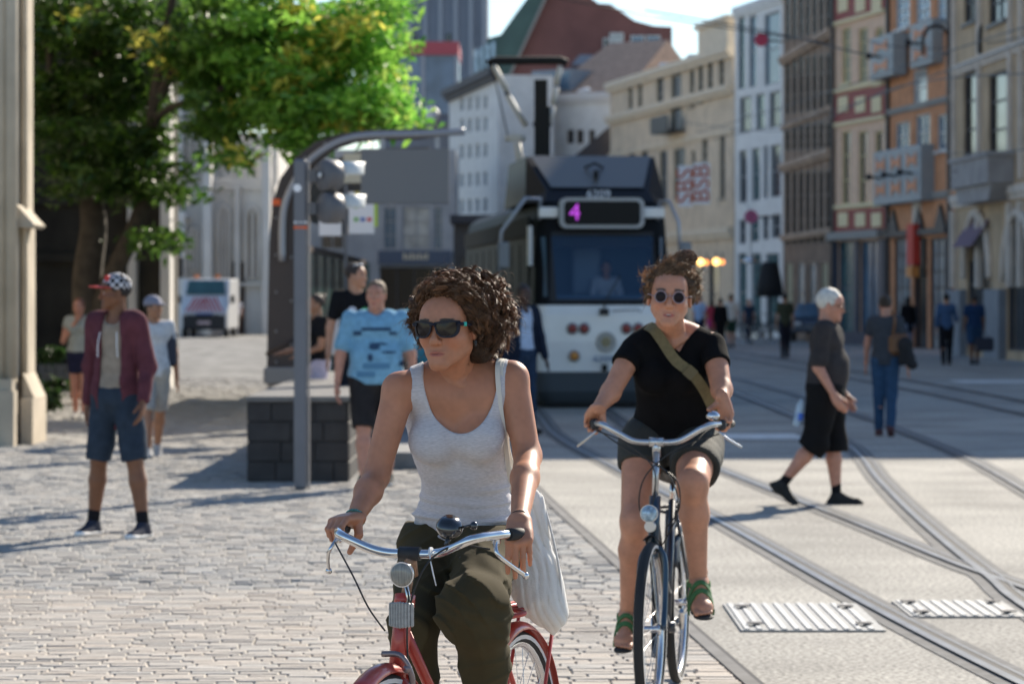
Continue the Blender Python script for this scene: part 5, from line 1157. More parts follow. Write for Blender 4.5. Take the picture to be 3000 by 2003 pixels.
for sx in (-1, 1):
    mb = MB(); mb.box((sx * .258, -.275, 1.145), (.035, .04, .045), bev=.01); bx = mb.build('shifter', M('plastic_black'), b2)
    mb = MB(); mb.tube(spline([(sx * .25, -.30, 1.12), (sx * .285, -.30, 1.09), (sx * .335, -.24, 1.055)], 5), .0075, 8, flat=.7); mb.build('brake_lever', alu, b2)
for pts in ([(-.25, -.31, 1.12), (-.12, -.42, 1.08), (.0, -.46, .98), (.0, -.46, .85), (-.02, -.48, .80)], [(-.25, -.31, 1.13), (-.1, -.40, 1.04), (.03, -.42, .98), (.09, -.42, .88), (.085, -.38, .78), (.02, -.3, .66)], [(.25, -.31, 1.11), (.1, -.42, 1.06), (-.03, -.45, .95), (-.06, -.43, .82), (-.01, -.42, .74)], [(.0, -.40, .99), (.09, -.43, .93), (.10, -.41, .82), (.05, -.38, .74)]):
    MB().tube(spline(pts, 8), .003, 6).build('brake_cable', cab, b2)
mb = MB(); mb.lathe([(.0235, 0), (.0235, .2)], (0, -.455, .67), Vector((0, .06, .2)), 16); mb.build('head_tube', M('fork_navy'), b2)

# parked bicycles far off (dark clump left of the parasol)
proto = empty('parked_bicycle', (P(1735, 683, 108).x, 108, 0), R(70), 'dark parked bicycle nearest the parasol, its lamp glinting', 'bicycle', 'bicycles parked before the modern block')
bike(proto, M('bike_black', (.015, .015, .018), .4), dict(hero=False, bar_h=1.05, bar_y=-.34, bar_w=.25, grip_end=(.28, -.15), grip_y=-.27, grip_z=1.1, fender=M('bike_black'), crank=10))
for k, (x, Z, rz, lab) in enumerate(((1752, 110, 95, 'dark parked bicycle seen side-on, right end of the clump'), (1722, 111, 60, 'dark parked bicycle, left end of the clump by the parasol'))):
    c_ = copy_tree(proto); c_.location = (P(x, 683, Z).x, Z, 0); c_.rotation_euler = (0, 0, R(rz)); c_['label'] = lab

# ============================================================ PEOPLE
def unit(v): v = np.array(v, float); return v / np.linalg.norm(v)
class Frame:
    def __init__(s, c, f, u=(0, 0, 1), sc=1.):
        s.c = np.array(c, float); s.f = unit(f); s.r = unit(np.cross(s.f, unit(u))); s.u = np.cross(s.r, s.f); s.s = sc   # r: the person's right
    def p(s, r, f, u): return s.c + (s.r * r + s.f * f + s.u * u) * s.s
    def rot(s): return np.array([s.r, s.f, s.u])
def head_prims(H):
    p, s, Rm = H.p, H.s, H.rot()
    q = [ell(p(0, -.012, .028), (.074 * s, .094 * s, .086 * s), Rm, .02), ell(p(0, .024, -.034), (.058 * s, .060 * s, .070 * s), Rm, .03), ell(p(0, .05, .03), (.060 * s, .042 * s, .055 * s), Rm, .02)]
    for a in (-1, 1):
        q += [cone(p(a * .052, .0, -.048), p(a * .012, .066, -.097), .015 * s, .0135 * s, .03), cone(p(a * .038, .058, -.030), p(a * .048, .036, -.028), .022 * s, .02 * s, .02),
              cone(p(a * .014, .083, .020), p(a * .046, .070, .022), .010 * s, .009 * s, .012)]
    q += [cone(p(-.007, .074, -.098), p(.007, .074, -.098), .0155 * s, None, .02), cone(p(0, .080, .012), p(0, .102, -.028), .0080 * s, .009 * s, .010), cone(p(0, .104, -.033), p(0, .104, -.036), .0105 * s, None, .007),
          cone(p(-.0115, .091, -.038), p(.0115, .091, -.038), .0078 * s, None, .008), ell(p(0, .070, -.068), (.034 * s, .0165 * s, .024 * s), Rm, .016)]
    for a in (-1, 1): q.append(cut(ell(p(a * .033, .098, -.002), (.017 * s, .013 * s, .011 * s), Rm, .010)))
    for a in (-1, 1): q.append(ell(p(a * .032, .0735, -.003), (.0135 * s, .0135 * s, .0115 * s), Rm, .003))
    q += [ell(p(0, .0862, -.0662), (.0225 * s, .0066 * s, .0042 * s), Rm, .004), ell(p(0, .0852, -.0748), (.0190 * s, .0068 * s, .0048 * s), Rm, .004), cut(ell(p(0, .0948, -.0702), (.024 * s, .007 * s, .0015 * s), Rm, .002))]
    for a in (-1, 1):
        q += [cut(ell(p(a * .0075, .098, -.048), (.0035 * s, .004 * s, .003 * s), Rm, .003)),
              ell(p(a * .078, -.008, -.008), (.009 * s, .018 * s, .031 * s), Rm, .006), cut(ell(p(a * .088, -.004, -.008), (.007 * s, .010 * s, .018 * s), Rm, .005))]
    return q
def skin_color(H, base, lips=(.30, .10, .08), brow=(.05, .03, .02), blush=.0):
    base = np.array(base)
    def f(v):
        d = (v - H.c) / H.s; x, y, z = d @ H.r, d @ H.f, d @ H.u
        n = noise(v[:, 0], v[:, 1], v[:, 2], 95)[:, None] * .14 + noise(v[:, 0], v[:, 1], v[:, 2], 28)[:, None] * .22 + noise(v[:, 0], v[:, 1], v[:, 2], 7)[:, None] * .16
        c = base * (1 + n)
        def mix(c, m, col): m = np.clip(m, 0, 1)[:, None]; return c * (1 - m) + np.array(col) * m
        near = (np.abs(x) < .1) & (y > .03) & (np.abs(z) < .13)
        lp = 1.0 - ((x / .0245) ** 2 + ((z + .0708) / .0078) ** 2); sm__ = 1.0 - ((x / .024) ** 2 + ((z + .0706 - .05 * np.abs(x)) / .0014) ** 2)
        c = mix(c, np.where(near & (y > .06), np.clip(lp * 3, 0, 1), 0), lips); c = mix(c, np.where(near & (y > .06), np.clip(sm__ * 3, 0, .8), 0), tuple(np.array(lips) * .35))
        ck = 1 - ((np.abs(x) - .04) ** 2 + (z + .035) ** 2) / .0009
        c = mix(c, np.where(near, ck * .35, 0), base * np.array([1.12, .82, .78]))
        br = 1 - np.maximum(np.abs(np.abs(x) - .034) / .021, np.abs(z - .0225 - .10 * (.034 - np.abs(np.abs(x) - .03)) + .002) / .0048)
        c = mix(c, np.where(near & (y > .05), br * 4, 0), brow)
        ey = 1 - ((np.abs(x) - .032) ** 2 / .0115 ** 2 + (z + .003) ** 2 / .0062 ** 2); ir = 1 - ((np.abs(x) - .032) ** 2 + (z + .003) ** 2) / .0056 ** 2
        c = mix(c, np.where(near & (y > .06), ey * 5, 0), (.55, .52, .50)); c = mix(c, np.where(near & (y > .06), ir * 5, 0), (.03, .02, .015))
        return np.clip(c, .004, 1)
    return f
def hand_prims(w_, d, p, th, sc=1., curl=((25, 70, 105),) * 4, spread=.0, thumb=(.55, .55, .35), thumb2=None, k=.004):
    """w_: wrist, d: wrist to knuckles, p: where the palm faces, th: towards the thumb"""
    d = unit(d); p = unit(np.array(p) - d * np.dot(p, d)); t = np.cross(d, p); t = t if np.dot(t, th) > 0 else -t; w_ = np.array(w_, float); q = []
    off = (.027, .009, -.010, -.027); kd = (.084, .090, .086, .077); ln = ((.040, .024, .020), (.044, .028, .021), (.041, .026, .020), (.032, .019, .018)); rr = (.0092, .0094, .0090, .0080)
    for i in range(4):
        a = w_ + t * off[i] * .62 * sc; kn = w_ + (d * kd[i] + t * off[i]) * sc
        q.append(cone(a, kn, .0145 * sc, .0108 * sc, .012))
        pt = kn; dd = unit(d + t * spread * (1.5 - i)); 
        for j in range(3):
            an = R(curl[i][j]); v = dd * math.cos(an) + p * math.sin(an); e = pt + v * ln[i][j] * sc
            r0 = rr[i] * sc * (1 - .1 * j); q.append(cone(pt, e, r0, r0 * .9, k)); pt = e
    q.append(cone(w_ - d * .01 * sc, w_ + d * .045 * sc, .024 * sc, .030 * sc, .015, n=p, q=.55))
    pt = w_ + (d * .020 + t * .020 + p * .008) * sc; v = unit(d * thumb[0] + t * thumb[1] + p * thumb[2]); v2 = v if thumb2 is None else unit(d * thumb2[0] + t * thumb2[1] + p * thumb2[2])
    for L_, r0, r1, vv in ((.040, .0145, .0115, v), (.030, .0108, .0098, v2), (.024, .0098, .0082, v2)):
        e = pt + vv * L_ * sc; q.append(cone(pt, e, r0 * sc, r1 * sc, .006)); pt = e
    return q
def skin_mat(name, rough=.47): return M(name, (.4, .25, .18), rough, attr='tint', sss=.10, spec=.42, bump=.05, bs=420)
class PA(np.ndarray):
    x = property(lambda s: float(s[0])); y = property(lambda s: float(s[1])); z = property(lambda s: float(s[2]))
_P = P
def P(x, y, Z): return np.array(_P(x, y, Z), float).view(PA)
# ------------------------------------------------------------ rider on the red bicycle
def wpt(b, x, y, z): 
    m_ = Matrix.Translation(b.location) @ Matrix.Rotation(b.rotation_euler.z, 4, 'Z'); v = m_ @ Vector((x, y, z)); return np.array(v)
f1 = unit((-.37, -.92, -.02)); H1 = Frame((-.178, 8.33, 1.577), f1, unit((-.02, 0, 1)), 1.0)
N = P(1058, 862, 8.43); Sr, Sl = P(916, 893, 8.40), P(1172, 868, 8.44); Pv = P(1066, 1215, 8.60)
bf = unit((-.30, -.95, 0)); br = unit(np.cross(bf, (0, 0, 1)))    # body forward / right
Er, Wr = P(862, 1092, 8.36), P(812, 1190, 8.17); El, Wl = P(1210, 1045, 8.38), P(1190, 1190, 8.06)
up = np.array((0, .12, 1.)); A3 = np.array
def T1(x, y, Z): return P(x, y, Z)
torso = [ell(T1(1048, 930, 8.47), (.150, .088, .12), [br, bf, unit(np.cross(br, bf))], .04), ell(T1(1052, 1010, 8.50), (.138, .090, .13), [br, bf, (0, 0, 1)], .05), ell(T1(1068, 1110, 8.55), (.122, .085, .12), [br, bf, (0, 0, 1)], .06), ell(T1(1066, 1200, 8.58), (.142, .10, .10), [br, bf, (0, 0, 1)], .06)]
breast = [ell(T1(990, 1010, 8.405), (.060, .052, .062), None, .035), ell(T1(1100, 1003, 8.39), (.060, .052, .062), None, .035)]
yoke = [cone(T1(985, 872, 8.44), Sr, .048, .046, .04), cone(T1(1110, 862, 8.45), Sl, .048, .047, .04), cone(T1(1000, 905, 8.44), T1(1100, 900, 8.44), .065, .065, .05), cone(T1(1050, 850, 8.47), T1(1050, 905, 8.47), .075, .08, .04)]
arms = [cone(Sr, Er, .047, .036, .02), cone(Er, Er + .35 * (Wr - Er), .0365, .0375, .02), cone(Er + .35 * (Wr - Er), Wr, .0375, .0235, .02), cone(Sl, El, .049, .037, .02), cone(El, El + .35 * (Wl - El), .038, .038, .02), cone(El + .35 * (Wl - El), Wl, .038, .024, .02)]
neck = [cone(H1.p(0, -.028, -.05), T1(1050, 880, 8.46), .051, .056, .03), cone(H1.p(-.045, -.01, -.06), T1(1040, 885, 8.40), .012, .012, .02), cone(T1(1050, 886, 8.385), T1(960, 872, 8.40), .012, .012, .022), cone(T1(1062, 885, 8.38), T1(1150, 862, 8.41), .012, .012, .022)]
gr1 = [wpt(b1, sx * .250, -.225, 1.033) for sx in (-1, 1)]
# right hand: closed round the grip; left hand: fingers hanging over the lever
axr = unit(wpt(b1, -.262, -.165, 1.03) - wpt(b1, -.236, -.275, 1.03))
KR = gr1[0] + A3((-.005, .0, .024)); dr_ = unit(KR - A3(Wr)); 
hr = hand_prims(KR - dr_ * .083, dr_, A3((.05, -.25, -1.)), -axr, 1., ((30, 100, 165), (32, 102, 168), (34, 104, 168), (36, 106, 168)), thumb=(.35, .2, .9), thumb2=(.1, -.6, .8))
KL = gr1[1] + A3((.012, -.005, .028)); dl_ = unit(KL - A3(Wl)); axl = unit(wpt(b1, .236, -.275, 1.03) - wpt(b1, .262, -.165, 1.03))
KL2 = A3(P(1190, 1240, 7.95)); dl2 = unit(A3((-.02, -.80, -.60)))
hlm = hand_prims(KL2 - dl2 * .080, dl2, A3((.02, .60, -.80)), A3((-1, -.2, 0)), 1., ((44, 66, 76), (48, 66, 76), (50, 68, 78), (52, 70, 80)), spread=.05, thumb=(.4, .2, .9), thumb2=(.1, -.3, .9))
WLh = KL2 - dl2 * .080
arms[3:] = [cone(Sl, El, .049, .037, .02), cone(El, El + .35 * (V3(WLh) - El), .038, .038, .02), cone(El + .35 * (V3(WLh) - El), WLh, .038, .0245, .02)]
WRh = KR - dr_ * .083; arms[1:3] = [cone(Er, Er + .35 * (V3(WRh) - Er), .0365, .0375, .02), cone(Er + .35 * (V3(WRh) - Er), WRh, .0375, .0235, .02)]
# legs
Hl, Kl, Al = P(1120, 1235, 8.56), P(1092, 1392, 8.12), P(1120, 1690, 8.30); Hr, Kr, Ar = P(1010, 1235, 8.60), P(950, 1430, 8.24), P(958, 1760, 8.42)
legs_skin = [cone(Al, Al + (Al - Kl) * .25, .035, .03, .01), cone(Ar, Ar + (Ar - Kr) * .2, .035, .03, .01), cone(Kl, Al, .045, .036, .02), cone(Kr, Ar, .045, .036, .02), cone(Hl, Kl, .05, .045, .02), cone(Hr, Kr, .05, .045, .02), cone(Hl, Hr, .05, .05, .03)]
skin1 = skin_color(H1, (.47, .205, .115), lips=(.40, .125, .09))
sm = skin_mat('skin_olive')
body = torso + breast + yoke + arms + legs_skin + [cone(T1(1055, 880, 8.46), T1(1055, 900, 8.46), .056, .06, .03)]
parts = [surf(head_prims(H1) + neck, .0032, smooth=1), surf(hr + [cone(WRh + (V3(Er) - WRh) * .12, WRh, .0255, .0235, .01)], .003, smooth=1), surf(hlm + [cone(WLh + (V3(El) - WLh) * .12, WLh, .026, .0245, .01)], .003, smooth=1)]
v, q = surf(body, .006, smooth=2); v, q = join([(v, q)] + parts)
W1 = new_obj('person', np_mesh('person', v, q, sm, True, color=skin1(v)))
tag(W1, 'woman with wind-blown dark curls in a grey tank top riding the red bicycle', 'person'); set_origin(W1, (-.06, 8.5, 0))
OR1 = W1
def cloth(name, prims, h, mat, parent, disp=None, smooth=1, color=None):
    v, q = surf(prims, h, disp, smooth); me = np_mesh(name, v, q, mat, True, color=color); return new_obj(name, me, parent, True)
# tank top
def wr_top(x, y, z):
    t = np.clip((1.20 - z) / .22, 0, 1)
    r_ = np.sin(z * 190 + noise(x, y, z, 9) * 9 + x * 14) * .0042 * t + np.sin(z * 95 + x * 22 + noise(x, y, z, 6) * 7) * .0042 * t
    rg = np.exp(-(np.sin(z * 62 + x * 9 + noise(x, y, z, 5) * 6) / .32) ** 2) * np.clip(noise(x, y, z, 7) * 3 + .7, 0, 1); return r_ * .6 - rg * .0105 * np.clip(t + .12, 0, 1) + noise(x, y, z, 16) * .004
tank = grow(torso + breast, .0065) + grow(yoke, .0055) + [cone(T1(1066, 1215, 8.585), T1(1066, 1205, 8.585), .138, .138, .02, n=bf, q=.72)]
class CutBox:  # half-space style cuts
    pass
def func(fn, lo, hi, k): return ('f', fn, V3(lo), V3(hi), k)
nx = lambda x, Z=8.35: (x - CX) / F * Z
def neckline(X, Y, Z):   # elliptical scoop running front to back, deeper in front
    px = CX + X / Y * F; py = HY + (EYE - Z) / Y * F
    front = Y < (8.47 - (X + .14) * .30)
    cy = np.where(front, 868., 790.); hx = np.where(py > cy, 1., 1.25)
    wx = 84 + 0 * px
    cx_ = 1056 + 0 * px
    d = np.sqrt(((px - cx_) / (wx * np.clip(1.0, .8, 1.2))) ** 2 + (np.maximum(py - cy, -60) / np.where(py > cy, 126., 400.)) ** 2) - 1
    return d * .075
def armcut(cx_, wx, cy, wy):
    def f(X, Y, Z):
        px = CX + X / Y * F; py = HY + (EYE - Z) / Y * F
        return (np.sqrt(((px - cx_) / wx) ** 2 + ((py - cy) / wy) ** 2) - 1) * min(wx, wy) / 830.
    return f
bxl, bxh = (-.6, 8.1, .9), (.4, 8.9, 1.8)
tank += [cut(func(neckline, bxl, bxh, .002)), cut(func(armcut(860, 84, 880, 108), bxl, bxh, .002)), cut(func(armcut(1252, 94, 880, 132), bxl, bxh, .002))]
topm = M('heather_grey', (.57, .55, .565), .9, var=.17, vs=75, stretch=(1, 1, 7), bump=.25, bs=420, sheen=.2)
cloth('tank_top', tank, .0042, topm, W1, wr_top, 1)
# trousers
def wr_tr(x, y, z):
    a = np.exp(-((z - .83) / .10) ** 2) * .006; rg = np.exp(-(np.sin(z * 34 + x * 26 + noise(x, y, z, 5) * 9) / .30) ** 2); r2 = np.exp(-(np.sin(z * 60 - x * 30 + noise(x, y, z, 7) * 8) / .35) ** 2); mk = np.clip(noise(x, y, z, 4) * 3 + .5, 0, 1); return np.sin((z + x * .9) * 85 + noise(x, y, z, 8) * 10) * a * .5 - rg * .011 * mk - r2 * .007 * (1 - mk) + noise(x, y, z, 12) * .007
tr_p = [cone(P(1000, 1245, 8.60), P(1120, 1245, 8.58), .098, .098, .05), cone(Hl, Kl, .092, .080, .04), cone(P(1072, 1395, 8.10), P(1098, 1425, 8.12), .086, .086, .03), cone(Kl, P(1112, 1520, 8.22), .080, .066, .03), cone(P(1112, 1520, 8.22), Al, .066, .055, .03), cone(P(985, 1250, 8.6), Kr, .085, .067, .04), cone(Kr, Ar, .067, .055, .03), cone(P(1066, 1222, 8.59), P(1066, 1250, 8.59), .128, .135, .03, n=bf, q=.75)]
tr_p += [cut(func(lambda X, Y, Z: (1.012 - .02 * (Y - 8.6)) - Z, (-.6, 8, 1.0), (.4, 9, 1.2), .003))]
olive = M('olive_trousers', (.062, .050, .026), .92, var=.08, vs=14, bump=.15, bs=420, spec=.15)
cloth('trousers', tr_p, .006, olive, W1, wr_tr, 1)
for (an_, kn_, nm) in ((Al, Kl, 'shoe'), (Ar, Kr, 'shoe')):
    a = np.array(an_); cloth(nm, [cone(a + A3((0, .06, -.06)), a + A3((-.05, -.14, -.08)), .04, .035, .03), cone(a, a + A3((0, .02, -.06)), .04, .04, .03)], .01, M('shoe_dark', (.03, .03, .03), .6), W1)
# sunglasses
def p1(r, f, u): return Vector(H1.p(r, f, u))
mb = MB(); fmat = M('frame_navy', (.008, .009, .02), .4, spec=.3)
def lens_outline(sx, grow_=0.): 
    out = []
    for (x, z) in ((.0055, .0125), (.030, .0160), (.057, .0165), (.0600, .010), (.058, -.008), (.050, -.0195), (.036, -.0225), (.021, -.0205), (.0115, -.012), (.0075, .0)):
        cx_, cz = .030, -.003; out.append((cx_ + (x - cx_) * (1 + grow_), cz + (z - cz) * (1 + grow_ * 1.3)))
    return out
sg = None
gx = 1.08
mb = MB()
for sx in (-1, 1):
    sm_ = lambda L_: [(q_.x, q_.y) for q_ in spline([(x_, z_, 0) for x_, z_ in L_], 4, True)]; o_ = sm_(lens_outline(sx, .10)); i_ = sm_(lens_outline(sx, -.09)); n = len(o_); v = []
    for L_, dz in ((o_, .0), (i_, .0), (o_, -.006), (i_, -.006)):
        for (x, z) in L_: v.append(p1(sx * x * gx, .1075 - 6.5 * (x * gx) ** 2 + dz, z * gx + .001))
    f = []
    for k in range(n):
        j = (k + 1) % n; f += [(k, j, n + j, n + k), (2 * n + k, 3 * n + k, 3 * n + j, 2 * n + j), (k, 2 * n + k, 2 * n + j, j), (n + k, n + j, 3 * n + j, 3 * n + k)]
    mb.add(v, f)
mb.tube([p1(-.009, .107, .010), p1(0, .1085, .012), p1(.009, .107, .010)], .0038, 8)
for sx in (-1, 1): mb.tube([p1(sx * .063, .086, .012), p1(sx * .078, .06, .011), p1(sx * .083, -.005, .004), p1(sx * .080, -.03, -.012)], [.0055, .005, .004, .003], 8, flat=1.)
sg = mb.build('sunglasses', fmat, W1, True)
mb = MB()
for sx in (-1, 1):
    i_ = lens_outline(sx, -.08); n = len(i_); v = [p1(sx * x * gx, .1045 - 6.5 * (x * gx) ** 2, z * gx + .001) for x, z in i_] + [p1(sx * .030 * gx, .1062 - 6.5 * (.030 * gx) ** 2, -.003)]
    mb.add(v, [(k, (k + 1) % n, n) for k in range(n)], 0, True)
ln_ = mb.build('lens', M('lens_dark', (.018, .013, .012), .10, spec=.25), sg, False); ln_.data.transform(Matrix.Translation(-OR1.location))
mb = MB(); mb.tube([p1(-.0785, .064, .017), p1(-.0785, .064, .005)], .0058, 6); t_ = mb.build('temple_accent', M('accent_teal', (.03, .45, .36), .4), sg); t_.data.transform(Matrix.Translation(-OR1.location))
# ear stud, bracelets, hair tie
mb = MB(); mb.ball(p1(-.083, .004, -.040), .0055, 10); mb.tube([p1(-.084, .004, -.040), p1(-.084, .006, -.052)], .004, 6); mb.build('earring', M('shoe_dark'), W1, True)
def bracelet(nm, c, ax, r, th, m, k=0):
    ax = Vector(ax).normalized(); e = ax.orthogonal().normalized(); g_ = ax.cross(e); mb = MB()
    mb.tube([Vector(c) + (e * math.cos(2 * math.pi * i / 24) + g_ * math.sin(2 * math.pi * i / 24)) * r + ax * .0015 * math.sin(i * k) for i in range(24)], th, 6, closed=True); return mb.build(nm, m, W1, True)
dr3 = Vector(WRh - V3(Er)); dl3 = Vector(WLh - V3(El))
bracelet('bracelet', Vector(WRh) - dr3.normalized() * .006, dr3, .0268, .0034, M('bead_teal', (.07, .22, .20), .5, var=.6, vs=120), 3)
bracelet('bracelet', Vector(WRh) + dr3.normalized() * .004, dr3 + Vector((.08, 0, 0)), .0275, .0022, M('cord_green', (.05, .13, .09), .7), 2)
bracelet('hair_tie', Vector(WLh) - dl3.normalized() * .012, dl3, .0262, .0018, M('shoe_dark'))

# ---- curly hair
hairm = M('hair_dark', (.05, .03, .02), .42, attr='tint', spec=.6, transl=.42)
def tubes(name, strands, rad, parent, mat, cols, nseg=3):
    """strands (n, m, 3)"""
    S = np.asarray(strands, np.float32); n, m, _ = S.shape; T_ = np.gradient(S, axis=1); T_ /= np.linalg.norm(T_, axis=2, keepdims=True) + 1e-9
    ref = np.array([.3, .2, .93]); E = np.cross(T_, ref); E /= np.linalg.norm(E, axis=2, keepdims=True) + 1e-9; G = np.cross(T_, E)
    tp = np.clip(1.25 - np.linspace(0, 1, m) ** 3 * 1.1, .15, 1)[None, :, None]; r_ = rad[:, None, None] * tp
    ring = np.stack([S + (E * math.cos(2 * math.pi * k / nseg) + G * math.sin(2 * math.pi * k / nseg)) * r_ for k in range(nseg)], 2).reshape(-1, 3)
    i = np.arange(n)[:, None, None] * m * nseg; j = np.arange(m - 1)[None, :, None] * nseg; k = np.arange(nseg)[None, None, :]; k2 = (k + 1) % nseg
    Q = np.stack([i + j + k, i + j + k2, i + j + nseg + k2, i + j + nseg + k], -1).reshape(-1, 4)
    col = np.repeat(cols, m * nseg, 0); return new_obj(name, np_mesh(name, ring, Q, mat, True, color=col), parent, True)
def curls(roots, dirs, n_pts, L, amp, freq, rs, drop):
    n = len(roots); t = np.linspace(0, 1, n_pts); S = np.zeros((n, n_pts, 3)); p = roots.copy(); d = dirs.copy()
    e = np.cross(d, rs.randn(n, 3)); e /= np.linalg.norm(e, axis=1)[:, None]; g_ = np.cross(d, e); ph = rs.rand(n, 1) * 6.28; fr_ = freq * rs.uniform(.7, 1.4, (n, 1)); am = amp * rs.uniform(.5, 1.3, (n, 1))
    for i, tt in enumerate(t):
        a = ph + fr_ * tt * 6.28; g2 = am * min(1, tt * 5)
        S[:, i] = p + (e * np.cos(a) + g_ * np.sin(a)) * g2
        d = d + drop * (1 / n_pts) * 2.2; d /= np.linalg.norm(d, axis=1)[:, None]; p = p + d * (L / n_pts)
    return S
rs = np.random.RandomState(11)
def helix(path, amp, turns, ph, rs):
    n, m, _ = path.shape; T_ = np.gradient(path, axis=1); T_ /= np.linalg.norm(T_, axis=2, keepdims=True) + 1e-9
    rv = rs.randn(n, 1, 3); E = np.cross(T_, rv); E /= np.linalg.norm(E, axis=2, keepdims=True) + 1e-9; G = np.cross(T_, E)
    t = np.linspace(0, 1, m)[None, :, None]; a_ = ph[:, None, None] + turns[:, None, None] * 6.283 * t ** 1.1; am = amp[:, None, None] * np.clip(t * 4, 0, 1)
    return path + (E * np.cos(a_) + G * np.sin(a_)) * am
def bez(R_, C_, T_, m):
    t = np.linspace(0, 1, m)[None, :, None]; return R_[:, None] * (1 - t) ** 2 + 2 * C_[:, None] * t * (1 - t) + T_[:, None] * t * t
hc = A3(P(1058, 718, 8.405)); hrad = A3((.145, .125, .122))
def to_local(q): d = q - H1.c; return np.stack([d @ H1.r, d @ H1.f, d @ H1.u], -1)
a = rs.randn(9000, 3); a /= np.linalg.norm(a, axis=1)[:, None]; tg = hc + a * hrad * rs.uniform(.72, 1.06, (9000, 1)); tl = to_local(tg)
ok = ~((tl[:, 1] > .035) & (tl[:, 2] < .070)) & ~((tl[:, 2] < -.105) & (a[:, 2] < -.9)) & ~((tl[:, 0] > .02) & (tl[:, 2] < -.105)) & ~((tl[:, 1] > .005) & (tl[:, 2] < -.05) & (tl[:, 0] < 0)) & (tl[:, 1] < .125)
ok &= (np.linalg.norm(tl / A3((.078, .098, .092)) - A3((0, 0, .25)), axis=1) > 1.02)
ok &= ~((tl[:, 0] > .10) & (tl[:, 2] > -.0) & (rs.rand(9000) < .3))
tg = tg[ok][:640]; tl = to_local(tg); NG = len(tg)
rl = tl.copy(); rl[:, 1] += .04; rl /= np.linalg.norm(rl / A3((.078, .096, .088)), axis=1)[:, None] + 1e-9
rl[:, 1] = np.minimum(rl[:, 1] - .012, np.where(rl[:, 2] > .05, .075, .012)); rl[:, 2] += .022
root = H1.c + rl[:, :1] * H1.r + rl[:, 1:2] * H1.f + rl[:, 2:] * H1.u
ow = rl / (np.linalg.norm(rl, axis=1)[:, None] + 1e-9); outw = ow[:, :1] * H1.r + ow[:, 1:2] * H1.f + ow[:, 2:] * H1.u
ctrl = (root + tg) / 2 + outw * .028 + A3((0, 0, .014)) + rs.randn(NG, 3) * .006
tend = tg + A3((.008, .004, -.022)) + rs.randn(NG, 3) * .011 + (tg - hc) * rs.uniform(-.12, .14, (NG, 1))
hl_ = []
for k_ in range(150):
    th_ = rs.uniform(-1, 1); ax_ = abs(th_); zz_ = .090 - .10 * ax_ ** 2.2; ff_ = .062 - .048 * ax_ ** 1.5; xx_ = .072 * math.sin(th_ * 1.5)
    hl_.append((xx_, ff_ - .006 * rs.rand(), zz_ + .010 * rs.rand()))
hl_ = A3(hl_); r2_ = H1.c + hl_[:, :1] * H1.r + hl_[:, 1:2] * H1.f + hl_[:, 2:] * H1.u
o2_ = (hl_ - A3((0, -.01, .03))); o2_ /= np.linalg.norm(o2_, axis=1)[:, None]; ow2 = o2_[:, :1] * H1.r + o2_[:, 1:2] * H1.f + o2_[:, 2:] * H1.u
t2_ = r2_ + ow2 * rs.uniform(.012, .030, (150, 1)) - H1.f * rs.uniform(.03, .06, (150, 1)) + H1.u * .014 - H1.r * .018 * (1 - hl_[:, :1] * 8)
c2_ = r2_ + ow2 * .020 + H1.u * .006
root = np.concatenate([root, r2_]); tend = np.concatenate([tend, t2_]); ctrl = np.concatenate([ctrl, c2_]); tg = np.concatenate([tg, t2_]); NG = len(root)
path = bez(root, ctrl, tend, 44); amp = rs.uniform(.007, .0155, NG); trn = np.linalg.norm(tend - root, axis=1) / .062 * rs.uniform(.7, 1.5, NG) + .6; ph = rs.rand(NG) * 6.28
K = 22; rep = np.repeat(np.arange(NG), K); n = len(rep)
GS = helix(path, amp, trn, ph, rs); base = GS[rep]; t = np.linspace(0, 1, 44)[None, :, None]
off = rs.randn(n, 1, 3) * .0026; wob = helix(np.zeros((n, 44, 3)) + np.linspace(0, 1, 44)[None, :, None] * rs.randn(n, 1, 3), np.full(n, .0016), rs.uniform(3, 7, n), rs.rand(n) * 6, rs) - np.linspace(0, 1, 44)[None, :, None] * 0
S = base + off * (1 - .55 * np.abs(t - .15)) + rs.randn(n, 1, 3) * .0028 * t ** 2
sh_ = rs.randn(n, 44, 3); 
for _ in range(8): sh_[:, 1:-1] = (sh_[:, :-2] + sh_[:, 1:-1] + sh_[:, 2:]) / 3
S = S + sh_ * .0016 * np.clip(t * 3, 0, 1)
rad = rs.uniform(.0006, .0013, n); cl_ = np.array((.21, .105, .052)) * rs.uniform(.55, 1.5, (NG, 1))[rep] * rs.uniform(.6, 1.5, (n, 1))
hair = tubes('hair', S, rad, W1, hairm, cl_)
n2 = 800; ii2 = rs.randint(0, NG, n2); S2 = GS[ii2] + rs.randn(n2, 1, 3) * .004 + (tg[ii2] - hc)[:, None] * .26 * t ** 2 * rs.uniform(.1, 1.3, (n2, 1, 1)); S2 = helix(S2, np.full(n2, .004), rs.uniform(1, 3, n2), rs.rand(n2) * 6, rs)
tubes('flyaway_hair', S2, np.full(n2, .00055), hair, hairm, np.tile(A3((.24, .14, .08)), (n2, 1)))
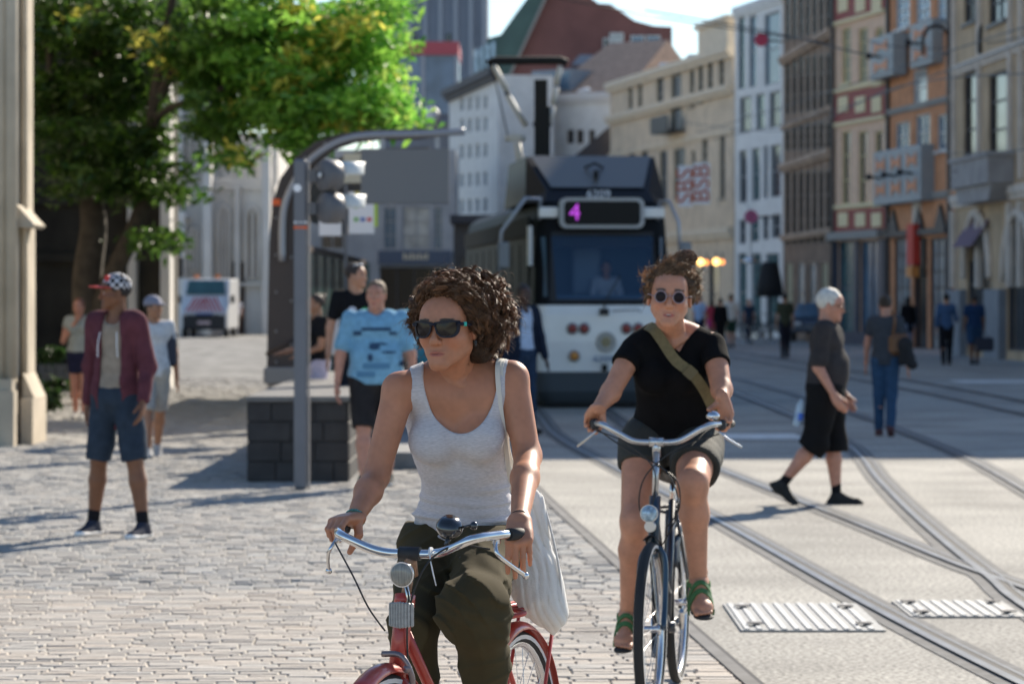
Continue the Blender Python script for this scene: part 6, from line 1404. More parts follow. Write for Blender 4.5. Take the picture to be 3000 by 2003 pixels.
# inner mass so that the skull never shows through
hm = [ell(H1.p(0, -.022, .045), (.083, .088, .078), H1.rot(), .03), ell(H1.p(-.060, -.075, -.02), (.055, .065, .085), H1.rot(), .04), ell(H1.p(.0, -.08, -.0), (.07, .05, .085), H1.rot(), .04), ell(H1.p(.03, -.05, -.02), (.045, .05, .05), H1.rot(), .03)]
hm += [cut(ell(H1.p(0, .085, -.02), (.080, .085, .118), H1.rot(), .01)), cut(ell(H1.p(-.085, .02, -.03), (.02, .03, .028), H1.rot(), .01))]
c_ = cloth('hair_mass', hm, .006, M('hair_mass_dark', (.035, .02, .012), .7, var=.5, vs=120, spec=.2), W1, lambda x, y, z: noise(x, y, z, 60) * .012)

# ------------------------------------------------------------ tote bag
cot = M('cotton_white', (.74, .72, .68), .85, var=.05, vs=30, bump=.3, bs=350)
Zb = 8.66
def tb(x, y, dz=0): return P(x, y, Zb + dz)
def wr_bag(x, y, z):
    px = CX + x / y * F; py = HY + (EYE - z) / y * F
    fold = np.sin((px - 1170 - (py - 1130) * .28) * .16 + noise(x, y, z, 9) * 4) * .010 * np.clip((1420 - py) / 250, 0, 1); rg = np.exp(-(np.sin((px - 1170 - (py - 1130) * .24) * .075 + noise(x, y, z, 7) * 4) / .28) ** 2) * np.clip((1440 - py) / 200, 0, 1); r3 = np.exp(-(np.sin((px - 1170 - (py - 1130) * .30) * .15 + noise(x, y, z, 9) * 5) / .35) ** 2); return fold * .4 + rg * .006 + r3 * .004 + noise(x, y, z, 10) * .012
bagp = [cone(tb(1192, 1150), tb(1200, 1330), .03, .045, .03), cone(tb(1222, 1150), tb(1262, 1400), .03, .042, .05), cone(tb(1195, 1210), tb(1225, 1370), .035, .05, .05), cone(tb(1232, 1380), tb(1268, 1420), .04, .022, .04), cone(tb(1268, 1425), tb(1270, 1452), .018, .004, .02), cone(tb(1215, 1110), tb(1240, 1200), .008, .02, .03), cone(tb(1180, 1130), tb(1188, 1170), .012, .02, .03), cone(tb(1255, 1300), tb(1272, 1400), .03, .028, .04), cone(tb(1185, 1300), tb(1200, 1350), .025, .025, .04)]
v, q = surf(bagp, .0045, wr_bag, 1); tote = new_obj('tote_bag', np_mesh('tote_bag', v, q, cot)); tag(tote, 'white cotton tote bag hanging from the curly-haired rider\'s shoulder', 'bag'); set_origin(tote, tb(1235, 1420))
def ribbon(name, pts, wd, mat, parent, side=(1, 0, 0), th=.0018):
    pp = spline(pts, 6); mb = MB(); s_ = Vector(side).normalized(); v = []
    for i, p in enumerate(pp):
        t = (pp[min(i + 1, len(pp) - 1)] - pp[max(i - 1, 0)]).normalized(); e = (s_ - t * s_.dot(t)).normalized(); nn = t.cross(e)
        for a, b in ((-1, -1), (1, -1), (1, 1), (-1, 1)): v.append(p + e * a * wd / 2 + nn * b * th)
    mb.add(v, [(i * 4 + k, i * 4 + (k + 1) % 4, i * 4 + 4 + (k + 1) % 4, i * 4 + 4 + k) for i in range(len(pp) - 1) for k in range(4)], 0, False); return mb.build(name, mat, parent, True)
ribbon('strap', [P(1160, 835, 8.50), P(1148, 823, 8.43), P(1141, 845, 8.385), P(1146, 920, 8.375), P(1158, 1010, 8.42), P(1168, 1090, 8.5), P(1172, 1160, 8.6)], .014, M('strap_cream', (.66, .63, .57), .8), tote)
ribbon('strap', [P(1162, 835, 8.52), P(1155, 824, 8.44), P(1149, 850, 8.390), P(1156, 950, 8.40), P(1170, 1050, 8.5), P(1200, 1110, 8.62), P(1230, 1160, 8.66)], .012, M('strap_cream'), tote)
mb = MB(); mb.tube(spline([tb(1238, 1130, -.0), tb(1262, 1210, -.02), tb(1283, 1310, -.03), tb(1290, 1400, -.03)], 6), .0035, 6); mb.build('seam', cot, tote, True)
# ------------------------------------------------------------ rider in round sunglasses
H2 = Frame((.648, 12.27, 1.664), unit((-.05, -1, .03)), unit((.06, 0, 1)), 1.10)
Sr, Sl = P(1452, 803, 12.42), P(1634, 793, 12.42); Pv = P(1540, 1000, 12.62)
bf = unit((-.15, -.98, 0)); br = unit(np.cross(bf, (0, 0, 1))); RB_ = [br, bf, (0, 0, 1)]
Er, Wr0 = P(1400, 900, 12.28), P(1350, 965, 12.06); El, Wl0 = P(1655, 895, 12.26), P(1664, 965, 12.03)
torso = [ell(P(1545, 840, 12.48), (.160, .10, .13), RB_, .05), ell(P(1548, 905, 12.53), (.158, .105, .13), RB_, .05), ell(P(1548, 960, 12.58), (.162, .105, .11), RB_, .05), ell(P(1545, 1005, 12.62), (.180, .12, .10), RB_, .05)]
breast = [ell(P(1498, 858, 12.40), (.065, .06, .065), None, .04), ell(P(1580, 858, 12.40), (.065, .06, .065), None, .04)]
yoke = [cone(P(1505, 768, 12.46), Sr, .045, .048, .04), cone(P(1578, 763, 12.46), Sl, .045, .048, .04), cone(P(1500, 797, 12.46), P(1575, 797, 12.46), .075, .075, .05)]
g2 = [wpt(b2, sx * .276, -.205, 1.147) for sx in (-1, 1)]
KR = g2[0] + A3((0, 0, .026)); dR = unit(KR - A3(P(1372, 935, 12.18))); WR = KR - dR * .088
KL = g2[1] + A3((0, 0, .026)); dL = unit(KL - A3(P(1662, 935, 12.18))); WL = KL - dL * .088
cr = ((28, 100, 165),) * 4
hR = hand_prims(WR, dR, (.0, -.35, -1), A3((1., -.2, 0)), 1.05, cr, thumb=(.35, .2, .9), thumb2=(.1, -.6, .8)); hL = hand_prims(WL, dL, (0, -.35, -1), A3((-1., -.2, 0)), 1.05, cr, thumb=(.35, .2, .9), thumb2=(.1, -.6, .8))
arms = [cone(Sr, Er, .052, .040, .02), cone(Er, WR, .042, .027, .02), cone(Sl, El, .054, .042, .02), cone(El, WL, .044, .027, .02)]
Hl, Kl, Al = P(1600, 1020, 12.56), P(1588, 1108, 12.16), P(1602, 1338, 12.26); Hr, Kr, Ar = P(1476, 1020, 12.58), P(1457, 1195, 12.38), P(1441, 1412, 12.56)
legs = []
for (h_, k_, a_, g_) in ((Hl, Kl, Al, 1.05), (Hr, Kr, Ar, 1.)):
    h_, k_, a_ = A3(h_), A3(k_), A3(a_); legs += [cone(h_, k_, .092 * g_, .062 * g_, .03), cone(k_, k_ + (a_ - k_) * .3, .056, .058, .03), cone(k_ + (a_ - k_) * .3 + A3((0, .012, 0)), a_, .058, .034, .03), cone(k_ + A3((0, -.02, .01)), k_ + A3((0, -.02, -.03)), .05, .045, .03), cone(a_, a_ + A3((0, 0, -.03)), .036, .036, .02)]
def foot(a_, yaw, pitch, sc=1.):
    a_ = A3(a_); fw = unit((math.sin(yaw) * math.cos(pitch), -math.cos(yaw) * math.cos(pitch), math.sin(pitch))); rt = unit(np.cross(fw, (0, 0, 1))); upv = np.cross(rt, fw); o_ = a_ - upv * .065 * sc
    pr = [cone(a_, o_ - fw * .03 * sc + upv * .012, .034 * sc, .030 * sc, .02), cone(o_ - fw * .035 * sc, o_ + fw * .11 * sc - upv * .005, .030 * sc, .026 * sc, .03, n=upv, q=.8), cone(a_ + fw * .02, o_ + fw * .11 * sc, .032 * sc, .022 * sc, .03), cone(o_ + fw * .10 * sc + rt * .022, o_ + fw * .10 * sc - rt * .022, .02 * sc, .02 * sc, .02)]
    s_ = 1
    for i, (off, L_, r_) in enumerate(((.030, .052, .0125), (.012, .050, .0095), (-.003, .046, .0088), (-.017, .040, .0082), (-.030, .032, .0078))):
        pr.append((off, o_ + fw * .105 * sc - upv * .008, fw, rt, upv, L_, r_))
    toes = pr[4:]; pr = pr[:4]; return pr, toes, (o_, fw, rt, upv)
def toe_prims(toes, inner):   # inner: sign of rt towards the big toe
    return [cone(o_ + rt * off * inner, o_ + rt * off * inner * 1.05 + fw * L_ - upv * .004, r_, r_ * .92, .004) for (off, o_, fw, rt, upv, L_, r_) in toes]
fl, tl, fl_f = foot(Al, R(5), R(-8), 1.1); fr2, trr, fr_f = foot(Ar, R(-12), R(-10), 1.1)
# her right is image left; the big toe points to the body's middle
body = torso + breast + yoke + arms + legs + [cone(P(1540, 755, 12.46), P(1540, 790, 12.46), .062, .065, .03)]
neck = [cone(H2.p(0, -.03, -.05), P(1540, 780, 12.46), .056, .063, .03), cone(P(1542, 790, 12.37), P(1490, 772, 12.40), .012, .012, .03), cone(P(1545, 790, 12.37), P(1590, 769, 12.40), .012, .012, .03)]
hd = head_prims(H2)
hd = [h_ for h_ in hd if not (h_[0] == 's' and abs(float(h_[1][2][2]) - .0016 * H2.s) < 1e-5)] + [cut(ell(H2.p(0, .102, -.0715), (.019 * 1.07, .020, .0068), H2.rot(), .003))]
skin2 = skin_color(H2, (.52, .245, .15), lips=(.40, .12, .10), brow=(.10, .06, .045))
sm2 = skin_mat('skin_fair'); 
v, q = join([surf(body, .0075, smooth=2), surf(hd + neck, .004, smooth=1), surf(hR, .0036), surf(hL, .0036), surf(fl + toe_prims(tl, 1) + [cone(Al, A3(Al) + A3((0, 0, .05)), .034, .038, .01)], .004), surf(fr2 + toe_prims(trr, -1) + [cone(Ar, A3(Ar) + A3((0, 0, .05)), .034, .038, .01)], .004)])
W2 = new_obj('person', np_mesh('person', v, q, sm2, True, color=skin2(v))); tag(W2, 'woman with a hair bun and round sunglasses in a black t-shirt riding the dark bicycle', 'person'); set_origin(W2, (.65, 12.6, 0))
blk = M('black_cotton', (.007, .007, .008), .95, var=.15, vs=20, spec=.12, bump=.3, bs=200)
def wr2(x, y, z): return noise(x, y, z, 9) * .018 + noise(x, y, z * .6, 22) * .008
def vneck(X, Y, Z):
    px = CX + X / Y * F; py = HY + (EYE - Z) / Y * F
    wv = np.clip((806 - py) * .86, -60, 58) ; d = np.abs(px - 1546 - np.clip(py - 745, 0, 60) * .2) - wv
    fr_ = (py - 770) < 0; return np.where(Y < 12.46, d, np.abs(px - 1543) - 45 + np.maximum(py - 748, 0) * 3) / 560.
ts = grow(torso + breast, .012) + grow(yoke, .010)
slv_ = [cone(Sr, A3(Sr) + (A3(Er) - A3(Sr)) * .50, .058, .064, .03), cone(Sl, A3(Sl) + (A3(El) - A3(Sl)) * .58, .060, .064, .03)]
def cutplane(pt, nrm, rad=.14, k=.002):   # removes what lies beyond pt along nrm, within a ball
    pt = V3(pt); nrm = unit(nrm)
    def f(X, Y, Z):
        d = -((X - pt[0]) * nrm[0] + (Y - pt[1]) * nrm[1] + (Z - pt[2]) * nrm[2]); e = np.sqrt((X - pt[0]) ** 2 + (Y - pt[1]) ** 2 + (Z - pt[2]) ** 2) - rad; return np.maximum(d, e)
    return cut(('f', f, pt - rad, pt + rad, k))
def cutarm(s_, e_, fr_, rad):
    s_, e_ = A3(s_), A3(e_); d_ = unit(e_ - s_); L_ = np.linalg.norm(e_ - s_)
    def f(X, Y, Z):
        x, y, z = X - s_[0], Y - s_[1], Z - s_[2]; t_ = x * d_[0] + y * d_[1] + z * d_[2]
        r_ = np.sqrt(np.maximum((x - t_ * d_[0]) ** 2 + (y - t_ * d_[1]) ** 2 + (z - t_ * d_[2]) ** 2, 0)); return np.maximum(fr_ * L_ - t_, r_ - rad)
    lo_ = np.minimum(s_, e_) - .15; hi_ = np.maximum(s_, e_) + .15; return cut(('f', f, V3(lo_), V3(hi_), .002))
ts += [cut(func(vneck, (.3, 12.1, 1.2), (1.1, 12.9, 1.8), .002))]
slv_ += [cutarm(Sr, Er, .36, .12), cutarm(Sl, El, .44, .12)]
v, q = join([surf(ts, .006, wr2, 1), surf(slv_, .006, lambda x, y, z: wr2(x, y, z) * .5, 1)]); new_obj('t_shirt', np_mesh('t_shirt', v, q, blk), W2, True)
shm = M('charcoal_shorts', (.028, .030, .026), .8, var=.2, vs=14, bump=.3, bs=150)
kL2 = A3(Hl) + (A3(Kl) - A3(Hl)) * .62; kR2 = A3(Hr) + (A3(Kr) - A3(Hr)) * .30
sh = [cone(Hl, kL2, .108, .100, .03), cone(Hr, kR2, .108, .100, .03), cone(P(1500, 1005, 12.62), P(1576, 1005, 12.62), .125, .125, .04)] + [cutplane(kL2, A3(Kl) - A3(Hl), .16), cutplane(kR2, A3(Kr) - A3(Hr) , .16)]
cloth('shorts', sh, .007, shm, W2, wr2)
# sandals
grn = M('sandal_green', (.055, .16, .05), .7, var=.2, vs=60); sole = M('sandal_sole', (.03, .028, .026), .8)
for (o_, fw, rt, upv), a_ in ((fl_f, Al), (fr_f, Ar)):
    a_ = A3(a_); cs = [cone(o_ - fw * .045 - upv * .030, o_ + fw * .15 - upv * .030, .036, .042, .02, n=upv, q=.25)]
    so_ = cloth('sandal', cs, .005, sole, W2)
    def hoop(c, ax, r1, r2, u_, wd):
        pts = [c + (ax * math.cos(t) * r1 + u_ * math.sin(t) * r2) for t in np.linspace(-.2, math.pi + .2, 16)]; return pts
    for c, r1, r2, u_, wd in ((o_ + fw * .085 - upv * .02, .050, .084, upv, .022), (o_ + fw * .045 - upv * .012, .050, .106, unit(upv + fw * .15), .020)):
        r_ = ribbon('strap', hoop(c, rt, r1, r2, u_, wd), wd, grn, so_, unit(fw * .7 - upv * .7), .0025); r_.data.transform(Matrix.Translation(-so_.location)) if 0 else None
    pts = [a_ + (fw * math.cos(t) * .050 + rt * math.sin(t) * .048) + A3((0, 0, .0)) for t in np.linspace(0, 6.28, 22)]; ribbon('strap', pts, .020, grn, so_, (0, 0, 1), .002)
    ribbon('strap', [a_ + rt * .046 - fw * .02, a_ + rt * .048 - upv * .07], .02, grn, so_, fw); ribbon('strap', [a_ - rt * .046 - fw * .02, a_ - rt * .048 - upv * .07], .02, grn, so_, fw); ribbon('strap', [a_ - fw * .04, a_ - fw * .045 - upv * .07], .02, grn, so_, rt)
# glasses
def p2(r, f, u): return Vector(H2.p(r, f, u))
mb = MB(); lm = MB()
for sx in (-1, 1):
    c = A3(p2(sx * .0335, .1035, -.004)); ax_ = unit(H2.f + H2.r * sx * .15); e = unit(np.cross(ax_, H2.u)); g_ = np.cross(e, ax_)
    ring = [c + (e * math.cos(t) + g_ * math.sin(t)) * .0235 for t in np.linspace(0, 2 * math.pi, 25)[:-1]]
    mb.tube(ring, .0026, 8, closed=True); n_ = len(lm.v); lm.add(ring + [c + ax_ * .003], [(i, (i + 1) % 24, 24) for i in range(24)], 0, True)
    mb.tube([c + e * .0235 * (1 if np.dot(e, H2.r) * sx > 0 else -1), A3(p2(sx * .079, .075, .004)), A3(p2(sx * .084, .0, .004))], .0020, 6)
mb.tube([p2(-.0085, .106, -.002), p2(0, .109, .002), p2(.0085, .106, -.002)], .0022, 6)
sg2 = mb.build('sunglasses', M('frame_silver', (.26, .20, .22), .4, .0), W2, True); l_ = lm.build('lens', M('lens_plum', (.014, .007, .010), .2, spec=.12), sg2); l_.data.transform(Matrix.Translation(-W2.location))
mb = MB(); mb.box(p2(0, .0862, -.0685), (.020, .004, .0036), rot=Matrix(H2.rot().T.tolist()).to_3x3()); mb.build('teeth', M('teeth', (.6, .56, .5), .3), W2, True)
mb = MB(); mb.box(p2(0, .0845, -.0722), (.032, .004, .0085), rot=Matrix(H2.rot().T.tolist()).to_3x3()); mb.build('mouth', M('mouth_dark', (.03, .008, .008), .6), W2, True)
# hair: swept up to a bun
rs = np.random.RandomState(5)
def hp2(a): return H2.c + (a[:, :1] * H2.r + a[:, 1:2] * H2.f + a[:, 2:] * H2.u) * H2.s
hair2m = M('hair_brown', (.1, .06, .04), .42, attr='tint', spec=.7, transl=.5)
n = 3600; a = rs.randn(n * 5, 3); a /= np.linalg.norm(a, axis=1)[:, None]; keep = ~((a[:, 1] > .32) & (a[:, 2] < .50)) & (a[:, 2] > -.5) & ~((a[:, 1] > -.1) & (a[:, 2] < -.02)); a = a[keep][:n]; n = len(a)
root = hp2(np.stack([a[:, 0] * .077, a[:, 1] * .097 - .012, a[:, 2] * .090 + .028], 1)); bun = A3(H2.p(-.050, -.05, .150))
od = a[:, :1] * H2.r + a[:, 1:2] * H2.f + a[:, 2:] * H2.u; tobun = bun - root; tobun /= np.linalg.norm(tobun, axis=1)[:, None]
NG = 640; r_ = root[:NG]; o_g = od[:NG]; tb_ = tobun[:NG]; sd_ = ((np.abs(a[:NG, 0]) > .6) & (a[:NG, 2] < .45))[:, None]; tb_ = np.where(sd_, tb_ * .25 + rs.randn(NG, 3) * .35, tb_); ds_ = np.linalg.norm(bun - r_, axis=1)[:, None]
te = r_ + tb_ * np.minimum(ds_ * .62, .085) * rs.uniform(.45, 1.1, (NG, 1)) + o_g * rs.uniform(.002, .020, (NG, 1)) * np.where(a[:NG, 2:3] > .5, .5, 1.) + rs.randn(NG, 3) * .008
ct = (r_ + te) / 2 + o_g * .010; pth = bez(r_, ct, te, 30); GS = helix(pth, rs.uniform(.004, .009, NG), rs.uniform(.8, 2.6, NG), rs.rand(NG) * 6.28, rs)
rep = np.repeat(np.arange(NG), 9); n = len(rep); t = np.linspace(0, 1, 30)[None, :, None]; S = GS[rep] + rs.randn(n, 1, 3) * .0042 * (1 - .4 * t) + rs.randn(n, 1, 3) * .006 * t ** 2
c1 = np.array((.34, .21, .12)) * rs.uniform(.5, 1.4, (NG, 1))[rep] * rs.uniform(.6, 1.5, (n, 1)); hr2 = tubes('hair', S, rs.uniform(.0010, .0020, n), W2, hair2m, c1)
n = len(root)
nb = 1500; b_ = rs.randn(nb, 3); b_ /= np.linalg.norm(b_, axis=1)[:, None]; rb = bun + b_ * A3((.046, .038, .030)); tg = np.cross(b_, A3((.2, .3, 1.)) + rs.randn(nb, 3) * .3); tg /= np.linalg.norm(tg, axis=1)[:, None]
S = curls(rb, tg, 16, np.full((nb, 1), .060) * rs.uniform(.6, 1.2, (nb, 1)), .008, 1.5, rs, -b_ * 1.6); tubes('bun', S, rs.uniform(.0015, .0026, nb), hr2, hair2m, np.array((.22, .12, .07)) * rs.uniform(.5, 1.6, (nb, 1)))
nf = 160; ii2 = rs.choice(n, nf); S = curls(root[ii2], (od[ii2] * .8 + tobun[ii2] * .4 + A3((.25, .1, 0))) / 1.2, 16, np.full((nf, 1), .10) * rs.uniform(.5, 1.2, (nf, 1)), .009, 1.6, rs, A3((.1, 0, -.4)) * np.ones((nf, 3))); tubes('flyaway_hair', S, np.full(nf, .0009), hr2, hair2m, np.tile(A3((.26, .17, .10)), (nf, 1)))
hm = [ell(H2.p(0, -.02, .042), (.085, .093, .088), H2.rot(), .02), ell(H2.p(-.050, -.05, .150), (.046, .038, .030), H2.rot(), .008), cone(H2.p(.078, -.0, -.005), H2.p(.072, .015, .05), .016, .02, .02), cone(H2.p(-.080, -.02, -.01), H2.p(-.074, .012, .05), .02, .022, .02)]
hm += [cut(ell(H2.p(0, .10, -.028), (.076, .09, .106), H2.rot(), .01)), cut(ell(H2.p(0, .02, -.1), (.13, .2, .09), H2.rot(), .01))]
cloth('hair_mass', hm, .007, M('hair_mass_brown', (.10, .06, .035), .7, var=.5, vs=90, spec=.2), W2, lambda x, y, z: noise(x, y, z, 55) * .016)
# khaki strap
khaki = M('khaki_webbing', (.15, .12, .055), .8, var=.15, vs=60, bump=.3, bs=300)
stp = ribbon('shoulder_strap', [P(1508, 790, 12.60), P(1484, 752, 12.46), P(1496, 752, 12.36), P(1516, 778, 12.32), P(1548, 825, 12.295), P(1585, 855, 12.285), P(1612, 890, 12.325), P(1632, 930, 12.40), P(1650, 970, 12.52)], .044, khaki, None, (1, 0, .9), .003)
tag(stp, 'khaki webbing bag strap crossing the black t-shirt of the rider with the bun', 'strap'); set_origin(stp, P(1548, 825, 12.3))
ribbon('buckle', [P(1574, 846, 12.27), P(1592, 862, 12.275)], .05, M('khaki_patch', (.12, .095, .045), .7), stp, (1, 0, .9), .003)
# ------------------------------------------------------------ people on foot
SK = {'fair': (.46, .235, .15), 'pink': (.50, .24, .165), 'brown': (.19, .082, .042), 'tan': (.36, .18, .105), 'dark': (.07, .035, .025)}
def ped(label, x, Z, face, Hh, skin='tan', legs=((0, 0), (0, 0)), arms=((0, 8, 10), (0, 8, 10)), lean=0, g=1., belly=0., shirt=(.3, .3, .3), sleeve=.45, hem=.49, loose=.02, bottom=(.03, .03, .05), blen='long', hair=(.03, .02, .015), hstyle='short', shoe=(.03, .03, .03), head_yaw=0, head_pitch=0, h=.014, gz=0., female=False, fwd_hand=None, jacket=None, sleeveless=False, back=False, bleg=.018, shoes=True, hairlen=0, group=None, headsc=1.0, socks=None):
    """x: photograph column of the body, Z: distance, face: heading in degrees (0 = towards the camera, + = to the right of the picture)"""
    th = R(face); f = A3((math.sin(th), -math.cos(th), 0.)); l = A3((math.cos(th), math.sin(th), 0.)); u = A3((0, 0, 1.)); b0 = A3(((x - CX) / F * Z, Z, gz))
    def rotf(v_f, v_u): return f * v_f + u * v_u
    hipz = .53 * Hh; legj = []
    for k, ab_ in enumerate(legs):
        s = 1 if k == 0 else -1     # first: left leg
        a, b = R(ab_[0]), R(ab_[1]); sp = l * s * math.sin(R(ab_[2] if len(ab_) > 2 else 0)) * .245 * Hh; hp_ = l * s * .048 * Hh * g; kn = hp_ + rotf(math.sin(a), -math.cos(a)) * .245 * Hh + sp; an = kn + rotf(math.sin(a - b), -math.cos(a - b)) * .245 * Hh + sp; legj.append((hp_, kn, an, a - b))
    low = min(j[2][2] - (.04 * Hh * 0) for j in legj); hip = b0 + u * (.043 * Hh - low)
    legj = [(hip + a, hip + b, hip + c, d) for a, b, c, d in legj]
    la = R(lean); t = rotf(math.sin(la), math.cos(la)); fb = rotf(math.cos(la), -math.sin(la)); RT = [l, fb, t]
    def tp(z, lf=0, fw=0): return hip + t * (z * Hh) + l * lf * Hh + fb * fw * Hh     # z above the hip joint as a share of stature
    S = [tp(.285, .098 * g), tp(.285, -.098 * g)]
    tor = [ell(tp(.225), (.088 * Hh * g, .055 * Hh * g, .075 * Hh), RT, .04), ell(tp(.12, 0, .0), (.078 * Hh * g, .054 * Hh * g, .08 * Hh), RT, .05), ell(tp(.02), (.088 * Hh * g, .06 * Hh * g, .06 * Hh), RT, .05), cone(tp(.275, .06), tp(.275, -.06), .036 * Hh, None, .04)]
    if belly: tor.append(ell(tp(.10, 0, .012 + belly * .03), (.080 * Hh * g, .052 * Hh * (1 + belly * .6), .085 * Hh), RT, .06))
    if female: tor += [ell(tp(.215, s * .04, .045), (.032 * Hh, .03 * Hh, .033 * Hh), RT, .03) for s in (1, -1)]
    aj = []
    for k, (a, ab, eb) in enumerate(arms):
        s = 1 if k == 0 else -1; a, ab, eb = R(a), R(ab), R(eb); inn = 0
        d = rotf(math.sin(a), -math.cos(a)) * math.cos(ab) + l * s * math.sin(ab); e = S[k] + d * .178 * Hh
        d2 = rotf(math.sin(a + eb), -math.cos(a + eb)) * math.cos(ab * .4) + l * s * math.sin(ab * .4); w_ = e + d2 * .145 * Hh
        if fwd_hand and fwd_hand[0] == k: w_ = A3(fwd_hand[1]); d2 = unit(w_ - e)
        aj.append((S[k], e, w_, unit(d2), s))
    ha = R(face + head_yaw); hf = A3((math.sin(ha) * math.cos(R(head_pitch)), -math.cos(ha) * math.cos(R(head_pitch)), math.sin(R(head_pitch))))
    hs = Hh / 1.72 * .97 * headsc; HF = Frame(tp(.30) + t * .095 * Hh + fb * .018 * Hh, hf, u, hs)
    nk = [cone(HF.p(0, -.02, -.05), tp(.27), .031 * Hh * (g ** .5), .038 * Hh * (g ** .5), .02)]
    lg = []; 
    for (hp_, kn, an, ang) in legj: lg += [cone(hp_, kn, .050 * Hh * g, .033 * Hh * g ** .5, .03), cone(kn, kn + (an - kn) * .32 - fb * .006, .031 * Hh, .034 * Hh * g ** .3, .02), cone(kn + (an - kn) * .32 - fb * .006, an, .034 * Hh * g ** .3, .020 * Hh, .02)]
    ar = []
    for (s_, e, w_, d2, s) in aj: ar += [cone(s_, e, .030 * Hh * g ** .5, .023 * Hh * g ** .5, .02), cone(e, w_, .0235 * Hh * g ** .5, .0155 * Hh, .02)]
    bodyp = tor + lg + ar + nk
    fine = h < .012
    hnd = [] ; pcs = []
    for (s_, e, w_, d2, s) in aj:
        hpz = hand_prims(w_, d2, -l * s + f * .2, f * .9 - u * .0, Hh / 1.72, ((15, 30, 42), (18, 34, 48), (20, 38, 52), (22, 40, 55)), thumb=(.8, .35, .3), k=.006)
        if fine: pcs.append(surf(hpz, .0055, smooth=0))
        else: bodyp += [cone(w_, w_ + d2 * .06 * Hh, .017 * Hh, .014 * Hh, .02, n=l, q=.6), cone(w_ + d2 * .055 * Hh, w_ + d2 * .095 * Hh + f * .01, .013 * Hh, .009 * Hh, .01, n=l, q=.6), cone(w_ + d2 * .02 * Hh, w_ + d2 * .05 * Hh + f * .02 * Hh, .009 * Hh, .007 * Hh, .005)]
    v, q = join([surf(bodyp, h, smooth=1), surf(head_prims(HF) + [nk[0]], min(h * .55, .009), smooth=1)] + pcs)
    o = new_obj('person', np_mesh('person', v, q, skin_mat('skin_walker'), True, color=skin_color(HF, SK[skin], lips=tuple(np.array(SK[skin]) * (.8, .5, .5)))(v))); tag(o, label, 'person', group); set_origin(o, b0)
    wr = lambda a_, b_, c_: noise(a_, b_, c_, 11) * .016
    # top
    def slv(fr, dr, lo=0): 
        out = []
        for (s_, e, w_, d2, s) in aj:
            if fr <= 1: out.append(cone(s_, s_ + (e - s_) * fr, .030 * Hh * g ** .5 + dr, .028 * Hh * g ** .5 + dr * 1.3, .03))
            else: out += [cone(s_, e, .030 * Hh * g ** .5 + dr, .025 * Hh * g ** .5 + dr, .03), cone(e, e + (w_ - e) * (fr - 1), .025 * Hh * g ** .5 + dr, .018 * Hh + dr, .03)]
        return out
    hemz = hem * Hh - .53 * Hh
    col_ = lambda nm, c, **kw: M('%s_%02d%02d%02d' % (nm, c[0] * 99, c[1] * 99, c[2] * 99), c, .9, var=.15, vs=18, spec=.15, bump=.25, bs=120, **kw)
    hemc = lambda zc: cut(('f', lambda X, Y, Zz: Zz - zc + 0 * X + 0 * Y, V3((b0[0] - .6, b0[1] - .6, zc - .5)), V3((b0[0] + .6, b0[1] + .6, zc + .01)), .004))
    tp_ = grow(tor, loose) + ([] if sleeveless else slv(sleeve, loose * .42)) + [cone(tp(.04), hip + t * (hemz - .03), .080 * Hh * g + loose, .082 * Hh * g + loose, .05, n=fb, q=.72), cut(ell(tp(.325, 0, .012), (.036 * Hh, .045 * Hh, .04 * Hh), RT, .005)), hemc(gz + hem * Hh)]
    if jacket:
        inner = grow(tor, loose * .6) + [cone(tp(.04), hip + t * (hemz + .03), .078 * Hh * g + loose * .6, .078 * Hh * g + loose * .6, .05, n=fb, q=.7), cut(ell(tp(.31, 0, .03), (.033 * Hh, .04 * Hh, .04 * Hh), RT, .005)), hemc(gz + hem * Hh)]
        cloth('t_shirt', inner, h, col_('cloth', shirt), o, wr)
        ws = jacket[1] * Hh
        def opening(X, Y, Zz):
            dx, dy, dz = X - tp(.1)[0], Y - tp(.1)[1], Zz - tp(.1)[2]; a_ = np.abs(dx * l[0] + dy * l[1] + dz * l[2] + .0); b_ = dx * fb[0] + dy * fb[1] + dz * fb[2]
            return np.maximum(a_ - ws * (1.1 - dz * .6 / .3 * .3), .01 - b_)
        jp = grow(tor, loose + .014) + slv(1.92, loose * .65 + .003) + [cone(tp(.04), hip + t * (hemz - .01), .086 * Hh * g + loose, .090 * Hh * g + loose, .05, n=fb, q=.74), cut(ell(tp(.31, 0, .03), (.036 * Hh, .045 * Hh, .04 * Hh), RT, .005)), cut(('f', opening, V3(tp(.1) - .5), V3(tp(.1) + .5), .004)), hemc(gz + (hem - .012) * Hh) if 0 else cut(cone(hip + t * (hemz - .10), hip + t * (hemz - .14), .001, .001, .001))]
        if len(jacket) > 2: jp += [cone(tp(.30, .05, -.03), tp(.29, 0, -.055), .028 * Hh, .034 * Hh, .02), cone(tp(.29, 0, -.055), tp(.30, -.05, -.03), .034 * Hh, .028 * Hh, .02), cone(tp(.30, .052, -.02), tp(.285, .04, .035), .020 * Hh, .010 * Hh, .02), cone(tp(.30, -.052, -.02), tp(.285, -.04, .035), .020 * Hh, .010 * Hh, .02)]
        cloth('jacket', jp, h, col_('jacket', jacket[0]), o, wr)
    else: cloth('t_shirt' if not sleeveless else 'tank_top', tp_, h, col_('cloth', shirt), o, wr)
    # legs
    bp = grow([tor[2]], bleg) + [cone(tp(.0, .03), tp(.0, -.03), .055 * Hh * g + bleg, None, .03)]
